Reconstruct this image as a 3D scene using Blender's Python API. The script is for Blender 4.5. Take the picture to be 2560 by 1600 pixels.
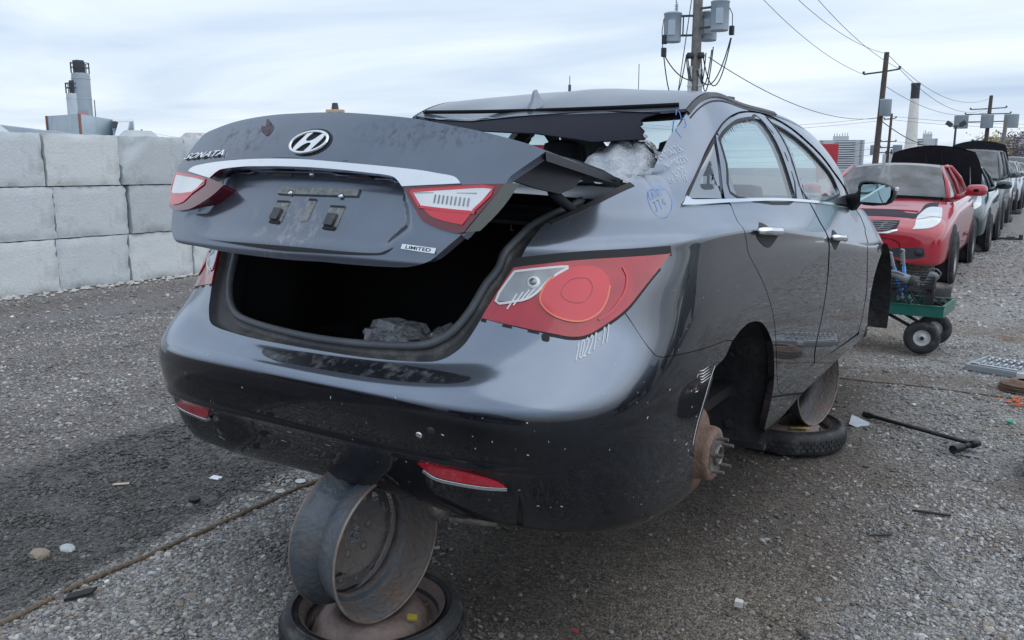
import bpy, bmesh, math, random, json
import numpy as np
from mathutils import Vector, Matrix

sc = bpy.context.scene
for _o in list(bpy.data.objects):
    bpy.data.objects.remove(_o)
COL = sc.collection
R = math.radians

# ------------------------------------------------------------------ camera
cam_d = bpy.data.cameras.new("camera")
cam_d.sensor_width = 36.0
cam_d.lens = 2120.0 * 36.0 / 2560.0
cam_d.clip_start = 0.05
cam_d.clip_end = 6000.0
cam = bpy.data.objects.new("camera", cam_d)
COL.objects.link(cam)
_yaw, _pit, _rol = 0.566775, R(10.25), 0.0022
_f = Vector((-math.sin(_yaw) * math.cos(_pit), math.cos(_yaw) * math.cos(_pit), -math.sin(_pit)))
_r = Vector((math.cos(_yaw), math.sin(_yaw), 0.0))
_u = _r.cross(_f)
_r2 = _r * math.cos(_rol) + _u * math.sin(_rol)
_u2 = -_r * math.sin(_rol) + _u * math.cos(_rol)
CAM = Vector((1.7328, -1.5511, 1.42))
cam.matrix_world = Matrix(((_r2.x, _u2.x, -_f.x, CAM.x), (_r2.y, _u2.y, -_f.y, CAM.y),
                           (_r2.z, _u2.z, -_f.z, CAM.z), (0, 0, 0, 1)))
sc.camera = cam
sc.render.resolution_x, sc.render.resolution_y = 1024, 640

# ------------------------------------------------------------------ sky: Nishita seen through a high, thin, streaky cloud deck
SUN_EL, SUN_AZ = R(55), R(70)      # azimuth from +Y towards +X
world = bpy.data.worlds.new("World")
sc.world = world
world.use_nodes = True
wn, wl = world.node_tree.nodes, world.node_tree.links
wn.clear()
w_out = wn.new("ShaderNodeOutputWorld")
w_bg = wn.new("ShaderNodeBackground")
w_bg.inputs["Strength"].default_value = 0.10
w_sky = wn.new("ShaderNodeTexSky")
w_sky.sky_type = 'NISHITA'
w_sky.sun_disc = False
w_sky.sun_elevation = SUN_EL
w_sky.sun_rotation = SUN_AZ
w_sky.air_density = 1.2
w_sky.dust_density = 2.0
w_tc = wn.new("ShaderNodeTexCoord")
w_sep = wn.new("ShaderNodeSeparateXYZ")
wl.new(w_tc.outputs["Generated"], w_sep.inputs[0])


def _wm(op, a, b=None, clamp=False):
    n = wn.new("ShaderNodeMath")
    n.operation = op
    n.use_clamp = clamp
    for i, v in enumerate((a, b)):
        if v is None:
            continue
        if isinstance(v, (int, float)):
            n.inputs[i].default_value = v
        else:
            wl.new(v, n.inputs[i])
    return n.outputs[0]


_zz = _wm('ADD', _wm('MAXIMUM', w_sep.outputs["Z"], 0.0), 0.10)
w_cmb = wn.new("ShaderNodeCombineXYZ")
wl.new(_wm('DIVIDE', w_sep.outputs["X"], _zz), w_cmb.inputs[0])
wl.new(_wm('DIVIDE', w_sep.outputs["Y"], _zz), w_cmb.inputs[1])
w_map = wn.new("ShaderNodeMapping")
w_map.inputs["Rotation"].default_value = (0, 0, R(-32))
w_map.inputs["Scale"].default_value = (0.8, 1.35, 1)
wl.new(w_cmb.outputs[0], w_map.inputs[0])
w_n1 = wn.new("ShaderNodeTexNoise")
w_n1.inputs["Scale"].default_value = 0.55
w_n1.inputs["Detail"].default_value = 7.0
w_n1.inputs["Roughness"].default_value = 0.5
w_n1.inputs["Distortion"].default_value = 0.5
wl.new(w_map.outputs[0], w_n1.inputs["Vector"])
w_ramp = wn.new("ShaderNodeValToRGB")
w_ramp.color_ramp.elements[0].position = 0.28
w_ramp.color_ramp.elements[0].color = (4.0, 5.1, 6.7, 1)
w_ramp.color_ramp.elements[1].position = 0.68
w_ramp.color_ramp.elements[1].color = (7.4, 8.1, 8.8, 1)
wl.new(w_n1.outputs["Fac"], w_ramp.inputs["Fac"])
w_mix = wn.new("ShaderNodeMix")
w_mix.data_type = 'RGBA'
w_mix.inputs["Factor"].default_value = 0.88
wl.new(w_sky.outputs[0], w_mix.inputs["A"])
wl.new(w_ramp.outputs["Color"], w_mix.inputs["B"])
wl.new(w_mix.outputs["Result"], w_bg.inputs["Color"])
wl.new(w_bg.outputs[0], w_out.inputs["Surface"])

# ------------------------------------------------------------------ sun, soft behind the cloud
sun_d = bpy.data.lights.new("sun", 'SUN')
sun_d.energy = 0.7
sun_d.angle = R(100)
sun_d.color = (1.0, 0.97, 0.93)
sun = bpy.data.objects.new("sun", sun_d)
COL.objects.link(sun)
_sd = Vector((math.sin(SUN_AZ) * math.cos(SUN_EL), math.cos(SUN_AZ) * math.cos(SUN_EL), math.sin(SUN_EL)))
sun.rotation_euler = _sd.to_track_quat('Z', 'Y').to_euler()

# ------------------------------------------------------------------ exposure and render settings
vs = sc.view_settings
sc.display_settings.display_device = 'sRGB'
vs.view_transform = 'Standard'
vs.look = 'None'
vs.gamma = 1.0
vs.use_curve_mapping = False
vs.exposure = 0.45
sc.render.engine = 'CYCLES'
sc.cycles.use_denoising = True
sc.cycles.max_bounces = 8
sc.cycles.transparent_max_bounces = 12
sc.cycles.glossy_bounces = 4
sc.cycles.transmission_bounces = 6
sc.cycles.caustics_reflective = False
sc.cycles.caustics_refractive = False
# ------------------------------------------------------------------ materials
def mat(name, col, rough=0.6, metal=0.0, vary=0.0, scale=20.0, col2=None, bump=0.0, bscale=60.0, coat=0.0, coat_r=0.03,
        spec=0.5, dirt=None, dirt_amt=0.5, dirt_scale=6.0, rvary=0.0, detail=6.0):
    """Principled surface; col..col2 mixed by noise, optional bump, clear coat and a second, finer layer of grime."""
    m = bpy.data.materials.new(name)
    m.use_nodes = True
    n, l = m.node_tree.nodes, m.node_tree.links
    b = n["Principled BSDF"]
    b.inputs["Roughness"].default_value = rough
    b.inputs["Metallic"].default_value = metal
    b.inputs["Coat Weight"].default_value = coat
    b.inputs["Coat Roughness"].default_value = coat_r
    b.inputs["Specular IOR Level"].default_value = spec
    c = (*col, 1)
    b.inputs["Base Color"].default_value = c
    need = vary > 0 or col2 is not None or bump > 0 or dirt is not None
    if not need:
        return m
    tc = n.new("ShaderNodeTexCoord")
    src = None
    if vary > 0 or col2 is not None:
        nz = n.new("ShaderNodeTexNoise")
        nz.inputs["Scale"].default_value = scale
        nz.inputs["Detail"].default_value = detail
        nz.inputs["Roughness"].default_value = 0.62
        l.new(tc.outputs["Object"], nz.inputs["Vector"])
        rp = n.new("ShaderNodeValToRGB")
        rp.color_ramp.elements[0].position = 0.34
        rp.color_ramp.elements[1].position = 0.66
        rp.color_ramp.elements[0].color = c
        c2 = col2 if col2 is not None else tuple(min(1, x * (1 + vary)) for x in col)
        rp.color_ramp.elements[1].color = (*c2, 1)
        l.new(nz.outputs["Fac"], rp.inputs["Fac"])
        src = rp.outputs["Color"]
        if rvary > 0:
            mr = n.new("ShaderNodeMapRange")
            mr.inputs["From Min"].default_value = 0.3
            mr.inputs["From Max"].default_value = 0.7
            mr.inputs["To Min"].default_value = max(0, rough - rvary)
            mr.inputs["To Max"].default_value = min(1, rough + rvary)
            l.new(nz.outputs["Fac"], mr.inputs["Value"])
            l.new(mr.outputs[0], b.inputs["Roughness"])
    if dirt is not None:
        nd = n.new("ShaderNodeTexNoise")
        nd.inputs["Scale"].default_value = dirt_scale
        nd.inputs["Detail"].default_value = 9.0
        nd.inputs["Roughness"].default_value = 0.72
        l.new(tc.outputs["Object"], nd.inputs["Vector"])
        mr = n.new("ShaderNodeMapRange")
        mr.inputs["From Min"].default_value = 0.5
        mr.inputs["From Max"].default_value = 0.72
        mr.inputs["To Max"].default_value = dirt_amt
        l.new(nd.outputs["Fac"], mr.inputs["Value"])
        mx = n.new("ShaderNodeMix")
        mx.data_type = 'RGBA'
        l.new(mr.outputs[0], mx.inputs["Factor"])
        if src is None:
            mx.inputs["A"].default_value = c
        else:
            l.new(src, mx.inputs["A"])
        mx.inputs["B"].default_value = (*dirt, 1)
        src = mx.outputs["Result"]
    if src is not None:
        l.new(src, b.inputs["Base Color"])
    if bump > 0:
        nb = n.new("ShaderNodeTexNoise")
        nb.inputs["Scale"].default_value = bscale
        nb.inputs["Detail"].default_value = 8.0
        l.new(tc.outputs["Object"], nb.inputs["Vector"])
        bp = n.new("ShaderNodeBump")
        bp.inputs["Strength"].default_value = bump
        bp.inputs["Distance"].default_value = 0.02
        l.new(nb.outputs["Fac"], bp.inputs["Height"])
        l.new(bp.outputs[0], b.inputs["Normal"])
    return m


def glass_mat(name, tint, refl=1.75, rough=0.02, smear=0.0):
    """thin pane: tinted see-through plus a Fresnel reflection; smear adds a film of dust"""
    m = bpy.data.materials.new(name)
    m.use_nodes = True
    n, l = m.node_tree.nodes, m.node_tree.links
    n.clear()
    out = n.new("ShaderNodeOutputMaterial")
    tr = n.new("ShaderNodeBsdfTransparent")
    tr.inputs["Color"].default_value = (*tint, 1)
    gl = n.new("ShaderNodeBsdfGlossy")
    gl.inputs["Roughness"].default_value = rough
    # Schlick reflectance, the same from either face of the thin pane
    ge = n.new("ShaderNodeNewGeometry")
    dt = n.new("ShaderNodeVectorMath"); dt.operation = 'DOT_PRODUCT'
    l.new(ge.outputs["Incoming"], dt.inputs[0]); l.new(ge.outputs["Normal"], dt.inputs[1])

    def mth(op, a, b=None):
        q = n.new("ShaderNodeMath"); q.operation = op
        for i, v in enumerate((a, b)):
            if v is None:
                continue
            if isinstance(v, (int, float)):
                q.inputs[i].default_value = v
            else:
                l.new(v, q.inputs[i])
        return q.outputs[0]
    f0 = ((refl - 1) / (refl + 1)) ** 2
    sch = mth('ADD', mth('MULTIPLY', mth('POWER', mth('SUBTRACT', 1.0, mth('ABSOLUTE', dt.outputs["Value"])), 5.0), 1 - f0), f0)
    mx = n.new("ShaderNodeMixShader")
    l.new(sch, mx.inputs[0])
    l.new(tr.outputs[0], mx.inputs[1])
    l.new(gl.outputs[0], mx.inputs[2])
    last = mx.outputs[0]
    if smear > 0:
        df = n.new("ShaderNodeBsdfDiffuse")
        df.inputs["Color"].default_value = (0.55, 0.58, 0.6, 1)
        tc = n.new("ShaderNodeTexCoord")
        nz = n.new("ShaderNodeTexNoise")
        nz.inputs["Scale"].default_value = 3.5
        nz.inputs["Detail"].default_value = 6
        l.new(tc.outputs["Object"], nz.inputs["Vector"])
        mr = n.new("ShaderNodeMapRange")
        mr.inputs["From Min"].default_value = 0.3
        mr.inputs["From Max"].default_value = 0.75
        mr.inputs["To Max"].default_value = smear
        l.new(nz.outputs["Fac"], mr.inputs["Value"])
        m2 = n.new("ShaderNodeMixShader")
        l.new(mr.outputs[0], m2.inputs[0])
        l.new(last, m2.inputs[1])
        l.new(df.outputs[0], m2.inputs[2])
        last = m2.outputs[0]
    l.new(last, out.inputs["Surface"])
    return m


# ------------------------------------------------------------------ objects
def link(name, me, parent=None):
    o = bpy.data.objects.new(name, me)
    COL.objects.link(o)
    if parent is not None:
        o.parent = parent
    return o


def tag(o, label, cat, group=None):
    o["label"] = label
    o["category"] = cat
    if group:
        o["group"] = group
    return o


def thing(name, label, cat, loc=(0, 0, 0), rz=0.0, group=None):
    o = bpy.data.objects.new(name, None)
    o.empty_display_size = 0.2
    COL.objects.link(o)
    o.location = loc
    o.rotation_euler = (0, 0, rz)
    return tag(o, label, cat, group)


def mk(name, V, F, m, parent=None, smooth=True, normals=None, mi=None):
    me = bpy.data.meshes.new(name)
    me.from_pydata([tuple(map(float, v)) for v in V], [], [tuple(f) for f in F])
    ms = m if isinstance(m, (list, tuple)) else [m]
    for x in ms:
        me.materials.append(x)
    if mi is not None:
        me.polygons.foreach_set("material_index", mi)
    if smooth:
        me.polygons.foreach_set("use_smooth", [True] * len(me.polygons))
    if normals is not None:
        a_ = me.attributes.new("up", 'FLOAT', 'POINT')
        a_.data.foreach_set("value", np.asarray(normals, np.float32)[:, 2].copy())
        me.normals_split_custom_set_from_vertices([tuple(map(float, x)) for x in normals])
    me.update()
    return link(name, me, parent)


class MB:
    """collects simple shapes and links them as ONE mesh object"""

    def __init__(s):
        s.bm = bmesh.new()
        s.cur = 0

    def _add(s, V, F, mi=0, smooth=True):
        vs_ = [s.bm.verts.new(tuple(map(float, v))) for v in V]
        for f in F:
            try:
                q = s.bm.faces.new([vs_[i] for i in f])
                q.smooth = smooth
                q.material_index = mi
            except ValueError:
                pass
        return s

    def box(s, c, d, rot=None, bev=0.0, mi=0, taper=None):
        """c centre, d full sizes; taper scales the top"""
        x, y, z = d[0] / 2, d[1] / 2, d[2] / 2
        tx, ty = taper if taper else (1, 1)
        P = [(-x, -y, -z), (x, -y, -z), (x, y, -z), (-x, y, -z), (-x * tx, -y * ty, z), (x * tx, -y * ty, z), (x * tx, y * ty, z), (-x * tx, y * ty, z)]
        F = [(0, 3, 2, 1), (4, 5, 6, 7), (0, 1, 5, 4), (1, 2, 6, 5), (2, 3, 7, 6), (3, 0, 4, 7)]
        if bev > 0:
            t = bmesh.new()
            vv = [t.verts.new(p) for p in P]
            for f in F:
                t.faces.new([vv[i] for i in f])
            bmesh.ops.bevel(t, geom=t.edges[:], offset=bev, segments=2, affect='EDGES', profile=0.6)
            t.verts.index_update()
            P = [tuple(v.co) for v in t.verts]
            F = [[v.index for v in f.verts] for f in t.faces]
            t.free()
        M = Matrix.Translation(c) @ (rot.to_4x4() if rot is not None else Matrix())
        return s._add([M @ Vector(p) for p in P], F, mi, False)

    def cyl(s, a, b, r, r2=None, n=16, caps=True, mi=0):
        a, b = Vector(a), Vector(b)
        r2 = r if r2 is None else r2
        d = (b - a).normalized()
        e = d.orthogonal().normalized()
        g = d.cross(e)
        V = []
        for p, q in ((a, r), (b, r2)):
            for i in range(n):
                t = 2 * math.pi * i / n
                V.append(p + (e * math.cos(t) + g * math.sin(t)) * q)
        F = [(i, (i + 1) % n, n + (i + 1) % n, n + i) for i in range(n)]
        s._add(V, F, mi, True)
        if caps:
            s._add(V[:n], [tuple(range(n))[::-1]], mi, False)
            s._add(V[n:], [tuple(range(n))], mi, False)
        return s

    def tube(s, pts, r, n=8, mi=0, closed=False, caps=True):
        pts = [Vector(p) for p in pts]
        N = len(pts)
        V = []
        e = None
        for i, p in enumerate(pts):
            a = pts[(i - 1) % N] if closed or i > 0 else p
            b = pts[(i + 1) % N] if closed or i < N - 1 else p
            d = (b - a).normalized()
            if e is None:
                e = d.orthogonal().normalized()
            e = (e - d * e.dot(d)).normalized()
            g = d.cross(e)
            rr = r[i] if isinstance(r, (list, tuple)) else r
            for k in range(n):
                t = 2 * math.pi * k / n
                V.append(p + (e * math.cos(t) + g * math.sin(t)) * rr)
        F = []
        for i in range(N if closed else N - 1):
            j = (i + 1) % N
            for k in range(n):
                F.append((i * n + k, i * n + (k + 1) % n, j * n + (k + 1) % n, j * n + k))
        if caps and not closed:
            F.append(tuple(range(n))[::-1])
            F.append(tuple(range((N - 1) * n, N * n)))
        return s._add(V, F, mi, True)

    def lathe(s, prof, M=None, n=32, mi=0, closed=False, a0=0.0, a1=2 * math.pi):
        """profile (r, h) round the local Z axis, then transformed by M"""
        M = M or Matrix()
        full = abs(a1 - a0 - 2 * math.pi) < 1e-6
        k = n if full else n + 1
        V = []
        for i in range(k):
            t = a0 + (a1 - a0) * i / n
            for r, h in prof:
                V.append(M @ Vector((r * math.cos(t), r * math.sin(t), h)))
        m = len(prof)
        F = []
        for i in range(n):
            j = (i + 1) % k
            for q in range(m if closed else m - 1):
                p = (q + 1) % m
                F.append((i * m + q, j * m + q, j * m + p, i * m + p))
        return s._add(V, F, mi, True)

    def prism(s, poly, t, M=None, mi=0):
        """polygon in local XY, thickness t along local Z"""
        M = M or Matrix()
        n = len(poly)
        V = [M @ Vector((x, y, 0)) for x, y in poly] + [M @ Vector((x, y, t)) for x, y in poly]
        F = [tuple(range(n))[::-1], tuple(range(n, 2 * n))] + [(i, (i + 1) % n, n + (i + 1) % n, n + i) for i in range(n)]
        return s._add(V, F, mi, False)

    def grid(s, P, mi=0, smooth=True, flip=False):
        """P: rows of points"""
        a, b = len(P), len(P[0])
        V = [p for row in P for p in row]
        F = []
        for i in range(a - 1):
            for j in range(b - 1):
                f = (i * b + j, i * b + j + 1, (i + 1) * b + j + 1, (i + 1) * b + j)
                F.append(f[::-1] if flip else f)
        return s._add(V, F, mi, smooth)

    def build(s, name, m, parent=None, weld=0.0):
        if weld > 0:
            bmesh.ops.remove_doubles(s.bm, verts=s.bm.verts[:], dist=weld)
        bmesh.ops.recalc_face_normals(s.bm, faces=s.bm.faces[:])
        me = bpy.data.meshes.new(name)
        s.bm.to_mesh(me)
        s.bm.free()
        for x in (m if isinstance(m, (list, tuple)) else [m]):
            me.materials.append(x)
        return link(name, me, parent)


def children_of(o):
    return [c for c in bpy.data.objects if c.parent == o]


def dup(root, loc=None, rz=None, label=None):
    kids = {}
    for o in bpy.data.objects:
        if o.parent is not None:
            kids.setdefault(o.parent, []).append(o)

    def rec(o, par):
        c = o.copy()
        COL.objects.link(c)
        if par is not None:
            c.parent = par
        for k in kids.get(o, []):
            rec(k, c)
        return c
    c = rec(root, root.parent)
    if loc is not None:
        c.location = loc
    if rz is not None:
        c.rotation_euler = (0, 0, rz)
    if label:
        c["label"] = label
    return c


def vnoise(x, y, seed=0):
    """smooth value noise, numpy arrays"""
    x = np.asarray(x, float)
    y = np.asarray(y, float)
    xi = np.floor(x).astype(np.int64)
    yi = np.floor(y).astype(np.int64)
    fx = x - xi
    fy = y - yi
    fx = fx * fx * (3 - 2 * fx)
    fy = fy * fy * (3 - 2 * fy)

    def h(a, b):
        n = (a * 374761393 + b * 668265263 + seed * 974634777) & 0x7fffffff
        n = ((n ^ (n >> 13)) * 1274126177) & 0x7fffffff
        return ((n ^ (n >> 16)) & 0xffff) / 65535.0
    return (h(xi, yi) * (1 - fx) + h(xi + 1, yi) * fx) * (1 - fy) + (h(xi, yi + 1) * (1 - fx) + h(xi + 1, yi + 1) * fx) * fy


def fbm(x, y, seed=0, o=4):
    s, a, t = 0.0, 0.5, 0.0
    for i in range(o):
        s = s + a * vnoise(x * 2 ** i + 17.3 * i, y * 2 ** i - 9.1 * i, seed + i)
        t += a
        a *= 0.5
    return s / t
# ------------------------------------------------------------------ ground
def sstep(a, b, x):
    t = np.clip((x - a) / (b - a), 0, 1)
    return t * t * (3 - 2 * t)


def ground_masks(x, y):
    """gravel 0..1, dirt colour mix, wet 0..1, from where the yard is driven on, washed out and oiled, with one added dark patch"""
    n1 = fbm(x * .7, y * .7, 3)
    n2 = fbm(x * 1.9, y * 1.9, 11)
    n3 = fbm(x * 5.0, y * 5.0, 23)
    w = (n1 - .5) * .9
    # strip of wet dark gravel left of the rope
    e0 = -1.12 - .10 * (y - .6) + w * .35
    e1 = -2.15 + w * .8
    band = sstep(e1 - .45, e1, x) * (1 - sstep(e0 - .10, e0 + .06, x)) * (1 - sstep(1.5, 3.2, y))
    drive = 1 - sstep(-2.6, -2.0, x + w * .5)
    # wheel tracks on the drive
    tr = .5 + .5 * np.sin((x + w * .55) * 4.1 + .4)
    wet = band * 1.2 + drive * (.06 + .34 * tr) * (.55 + .9 * (n2 - .3))
    pud = np.exp(-((x + 6.15 + .05 * (y - 3)) / .23) ** 2) * sstep(-2, 1.2, y) * (1 - sstep(3.2, 4.4, y))
    # oiled, darkened dirt beneath and beside the sedan
    oil_dark = np.exp(-((x - .30) / .80) ** 2) * sstep(.15, .6, y + w * .4) * (1 - sstep(3.6, 5.4, y)) * sstep(.25, .55, n2 + .25 * n3 + .1)
    oil_dark = np.maximum(oil_dark, .8 * np.exp(-(((x - .5) / 1.3) ** 2 + ((y + 1.3) / .85) ** 2)))  # added unseen dark patch round the viewer, darkens the bumper's reflection
    oil_dark = np.maximum(oil_dark, .75 * np.exp(-(((x - .1) / .55) ** 2 + ((y - .65) / .4) ** 2)))
    light = np.exp(-(((x - .68) / .45) ** 2 + ((y - .98) / .38) ** 2)) * sstep(.25, .5, n2 + .15)
    yardr = sstep(-.45, .15, x + w * .4) * sstep(.05, .5, y + w * .5)
    gravel = np.where(drive > .5, .55, .9)
    gravel = np.maximum(gravel, band * .9)
    gravel = gravel * (1 - .75 * oil_dark) * (1 - .85 * light)
    gravel = gravel * (1 - yardr * (1 - sstep(.44, .60, n2 * .6 + n1 * .25 + .16 * sstep(.7, 1.6, x))) * .88)
    far = sstep(6.0, 9.0, y) * sstep(-.5, .6, x)
    gravel = np.maximum(gravel, far * .8)
    rub = np.exp(-((x + 7.62) / .22) ** 2)
    return gravel, wet, oil_dark, light, pud, rub, n1, n2, n3


def ground_colour(x, y):
    g, wet, oil_dark, light, pud, rub, n1, n2, n3 = ground_masks(x, y)
    grav = np.stack([.37 + .05 * (n3 - .5), .365 + .05 * (n3 - .5), .36 + .05 * (n3 - .5)], -1)
    dirt = np.stack([.235 + .08 * (n2 - .5), .195 + .07 * (n2 - .5), .160 + .06 * (n2 - .5)], -1)
    c = dirt + (grav - dirt) * np.clip(g, 0, 1)[..., None]
    lt = np.array([.43, .37, .30])
    c = c + (lt - c) * np.clip(light, 0, 1)[..., None] * .8
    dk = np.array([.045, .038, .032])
    c = c + (dk - c) * np.clip(oil_dark, 0, 1)[..., None] * .78
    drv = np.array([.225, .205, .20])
    dm = (1 - sstep(-2.6, -2.0, x)) * .75
    c = c + (drv - c) * dm[..., None]
    c = c * (1 - .70 * np.clip(wet, 0, 1))[..., None]
    mud = np.array([.20, .195, .20])
    c = c + (mud - c) * np.clip(pud, 0, 1)[..., None] * .8
    pale = np.array([.36, .34, .31])
    c = c + (pale - c) * np.clip(rub, 0, 1)[..., None] * .7
    return np.clip(c, .008, .6), np.clip(wet * .8 + pud * 1.3 + oil_dark * .35, 0, 1)


def ground_height(x, y):
    h = (fbm(x * 1.1, y * 1.1, 41) - .5) * .045 + (fbm(x * 6, y * 6, 43, 3) - .5) * .012
    d = np.hypot(x - .3, y - 2)
    h = h * (1 - sstep(9, 14, d))
    for px, py, rr in ((.10, .23, .34), (.66, 2.88, .34), (.0, .2, .4)):
        k = np.exp(-(((x - px) ** 2 + (y - py) ** 2) / rr ** 2) ** 2)
        h = h * (1 - k)
    return h - .004


m_ground = bpy.data.materials.new("yard_ground")
m_ground.use_nodes = True
_n, _l = m_ground.node_tree.nodes, m_ground.node_tree.links
_b = _n["Principled BSDF"]
_at = _n.new("ShaderNodeAttribute"); _at.attribute_name = "gcol"
_aw = _n.new("ShaderNodeAttribute"); _aw.attribute_name = "gwet"
_tc = _n.new("ShaderNodeTexCoord")
_v = _n.new("ShaderNodeTexVoronoi"); _v.inputs["Scale"].default_value = 110.0
_v.inputs["Randomness"].default_value = 1.0
_l.new(_tc.outputs["Object"], _v.inputs["Vector"])
_v2 = _n.new("ShaderNodeTexVoronoi"); _v2.inputs["Scale"].default_value = 260.0
_l.new(_tc.outputs["Object"], _v2.inputs["Vector"])
_nz = _n.new("ShaderNodeTexNoise"); _nz.inputs["Scale"].default_value = 14.0; _nz.inputs["Detail"].default_value = 10.0
_nz.inputs["Roughness"].default_value = 0.7
_l.new(_tc.outputs["Object"], _nz.inputs["Vector"])


def _gm(op, a, b=None):
    q = _n.new("ShaderNodeMath"); q.operation = op
    for i, v in enumerate((a, b)):
        if v is None:
            continue
        if isinstance(v, (int, float)):
            q.inputs[i].default_value = v
        else:
            _l.new(v, q.inputs[i])
    return q.outputs[0]


_sepv = _n.new("ShaderNodeSeparateXYZ"); _l.new(_v.outputs["Color"], _sepv.inputs[0])
_sepv2 = _n.new("ShaderNodeSeparateXYZ"); _l.new(_v2.outputs["Color"], _sepv2.inputs[0])
# each stone cell its own tone, finer grit and broad mottling on top
_tone = _gm('ADD', _gm('MULTIPLY', _sepv.outputs[0], 0.85), _gm('MULTIPLY', _sepv2.outputs[1], 0.5))
_tone = _gm('ADD', _tone, _gm('MULTIPLY', _nz.outputs["Fac"], 0.7))
_tone = _gm('MULTIPLY', _gm('POWER', _tone, 1.5), 0.95)
_mx = _n.new("ShaderNodeVectorMath"); _mx.operation = 'SCALE'
_l.new(_at.outputs["Color"], _mx.inputs[0]); _l.new(_tone, _mx.inputs["Scale"])
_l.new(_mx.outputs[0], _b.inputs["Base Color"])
_l.new(_gm('SUBTRACT', 0.92, _gm('MULTIPLY', _aw.outputs["Fac"], 0.52)), _b.inputs["Roughness"])
_b.inputs["Specular IOR Level"].default_value = 0.4
_hh = _gm('ADD', _gm('MULTIPLY', _v.outputs["Distance"], -1.0), _gm('MULTIPLY', _v2.outputs["Distance"], -0.5))
_bp = _n.new("ShaderNodeBump"); _bp.inputs["Strength"].default_value = 0.9; _bp.inputs["Distance"].default_value = 0.012
_l.new(_hh, _bp.inputs["Height"]); _l.new(_bp.outputs[0], _b.inputs["Normal"])


def warp(n, c, span, dense):
    t = np.linspace(-1, 1, n)
    return c + np.sinh(t * dense) / np.sinh(dense) * span


_gx = warp(330, -.6, 1500, 6.6)
_gy = warp(330, 1.8, 1500, 6.6)
_X, _Y = np.meshgrid(_gx, _gy, indexing='ij')
_Z = ground_height(_X, _Y)
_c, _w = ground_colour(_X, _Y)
_V = np.stack([_X, _Y, _Z], -1).reshape(-1, 3)
_k = 330
_I = np.arange(_k * _k).reshape(_k, _k)
_F = np.stack([_I[:-1, :-1], _I[1:, :-1], _I[1:, 1:], _I[:-1, 1:]], -1).reshape(-1, 4)
_me = bpy.data.meshes.new("ground")
_me.from_pydata(_V.tolist(), [], _F.tolist())
_me.polygons.foreach_set("use_smooth", [True] * len(_me.polygons))
_a = _me.attributes.new("gcol", 'FLOAT_COLOR', 'POINT')
_a.data.foreach_set("color", np.concatenate([_c.reshape(-1, 3), np.ones((_k * _k, 1))], 1).astype(np.float32).ravel())
_a = _me.attributes.new("gwet", 'FLOAT', 'POINT')
_a.data.foreach_set("value", _w.astype(np.float32).ravel())
_me.materials.append(m_ground)
ground = link("ground", _me)
ground["kind"] = "structure"

# ------------------------------------------------------------------ loose gravel: tens of thousands of stones
m_peb = bpy.data.materials.new("gravel_stone")
m_peb.use_nodes = True
_n, _l = m_peb.node_tree.nodes, m_peb.node_tree.links
_at = _n.new("ShaderNodeAttribute"); _at.attribute_type = 'INSTANCER'; _at.attribute_name = "pcol"
_tc = _n.new("ShaderNodeTexCoord")
_nz = _n.new("ShaderNodeTexNoise"); _nz.inputs["Scale"].default_value = 3.0; _nz.inputs["Detail"].default_value = 5.0
_l.new(_tc.outputs["Object"], _nz.inputs["Vector"])
_mr = _n.new("ShaderNodeMapRange"); _mr.inputs["To Min"].default_value = 0.75; _mr.inputs["To Max"].default_value = 1.25
_l.new(_nz.outputs["Fac"], _mr.inputs["Value"])
_mx = _n.new("ShaderNodeVectorMath"); _mx.operation = 'SCALE'
_l.new(_at.outputs["Color"], _mx.inputs[0]); _l.new(_mr.outputs[0], _mx.inputs["Scale"])
_l.new(_mx.outputs[0], _n["Principled BSDF"].inputs["Base Color"])
_n["Principled BSDF"].inputs["Roughness"].default_value = 0.62

rng = np.random.default_rng(7)


def scatter(n, d0, d1, a0, a1, smin, smax):
    d = np.sqrt(rng.uniform(d0 ** 2, d1 ** 2, n))
    a = np.radians(rng.uniform(a0, a1, n))
    x = CAM.x - np.sin(a) * d
    y = CAM.y + np.cos(a) * d
    g, wet, oil_dark, light, pud, rub, n1, n2, n3 = ground_masks(x, y)
    keep = rng.uniform(0, 1, n) < np.clip(g * .95 + rub * .8 + .05, 0, 1) * (1 - .8 * np.clip(pud, 0, 1)) * (1 - .35 * np.clip(oil_dark, 0, 1))
    keep &= x > -7.8
    x, y, wet, oil_dark, g = x[keep], y[keep], wet[keep], oil_dark[keep], g[keep]
    k = len(x)
    s = smin * (smax / smin) ** (rng.uniform(0, 1, k) ** 2.2)
    pal = np.array([[.34, .34, .335], [.24, .235, .225], [.44, .43, .41], [.17, .165, .165], [.22, .18, .145], [.30, .27, .235], [.12, .115, .12], [.62, .61, .58]])
    c = pal[rng.choice(8, k, p=[.20, .24, .09, .19, .12, .09, .06, .01])] * rng.uniform(.95, 1.4, (k, 1))
    c = c * (1 - .72 * np.clip(wet, 0, 1))[:, None] * (1 - .62 * np.clip(oil_dark, 0, 1))[:, None]
    z = ground_height(x, y)
    sc3 = np.stack([s * rng.uniform(.8, 1.3, k), s * rng.uniform(.7, 1.1, k), s * rng.uniform(.42, .75, k)], -1)
    rot = np.stack([rng.uniform(-.4, .4, k), rng.uniform(-.4, .4, k), rng.uniform(0, 6.28, k)], -1)
    return np.stack([x, y, z + s * .12], -1), sc3, rot, c


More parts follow.
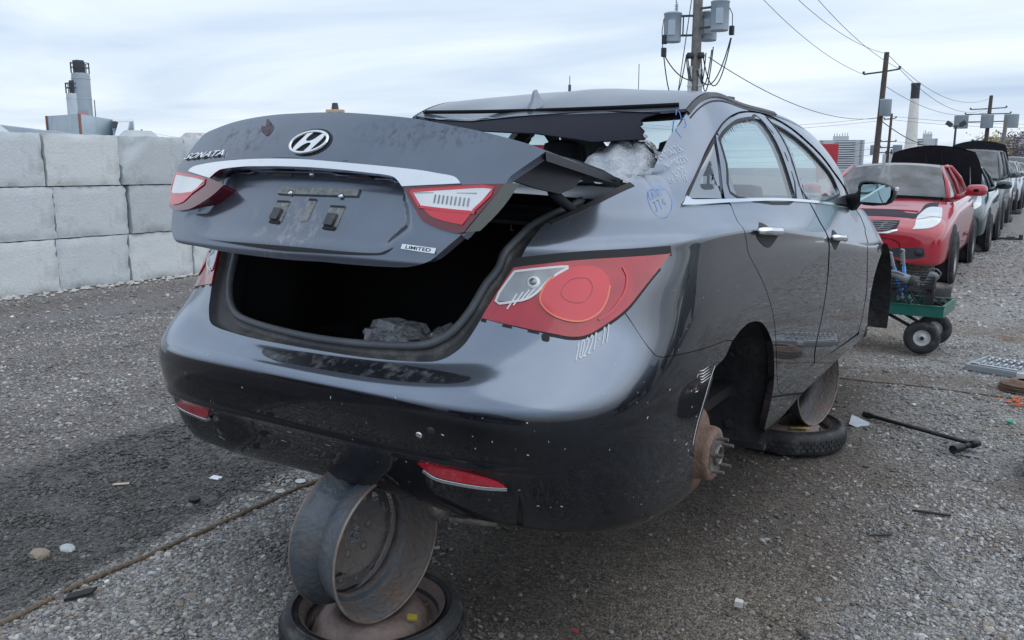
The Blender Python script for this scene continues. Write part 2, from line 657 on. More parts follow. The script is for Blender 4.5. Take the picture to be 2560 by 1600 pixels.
_parts = [scatter(190000, 1.5, 4.2, -22, 76, .0026, .0105), scatter(6000, 1.5, 7.0, -20, 74, .009, .018),
          scatter(110000, 4.0, 9.0, -12, 72, .005, .013), scatter(60000, 8.5, 22.0, -8, 70, .010, .024)]
_P, _S, _Rt, _C = (np.concatenate([p[i] for p in _parts]) for i in range(4))
_me = bpy.data.meshes.new("gravel")
_me.vertices.add(len(_P))
_me.vertices.foreach_set("co", _P.astype(np.float32).ravel())
_a = _me.attributes.new("psize", 'FLOAT_VECTOR', 'POINT'); _a.data.foreach_set("vector", _S.astype(np.float32).ravel())
_a = _me.attributes.new("prot", 'FLOAT_VECTOR', 'POINT'); _a.data.foreach_set("vector", _Rt.astype(np.float32).ravel())
_a = _me.attributes.new("pcol", 'FLOAT_COLOR', 'POINT')
_a.data.foreach_set("color", np.concatenate([_C, np.ones((len(_C), 1))], 1).astype(np.float32).ravel())
_me.materials.append(m_peb)
gravel = link("gravel", _me)
gravel["kind"] = "stuff"
gravel["label"] = "loose grey and brown gravel strewn over the yard"

ng = bpy.data.node_groups.new("gravel_stones", 'GeometryNodeTree')
ng.interface.new_socket("Geometry", in_out='INPUT', socket_type='NodeSocketGeometry')
ng.interface.new_socket("Geometry", in_out='OUTPUT', socket_type='NodeSocketGeometry')
_gi = ng.nodes.new("NodeGroupInput")
_go = ng.nodes.new("NodeGroupOutput")
_iop = ng.nodes.new("GeometryNodeInstanceOnPoints")
_iop.inputs["Pick Instance"].default_value = True
_jn = ng.nodes.new("GeometryNodeJoinGeometry")
for _q in range(4):
    _ico = ng.nodes.new("GeometryNodeMeshIcoSphere")
    _ico.inputs["Radius"].default_value = 1.0
    _ico.inputs["Subdivisions"].default_value = 2
    _sp = ng.nodes.new("GeometryNodeSetPosition")
    _tn = ng.nodes.new("ShaderNodeTexNoise")
    _tn.noise_dimensions = '4D'
    _tn.inputs["Scale"].default_value = 0.9
    _tn.inputs["W"].default_value = 3.7 * _q
    _sub = ng.nodes.new("ShaderNodeVectorMath"); _sub.operation = 'SUBTRACT'; _sub.inputs[1].default_value = (.5, .5, .5)
    _scl = ng.nodes.new("ShaderNodeVectorMath"); _scl.operation = 'SCALE'; _scl.inputs["Scale"].default_value = 1.5
    ng.links.new(_tn.outputs["Color"], _sub.inputs[0])
    ng.links.new(_sub.outputs[0], _scl.inputs[0])
    ng.links.new(_ico.outputs["Mesh"], _sp.inputs["Geometry"])
    ng.links.new(_scl.outputs[0], _sp.inputs["Offset"])
    _sm = ng.nodes.new("GeometryNodeSetMaterial"); _sm.inputs["Material"].default_value = m_peb
    ng.links.new(_sp.outputs[0], _sm.inputs[0])
    _g2i = ng.nodes.new("GeometryNodeGeometryToInstance")
    ng.links.new(_sm.outputs[0], _g2i.inputs[0])
    ng.links.new(_g2i.outputs[0], _jn.inputs[0])
_rv = ng.nodes.new("FunctionNodeRandomValue"); _rv.data_type = 'INT'
for _s in _rv.inputs:
    if _s.name == "Max" and _s.type == 'INT':
        _s.default_value = 3
    if _s.name == "Min" and _s.type == 'INT':
        _s.default_value = 0
ng.links.new(_gi.outputs[0], _iop.inputs["Points"])
ng.links.new(_jn.outputs[0], _iop.inputs["Instance"])
ng.links.new([o for o in _rv.outputs if o.type == 'INT'][0], _iop.inputs["Instance Index"])
for _nm, _sock in (("psize", "Scale"), ("prot", "Rotation")):
    _na = ng.nodes.new("GeometryNodeInputNamedAttribute"); _na.data_type = 'FLOAT_VECTOR'
    _na.inputs["Name"].default_value = _nm
    ng.links.new(_na.outputs["Attribute"], _iop.inputs[_sock])
ng.links.new(_iop.outputs[0], _go.inputs[0])
_md = gravel.modifiers.new("gravel_stones", 'NODES')
_md.node_group = ng
# ------------------------------------------------------------------ concrete block wall
def concrete(name, base, stain, seed):
    m = mat(name, base, .9, col2=tuple(c * 1.12 for c in base), scale=2.2, dirt=stain, dirt_amt=.9, dirt_scale=1.9, bump=.35, bscale=35)
    return m


m_conc = [concrete("concrete_pale", (.57, .61, .635), (.36, .38, .385), 1), concrete("concrete_grey", (.49, .53, .55), (.31, .325, .33), 2),
          concrete("concrete_white", (.64, .67, .675), (.43, .44, .43), 3)]
m_rubble = mat("concrete_broken", (.46, .45, .43), .95, vary=.5, scale=14, bump=1.0, bscale=45)
wall = thing("concrete_block_wall", "long wall of three courses of big pale concrete blocks along the drive", "wall", (-7.85, 0, 0))
random.seed(5)
BW, BH, BD = .915, .595, .62


def block_mesh(i, j, near, chip=False):
    """one cast block, its front face at local x = 0, origin at its lower front middle; edges knocked about"""
    rr = random.Random(i * 31 + j * 7)
    w, h = BW / 2 - .012, BH - .012
    if not near:
        mb = MB()
        mb.box((-BD / 2, 0, h / 2 + .004), (BD, 2 * w, h), bev=.02)
        return mb
    ny, nz = 16, 11
    P = []
    for a in range(ny + 1):
        row = []
        for b in range(nz + 1):
            y = -w + 2 * w * a / ny
            z = h * b / nz
            ed = min(a, ny - a, 99) / ny * 2 * w
            ez = min(b, nz - b) / nz * h
            d = min(ed, ez)
            x = rr.uniform(-.003, .003)
            if d < .03:
                x -= .008 + rr.random() ** 4 * .035
            if chip and (y < -w * .25 and z > h * (.45 + .55 * (y + w) / (w * .75))):
                x -= .10 + rr.random() * .05
            row.append((x, y + (rr.uniform(-.006, .006) if d < .03 else 0), z + .004 + (rr.uniform(-.004, .004) if d < .03 and 0 < b else 0)))
        P.append(row)
    mb = MB()
    mb.grid(P, flip=False)
    # sides, top and back
    yl, yr, z0, z1 = -w, w, .004, h + .004
    L = [P[0][b] for b in range(nz + 1)]
    mb.grid([L, [(-BD, p[1], p[2]) for p in L]])
    L = [P[ny][b] for b in range(nz + 1)]
    mb.grid([L, [(-BD, p[1], p[2]) for p in L]])
    L = [P[a][nz] for a in range(ny + 1)]
    mb.grid([L, [(-BD, p[1], p[2]) for p in L]])
    L = [P[a][0] for a in range(ny + 1)]
    mb.grid([L, [(-BD, p[1], p[2]) for p in L]])
    return mb


_far_meshes = {}
for j in range(3):
    for i in range(-3, 24):
        yc = 3.36 + i * BW + (0.0, .03, -.05)[j] + random.uniform(-.012, .012)
        near = -1 <= i <= 3
        mi = m_conc[(i * 5 + j * 3 + (i * j) % 2) % 3] if j else m_conc[(2, 0, 2)[i % 3]]
        dx = random.uniform(-.015, .02) + (.03 if (i, j) == (2, 2) else 0)
        if near:
            o = block_mesh(i, j, True, chip=(i == 2 and j == 2)).build("concrete_block", mi, wall)
        else:
            kk = (j, mi.name)
            if kk not in _far_meshes:
                _far_meshes[kk] = block_mesh(i, j, False).build("concrete_block", mi, wall)
                o = _far_meshes[kk]
            else:
                o = _far_meshes[kk].copy()
                COL.objects.link(o)
        o.location = (dx, yc, j * BH)
        o.rotation_euler = (0, 0, random.uniform(-.006, .006))
        if j == 2 and i % 4 != 1:      # cast lifting lug, a low truncated block on the top face
            lg = MB()
            lg.box((-BD / 2, 0, BH + .03), (.24, .44, .085), taper=(.6, .62))
            lo = lg.build("lug", m_rubble if i % 2 else mi, o)

# rubble along the foot of the wall
rb = MB()
random.seed(11)
for k in range(330):
    y = random.uniform(1.2, 9.0)
    x = -7.79 + abs(random.gauss(0, .10))
    s = random.uniform(.012, .045)
    V = [Vector(v) for v in ((1, 0, 0), (-1, 0, 0), (0, 1, 0), (0, -1, 0), (0, 0, .8), (0, 0, -.8))]
    V = [Vector((x, y, s * .3)) + Vector((v.x * s * random.uniform(.7, 1.3), v.y * s * random.uniform(.7, 1.3), v.z * s * random.uniform(.6, 1.1))) for v in V]
    rb._add(V, [(0, 2, 4), (2, 1, 4), (1, 3, 4), (3, 0, 4), (2, 0, 5), (1, 2, 5), (3, 1, 5), (0, 3, 5)], 0, False)
rub_o = rb.build("rubble", m_rubble)
rub_o["kind"] = "stuff"
rub_o["label"] = "crumbled concrete rubble along the foot of the block wall"


# ------------------------------------------------------------------ far things, placed by bearing (degrees left of +Y) and distance
def at(az, d, z=0.0):
    return Vector((CAM.x - math.sin(R(az)) * d, CAM.y + math.cos(R(az)) * d, z))


def ht(el, d):
    return CAM.z + d * math.tan(R(el))


m_steel_w = mat("white_cladding", (.62, .66, .69), .55, vary=.12, scale=1.2)
m_steel_b = mat("pale_blue_cladding", (.47, .56, .62), .6, vary=.15, scale=.7, dirt=(.33, .38, .42), dirt_amt=.5, dirt_scale=.4)
m_silo = mat("silo_grey", (.33, .38, .42), .65, vary=.2, scale=.5, dirt=(.22, .25, .28), dirt_amt=.7, dirt_scale=.5)
m_silo2 = mat("silo_pale", (.50, .55, .585), .65, vary=.12, scale=.6, dirt=(.36, .40, .43), dirt_amt=.5, dirt_scale=.7)
m_dark = mat("dark_metal", (.05, .055, .065), .6)
m_rust = mat("rusty_downpipe", (.30, .15, .11), .8)
m_glass_d = mat("dark_window", (.05, .065, .085), .15)
D_S = 115.0


def railing(mb, c, r, z, h=1.15, n=10, mi=0):
    pts = [(c.x + r * math.cos(2 * math.pi * k / 24), c.y + r * math.sin(2 * math.pi * k / 24)) for k in range(24)]
    for q in (.55, 1.0):
        mb.tube([(x, y, z + h * q) for x, y in pts], .05, 4, mi, closed=True)
    for k in range(n):
        t = 2 * math.pi * k / n
        mb.cyl((c.x + r * math.cos(t), c.y + r * math.sin(t), z), (c.x + r * math.cos(t), c.y + r * math.sin(t), z + h), .05, n=4)


def silo(name, az, r, ztop, label, m, boxside, tank=True):
    c = at(az, D_S)
    t = thing(name, label, "silo", c)
    o = Vector((0, 0, 0))
    mb = MB()
    mb.lathe([(0, 0), (r, 0), (r, ztop - .25), (r * .97, ztop), (0, ztop + .1)], n=28)
    for zz in np.arange(2.2, ztop - .5, 2.3):
        mb.lathe([(r, zz), (r + .04, zz + .03), (r + .04, zz + .09), (r, zz + .12)], n=28)
    mb.build("shell", m, t)
    mb = MB(); railing(mb, o, r, ztop); mb.build("railing", m_dark, t)
    mb = MB(); mb.box((boxside * r * .25, 0, ztop + .75), (r * .95, r * .9, 1.5), bev=.05); mb.build("filter_box", m_dark, t)
    e = Vector((math.cos(R(az)), math.sin(R(az)), 0))
    mb = MB()
    p = e * (r + .25)
    q = Vector((-e.y, e.x, 0))
    for s_ in (-.22, .22):
        mb.cyl(p + q * s_ + Vector((0, 0, 1)), p + q * s_ + Vector((0, 0, ztop - 3)), .05, n=4)
    for zz in np.arange(1.2, ztop - 3, .45):
        mb.cyl(p + q * -.22 + Vector((0, 0, zz)), p + q * .22 + Vector((0, 0, zz)), .035, n=4)
    mb.build("ladder", m_dark, t)
    mb = MB()
    f = (CAM - c); f.z = 0; f.normalize()
    mb.box(f * (r + .03) + Vector((0, 0, ztop * .62)), (.06, 1.0, .45), rot=Matrix.Rotation(math.atan2(f.y, f.x), 3, 'Z'))
    mb.build("red_plate", mat("faded_red_plate", (.42, .25, .26), .7), t)
    return t


silo("silo", 58.68, 1.0, 12.1, "tall grey cement silo with a railed top behind the white batching plant", m_silo, -1)
silo("silo", 59.10, .86, 9.75, "short pale silo standing against the tall grey one", m_silo2, .6)

# the plant building: two long cladding walls, dark red downpipes, gabled lean-to and sloping chute
plant = thing("batching_plant", "pale blue clad plant building with dark red corner pipes and a white sloping chute", "building", at(58.9, 112))
_c0 = at(58.9, 112)


def rel(az, d, z):
    return at(az, d, z) - _c0


def quadwall(mb, pts, mi=0):
    mb._add(pts, [tuple(range(len(pts)))], mi, False)


A, B_, Cc = rel(60.63, 116, 0), rel(58.92, 104, 0), rel(57.15, 112, 0)
Dd = A + (Cc - B_)
zt = [ht(2.83, 116), ht(3.0, 104), ht(2.72, 112)]
up = Vector((0, 0, 1))
mb = MB()
mb.grid([[A, B_, Cc, Dd, A], [A + up * zt[0], B_ + up * zt[1], Cc + up * zt[2], Dd + up * zt[2], A + up * zt[0]]], smooth=False)
quadwall(mb, [A + up * zt[0], B_ + up * zt[1], Cc + up * zt[2], Dd + up * zt[2]])
mb.build("wall", m_steel_b, plant)
mb = MB()
for P_, Q_, n_ in ((A, B_, 26), (B_, Cc, 22)):
    d = (Q_ - P_)
    nrm = Vector((d.y, -d.x, 0)).normalized()
    if nrm.dot(CAM - _c0) < 0:
        nrm = -nrm
    for k in range(n_):
        p = P_ + d * ((k + .5) / n_)
        mb.box(p + nrm * .04 + up * 2.4, (.12, .12, 4.8), rot=Matrix.Rotation(math.atan2(d.y, d.x), 3, 'Z'))
o = mb.build("cladding_ribs", m_steel_b, plant); o["kind"] = "stuff"
for P_, z_ in ((A, zt[0]), (B_, zt[1])):
    mb = MB(); mb.box(P_ + (CAM - _c0).normalized() * .3 + up * z_ / 2, (.22, .22, z_)); mb.build("downpipe", m_rust, plant)
E1, E2, E3 = rel(57.2, 108, 0), rel(56.05, 106, 0), rel(56.0, 114, 0)
mb = MB()
zr = ht(2.62, 107)
E4 = E1 + (E3 - E2)
mb.grid([[E1, E2, E3, E4, E1], [p + up * zr for p in (E1, E2, E3, E4, E1)]], smooth=False)
mid = (E2 + E3) / 2 + up * (zr + .45)
quadwall(mb, [E2 + up * zr, E3 + up * zr, mid])
mid0 = (E1 + E4) / 2 + up * (zr + .45)
quadwall(mb, [E1 + up * zr, E2 + up * zr, mid, mid0], 1)
quadwall(mb, [E4 + up * zr, E3 + up * zr, mid, mid0], 1)
mb.build("lean_to", [m_steel_b, m_steel_w], plant)
mb = MB()
p0, p1 = rel(56.55, 105.5, ht(2.6, 105.5)), rel(57.0, 98, ht(1.2, 98))
w_ = (E2 - E1).normalized() * .75
t_ = Vector((0, 0, -.35))
mb._add([p0 - w_, p0 + w_, p1 + w_, p1 - w_, p0 - w_ + t_, p0 + w_ + t_, p1 + w_ + t_, p1 - w_ + t_],
        [(0, 1, 2, 3), (4, 7, 6, 5), (0, 4, 5, 1), (1, 5, 6, 2), (2, 6, 7, 3), (3, 7, 4, 0)], 0, False)
mb.build("chute", mat("white_chute", (.75, .78, .80), .5), plant)
mb = MB(); mb.box(rel(57.08, 107.2, ht(2.42, 107)), (.5, .9, .75), rot=Matrix.Rotation(R(60), 3, 'Z')); mb.build("window", m_glass_d, plant)

# long steel bin standing behind the wall, its ribbed rim showing just over the top course
_b0, _b1 = at(65.5, 16.2), at(57.3, 25.4)
_bd = (_b1 - _b0); _bl = _bd.length; _ba = math.atan2(_bd.y, _bd.x)
shed = thing("steel_bin", "long blue grey ribbed steel bin whose rim shows just over the block wall", "steel bin", _b0, _ba)
m_shed = mat("bin_rim", (.36, .43, .50), .6, vary=.25, scale=.8)
m_binw = mat("bin_wall", (.25, .31, .38), .7, vary=.35, scale=1.4, dirt=(.33, .36, .38), dirt_amt=.5, dirt_scale=2)
_zs = 2.10
mb = MB(); mb.box((_bl / 2, 1.2, (_zs - .1) / 2), (_bl, 2.3, _zs - .1), bev=.02); mb.build("wall", m_binw, shed)
mb = MB(); mb.box((_bl / 2, .02, _zs - .03), (_bl + .1, .18, .14), bev=.02); mb.build("edge_beam", m_shed, shed)
for k in range(12):
    mb = MB(); mb.box((.4 + k * (_bl - .8) / 11, -.01, (_zs - .12) / 2), (.10, .10, _zs - .14)); mb.build("rib", m_shed, shed)

# excavator standing behind the wall: only its cab top is in sight
ex = thing("excavator", "sand coloured excavator whose cab top and beacon show above the boot lid", "excavator", at(43.97, 46))
_e = at(43.97, 46)
m_exc = mat("excavator_paint", (.52, .36, .24), .6, vary=.3, scale=3, dirt=(.2, .16, .13), dirt_amt=.6)
ze = ht(4.0, 46)
_rz = Matrix.Rotation(R(44), 3, 'Z')
mb = MB(); mb.box((0, 0, .45), (2.6, 3.6, .9), rot=_rz, bev=.2); mb.build("tracks", m_dark, ex)
mb = MB(); mb.box((0, 0, 1.6), (2.5, 3.0, 1.3), rot=_rz, bev=.1); mb.build("body", m_exc, ex)
mb = MB(); mb.box((0, 0, (2.2 + ze - .35) / 2), (.95, 1.1, ze - .35 - 2.2), rot=_rz, bev=.06); mb.build("cab", m_exc, ex)
for s_ in (-1, 1):
    mb = MB(); mb.box(_rz @ Vector((s_ * .2, -.57, ze - .75)), (.30, .03, .5), rot=_rz); mb.build("window", m_glass_d, ex)
for s_ in (-1, 1):
    mb = MB(); mb.box(_rz @ Vector((s_ * .62, -.1, ze - .85)), (.30, .3, .62), rot=_rz, bev=.05); mb.build("side_lamp_box", m_exc, ex)
mb = MB(); mb.cyl((0, 0, ze - .35), (0, 0, ze), .2, .14, n=10); mb.build("beacon", m_dark, ex)

# ------------------------------------------------------------------ utility poles
m_wood = mat("weathered_pole", (.26, .25, .235), .9, col2=(.17, .16, .15), scale=5, bump=.4, bscale=30)
m_woodd = mat("dark_pole", (.12, .095, .08), .9, col2=(.075, .06, .055), scale=5, bump=.4, bscale=30)
m_tank = mat("transformer_grey", (.42, .50, .57), .45, vary=.08, scale=3)
m_tankd = mat("transformer_shade", (.22, .27, .33), .6)
m_cable = mat("cable_black", (.03, .032, .04), .6)
m_wire = mat("wire_grey", (.10, .11, .13), .6)
m_porc = mat("porcelain", (.42, .46, .50), .35)
m_cond = mat("conduit_grey", (.55, .58, .60), .6)

PD = 33.0
p1c = at(20.72, PD)
pole1 = thing("utility_pole", "tall weathered pole with three grey transformers and looping black cables", "utility pole", p1c)
eR = Vector((math.cos(R(20.72)), math.sin(R(20.72)), 0))     # to the right as seen from here
eF = Vector((-math.sin(R(20.72)), math.cos(R(20.72)), 0))    # away


def pl(u, z, f=0.0):
    return eR * u + eF * f + Vector((0, 0, z))


def pv(pyy):                    # height on the pole from the photograph's row there
    return 4.0 + (240 - pyy) / 240 * 3.37


mb = MB(); mb.cyl((0, 0, 0), (0, 0, 11.5), .205, .15, n=14); mb.build("pole", m_wood, pole1)
for s_, zc in ((-1, 5.05), (1, 4.95)):
    mb = MB()
    mb.box(pl(s_ * .19, zc / 2, -.16), (.15, .12, zc), rot=Matrix.Rotation(R(20.72), 3, 'Z'), bev=.02)
    for z in (1.0, 2.2, 3.4, 4.35):
        mb.box(pl(s_ * .19, z, -.17), (.19, .15, .05), rot=Matrix.Rotation(R(20.72), 3, 'Z'))
    mb.build("conduit", m_cond, pole1)


def transformer(u, z0, h, r, f, mounted):
    mb = MB()
    M = Matrix.Translation(pl(u, z0, f))
    mb.lathe([(0, .02), (r * .96, .0), (r, .03), (r, h * .93), (r * 1.06, h * .935), (r * 1.06, h * .965), (r * .9, h), (0, h * 1.02)], M, 22)
    t = mb.build("transformer", [m_tank], pole1)
    b = MB()
    for q in range(5):
        b.lathe([(.03, h + .02 + q * .055), (.075, h + .035 + q * .055), (.03, h + .06 + q * .055)], Matrix.Translation(pl(u + .12, z0, f)), 10)
    b.cyl(pl(u + .12, z0 + h, f), pl(u + .12, z0 + h + .36, f), .03, n=8)
    b.build("bushing", m_porc, t)
    b = MB()
    b.box(pl(u - .02, z0 + h * .45, f - r - .02), (.26, .06, h * .5), rot=Matrix.Rotation(R(20.72), 3, 'Z'), bev=.01)
    b.build("cover_plate", m_tank, t)
    return t


transformer(-.88, 5.92, 1.05, .315, -.05, True)
transformer(.78, 6.22, 1.04, .32, -.42, True)
transformer(.40, 6.02, 1.04, .32, .55, True)
mb = MB()
for z in (6.15, 6.83):
    mb.box(pl(-.36, z, -.05), (.62, .07, .07), rot=Matrix.Rotation(R(20.72), 3, 'Z'))
    mb.box(pl(.33, z + .22, -.3), (.5, .07, .07), rot=Matrix.Rotation(R(20.72 - 28), 3, 'Z'))
    mb.box(pl(.16, z, .28), (.07, .5, .07), rot=Matrix.Rotation(R(20.72), 3, 'Z'))
mb.box(pl(-.5, 6.5, -.05), (.05, .05, .7), rot=Matrix.Rotation(R(20.72), 3, 'Z'))
mb.build("bracket", m_dark, pole1)
for u in (-.22, .18):
    mb = MB(); mb.lathe([(0, -.1), (.12, -.1), (.14, 0), (.10, .1), (0, .1)], Matrix.Translation(pl(u, 5.42, -.2)), 12); mb.build("cable_clamp", m_cable, pole1)


def hang(a, b, sag, n=14, skew=0.0):
    a, b = Vector(a), Vector(b)
    return [a.lerp(b, t) + Vector((0, 0, -sag * 4 * t * (1 - t))) for t in [k / n for k in range(n + 1)]]


loops = [((-1.16, 5.45), (-.34, 5.45), 1.55), ((-1.14, 5.45), (-.15, 4.55), .2), ((-.35, 5.45), (-.2, 4.6), .15), ((-.3, 5.4), (-.12, 4.5), .1),
         ((1.22, 6.0), (.25, 5.4), 1.35), ((1.20, 6.0), (.05, 4.9), 1.0), ((.6, 5.7), (.18, 5.4), 1.4), ((.55, 5.6), (.2, 4.75), .75), ((.35, 5.5), (.2, 4.6), .5)]
for (a, za), (b, zb), sg in loops:
    mb = MB(); mb.tube(hang(pl(a, za, -.25), pl(b, zb, -.22), sg), .022, 5); mb.build("cable", m_cable, pole1)
for u, z in ((-1.16, 5.55), (-1.15, 6.0), (1.22, 6.25)):
    mb = MB(); mb.box(pl(u, z, -.25), (.16, .16, .32), bev=.02); mb.build("fuse", m_cable, pole1)
for pts_ in ([pl(-.85, 9.5, -.05), pl(-.78, 7.3, -.05)], [pl(-1.2, 6.75, -.1), pl(-1.25, 6.3, -.2), pl(-1.2, 5.6, -.25)], [pl(1.1, 7.0, -.45), pl(1.22, 6.8, -.3), pl(1.24, 6.2, -.25)]):
    mb = MB(); mb.tube(pts_, .016, 5); mb.build("jumper", m_cable, pole1)
guy = MB(); guy.cyl(p1c + pl(-.1, 8.6, 0), p1c + pl(-1.05, 0, -.6), .018, n=5)
tag(guy.build("guy_wire", m_wire), "thin slanting guy wire beside the transformer pole", "wire")


def small_pole(name, az, d, ztop, r, m, label, arms=(), tanks=(), lamps=False, lean=0.0, pins=True):
    c = at(az, d)
    t = thing(name, label, "utility pole" if not lamps else "light mast", c)
    ex_ = Vector((math.cos(R(az)), math.sin(R(az)), 0))
    fx = Vector((-math.sin(R(az)), math.cos(R(az)), 0))
    mb = MB(); mb.cyl((0, 0, 0), ex_ * lean + Vector((0, 0, ztop)), r, r * .72, n=10); mb.build("pole", m, t)
    for z, w, tilt in arms:
        mb = MB(); mb.tube([ex_ * -w + Vector((0, 0, z - tilt)), ex_ * lean * .9 + Vector((0, 0, z)), ex_ * w + Vector((0, 0, z + tilt))], .05, 6)
        for s_ in (-1, 1):
            mb.lathe([(.02, 0), (.11, .03), (.04, .08), (.11, .12), (.03, .18)], Matrix.Translation(ex_ * (w * s_) + Vector((0, 0, z + tilt * s_))), 8)
        mb.build("crossarm", m_dark, t)
    for u, z, rr, h in tanks:
        mb = MB(); mb.lathe([(0, 0), (rr, 0), (rr, h * .93), (rr * 1.07, h * .95), (rr * .9, h), (0, h)], Matrix.Translation(ex_ * u + fx * -.3 + Vector((0, 0, z))), 14)
        mb.build("transformer", m_tank, t)
    if lamps:
        for s_ in (-1, 1):
            mb = MB(); mb.box(ex_ * (s_ * .55) + Vector((0, 0, ztop + .2)), (.55, .5, .4), rot=Matrix.Rotation(s_ * -.6, 3, 'Y'), bev=.05); mb.build("floodlight", m_dark, t)
        mb = MB(); mb.box(Vector((0, 0, ztop)), (1.2, .1, .1)); mb.build("bracket", m_dark, t)
    return t


p2c = at(9.70, 58)
small_pole("utility_pole", 9.70, 58, ht(6.75, 58), .20, m_woodd, "dark wooden pole with one small transformer left of the chimney",
           arms=((ht(5.65, 58), 1.0, .12),), tanks=((.38, ht(3.05, 58), .34, 1.0),), lean=.22)
p3c = at(3.86, 95)
small_pole("utility_pole", 3.86, 95, ht(4.08, 95), .22, m_woodd, "distant pole carrying three transformers in a row",
           arms=((ht(3.35, 95), 1.5, .05), (ht(3.05, 95), 1.9, 0), (ht(2.62, 95), 2.3, 0)), tanks=((-2.2, ht(2.25, 95), .62, 1.25), (0, ht(2.25, 95), .55, 1.25), (2.0, ht(2.25, 95), .62, 1.25)), lean=.15)
small_pole("utility_pole", 3.10, 78, ht(2.86, 78), .19, m_wood, "plain grey wooden pole right of the three transformers", lean=.3)
small_pole("utility_pole", 9.02, 96, ht(3.2, 96), .16, m_woodd, "thin far pole with short crossarms beside the dark pole",
           arms=((ht(2.9, 96), .55, .05), (ht(1.55, 96), .7, 0), (ht(1.2, 96), .7, 0), (ht(.9, 96), .8, 0)), tanks=((-1.2, ht(.75, 96), .45, 1.0), (.9, ht(.75, 96), .45, 1.0)), lean=.12)
small_pole("light_mast", 5.44, 88, ht(2.40, 88), .12, m_dark, "taller floodlight mast right of the chimney", lamps=True)
small_pole("light_mast", 4.22, 130, ht(1.42, 130), .13, m_dark, "shorter far floodlight mast beside the three transformers", lamps=True)
_hp = small_pole("utility_pole", 56.18 - .58, 190, ht(2.18, 190), .22, m_woodd, "far thin pole with crossarms above the left block wall",
                 arms=((ht(2.0, 190), 1.3, .0), (ht(1.85, 190), 1.2, 0)))
for az, e0, lab, r_ in ((28.74, 5.8, "short roof antenna mast behind the sedan roof", .12), (24.29, 6.5, "thin whip mast behind the right side of the sedan roof", .06)):
    mb = MB(); mb.cyl((0, 0, 0), (0, 0, ht(e0, 70)), r_ * .6, .03, n=6)
    if r_ > .1:
        mb.cyl((0, 0, ht(4.6, 70)), (0, 0, ht(5.25, 70)), r_, n=8)
    o = mb.build("antenna_mast", m_wire); o.location = at(az, 70); tag(o, lab, "mast")


def wire(a, b, sag, r, label):
    mb = MB(); mb.tube(hang(a, b, sag, 22), r, 4)
    tag(mb.build("overhead_wire", m_wire), label, "wire")


zz = lambda el, d: ht(el, d)
p0up = p1c + Vector((0, 0, 10.9))
p2top = p2c + Vector((.25, 0, ht(6.65, 58)))
e2 = Vector((math.cos(R(9.7)), math.sin(R(9.7)), 0))
wire(p0up + eR * .1, p2top, 1.0, .013, "topmost overhead wire sagging to the tip of the dark wooden pole")
wire(p0up - eR * .9, p2c - e2 * 1.0 + up * ht(5.53, 58), .9, .013, "overhead wire reaching the left end of the dark pole's crossarm")
wire(p0up + eR * 1.2, p2c + e2 * 1.0 + up * ht(5.77, 58), .8, .013, "overhead wire reaching the right end of the dark pole's crossarm")
wire(p1c + pl(.45, 5.35, -.2), p2c + up * ht(2.95, 58), .75, .017, "lower cable running from under the transformers to the dark pole")
wire(p2top, p3c + up * ht(3.9, 95), 1.3, .016, "upper wire dropping from the dark pole's tip past the chimney")
wire(p2c + e2 * 1.0 + up * ht(5.77, 58), p3c + up * ht(3.35, 95), 1.2, .016, "middle wire dropping from the dark pole's crossarm past the chimney")
wire(p2c + up * ht(5.0, 58), p3c + up * ht(3.2, 95), 1.0, .016, "third wire leaving the dark pole below its crossarm")
wire(p2c + up * ht(2.95, 58), p3c + up * ht(1.9, 95), 1.6, .03, "thick low cable sagging between the two far transformer poles")
pT = at(9.02, 96)
for el, lab in ((3.05, "faint top line crossing behind the thin far pole"), (2.85, "faint second line crossing behind the thin far pole"),
                (1.6, "faint middle line crossing behind the thin far pole"), (1.2, "faint lower line crossing behind the thin far pole"), (.85, "faint lowest line crossing behind the thin far pole")):
    wire(at(26, 118) + up * ht(el - .1, 118), pT + up * ht(el, 96), 1.0, .018, lab.replace("crossing behind", "arriving from the left at"))
    wire(pT + up * ht(el, 96), at(-6, 120) + up * ht(el - .25, 120), 1.0, .018, lab.replace("crossing behind", "leaving rightward from"))
hp = at(55.6, 190)
for el, lab in ((2.1, "faint upper power line over the block wall at far left"), (1.85, "faint lower power line over the block wall at far left")):
    wire(hp + up * ht(el, 190), at(47, 210) + up * ht(el - .35, 210), 1.5, .03, lab)

# ------------------------------------------------------------------ chimney, towers, sign boards, trees
ch = at(7.76, 250)
chim = thing("chimney", "tall white brick chimney with a black painted top", "chimney", ch)
zc = ht(4.92, 250)
zb = ht(4.02, 250)
m_cw = mat("white_chimney_brick", (.72, .71, .67), .9, vary=.12, scale=.8, dirt=(.45, .42, .38), dirt_amt=.5, dirt_scale=.6)
mb = MB(); mb.cyl((0, 0, 0), (0, 0, zb), 1.75, 1.08, n=28, caps=False); mb.build("shaft", m_cw, chim)
mb = MB(); mb.lathe([(1.08, zb), (1.07, zc - 1.2), (1.15, zc - .4), (1.17, zc), (.9, zc), (.85, zc - 3)], n=28); mb.build("black_top", mat("black_chimney_top", (.045, .05, .06), .8), chim)

m_twr = mat("tower_concrete", (.52, .54, .565), .85, vary=.08, scale=.05)
m_twrg = mat("tower_glass", (.20, .245, .29), .4)
m_balc = mat("balcony_white", (.70, .72, .74), .7)


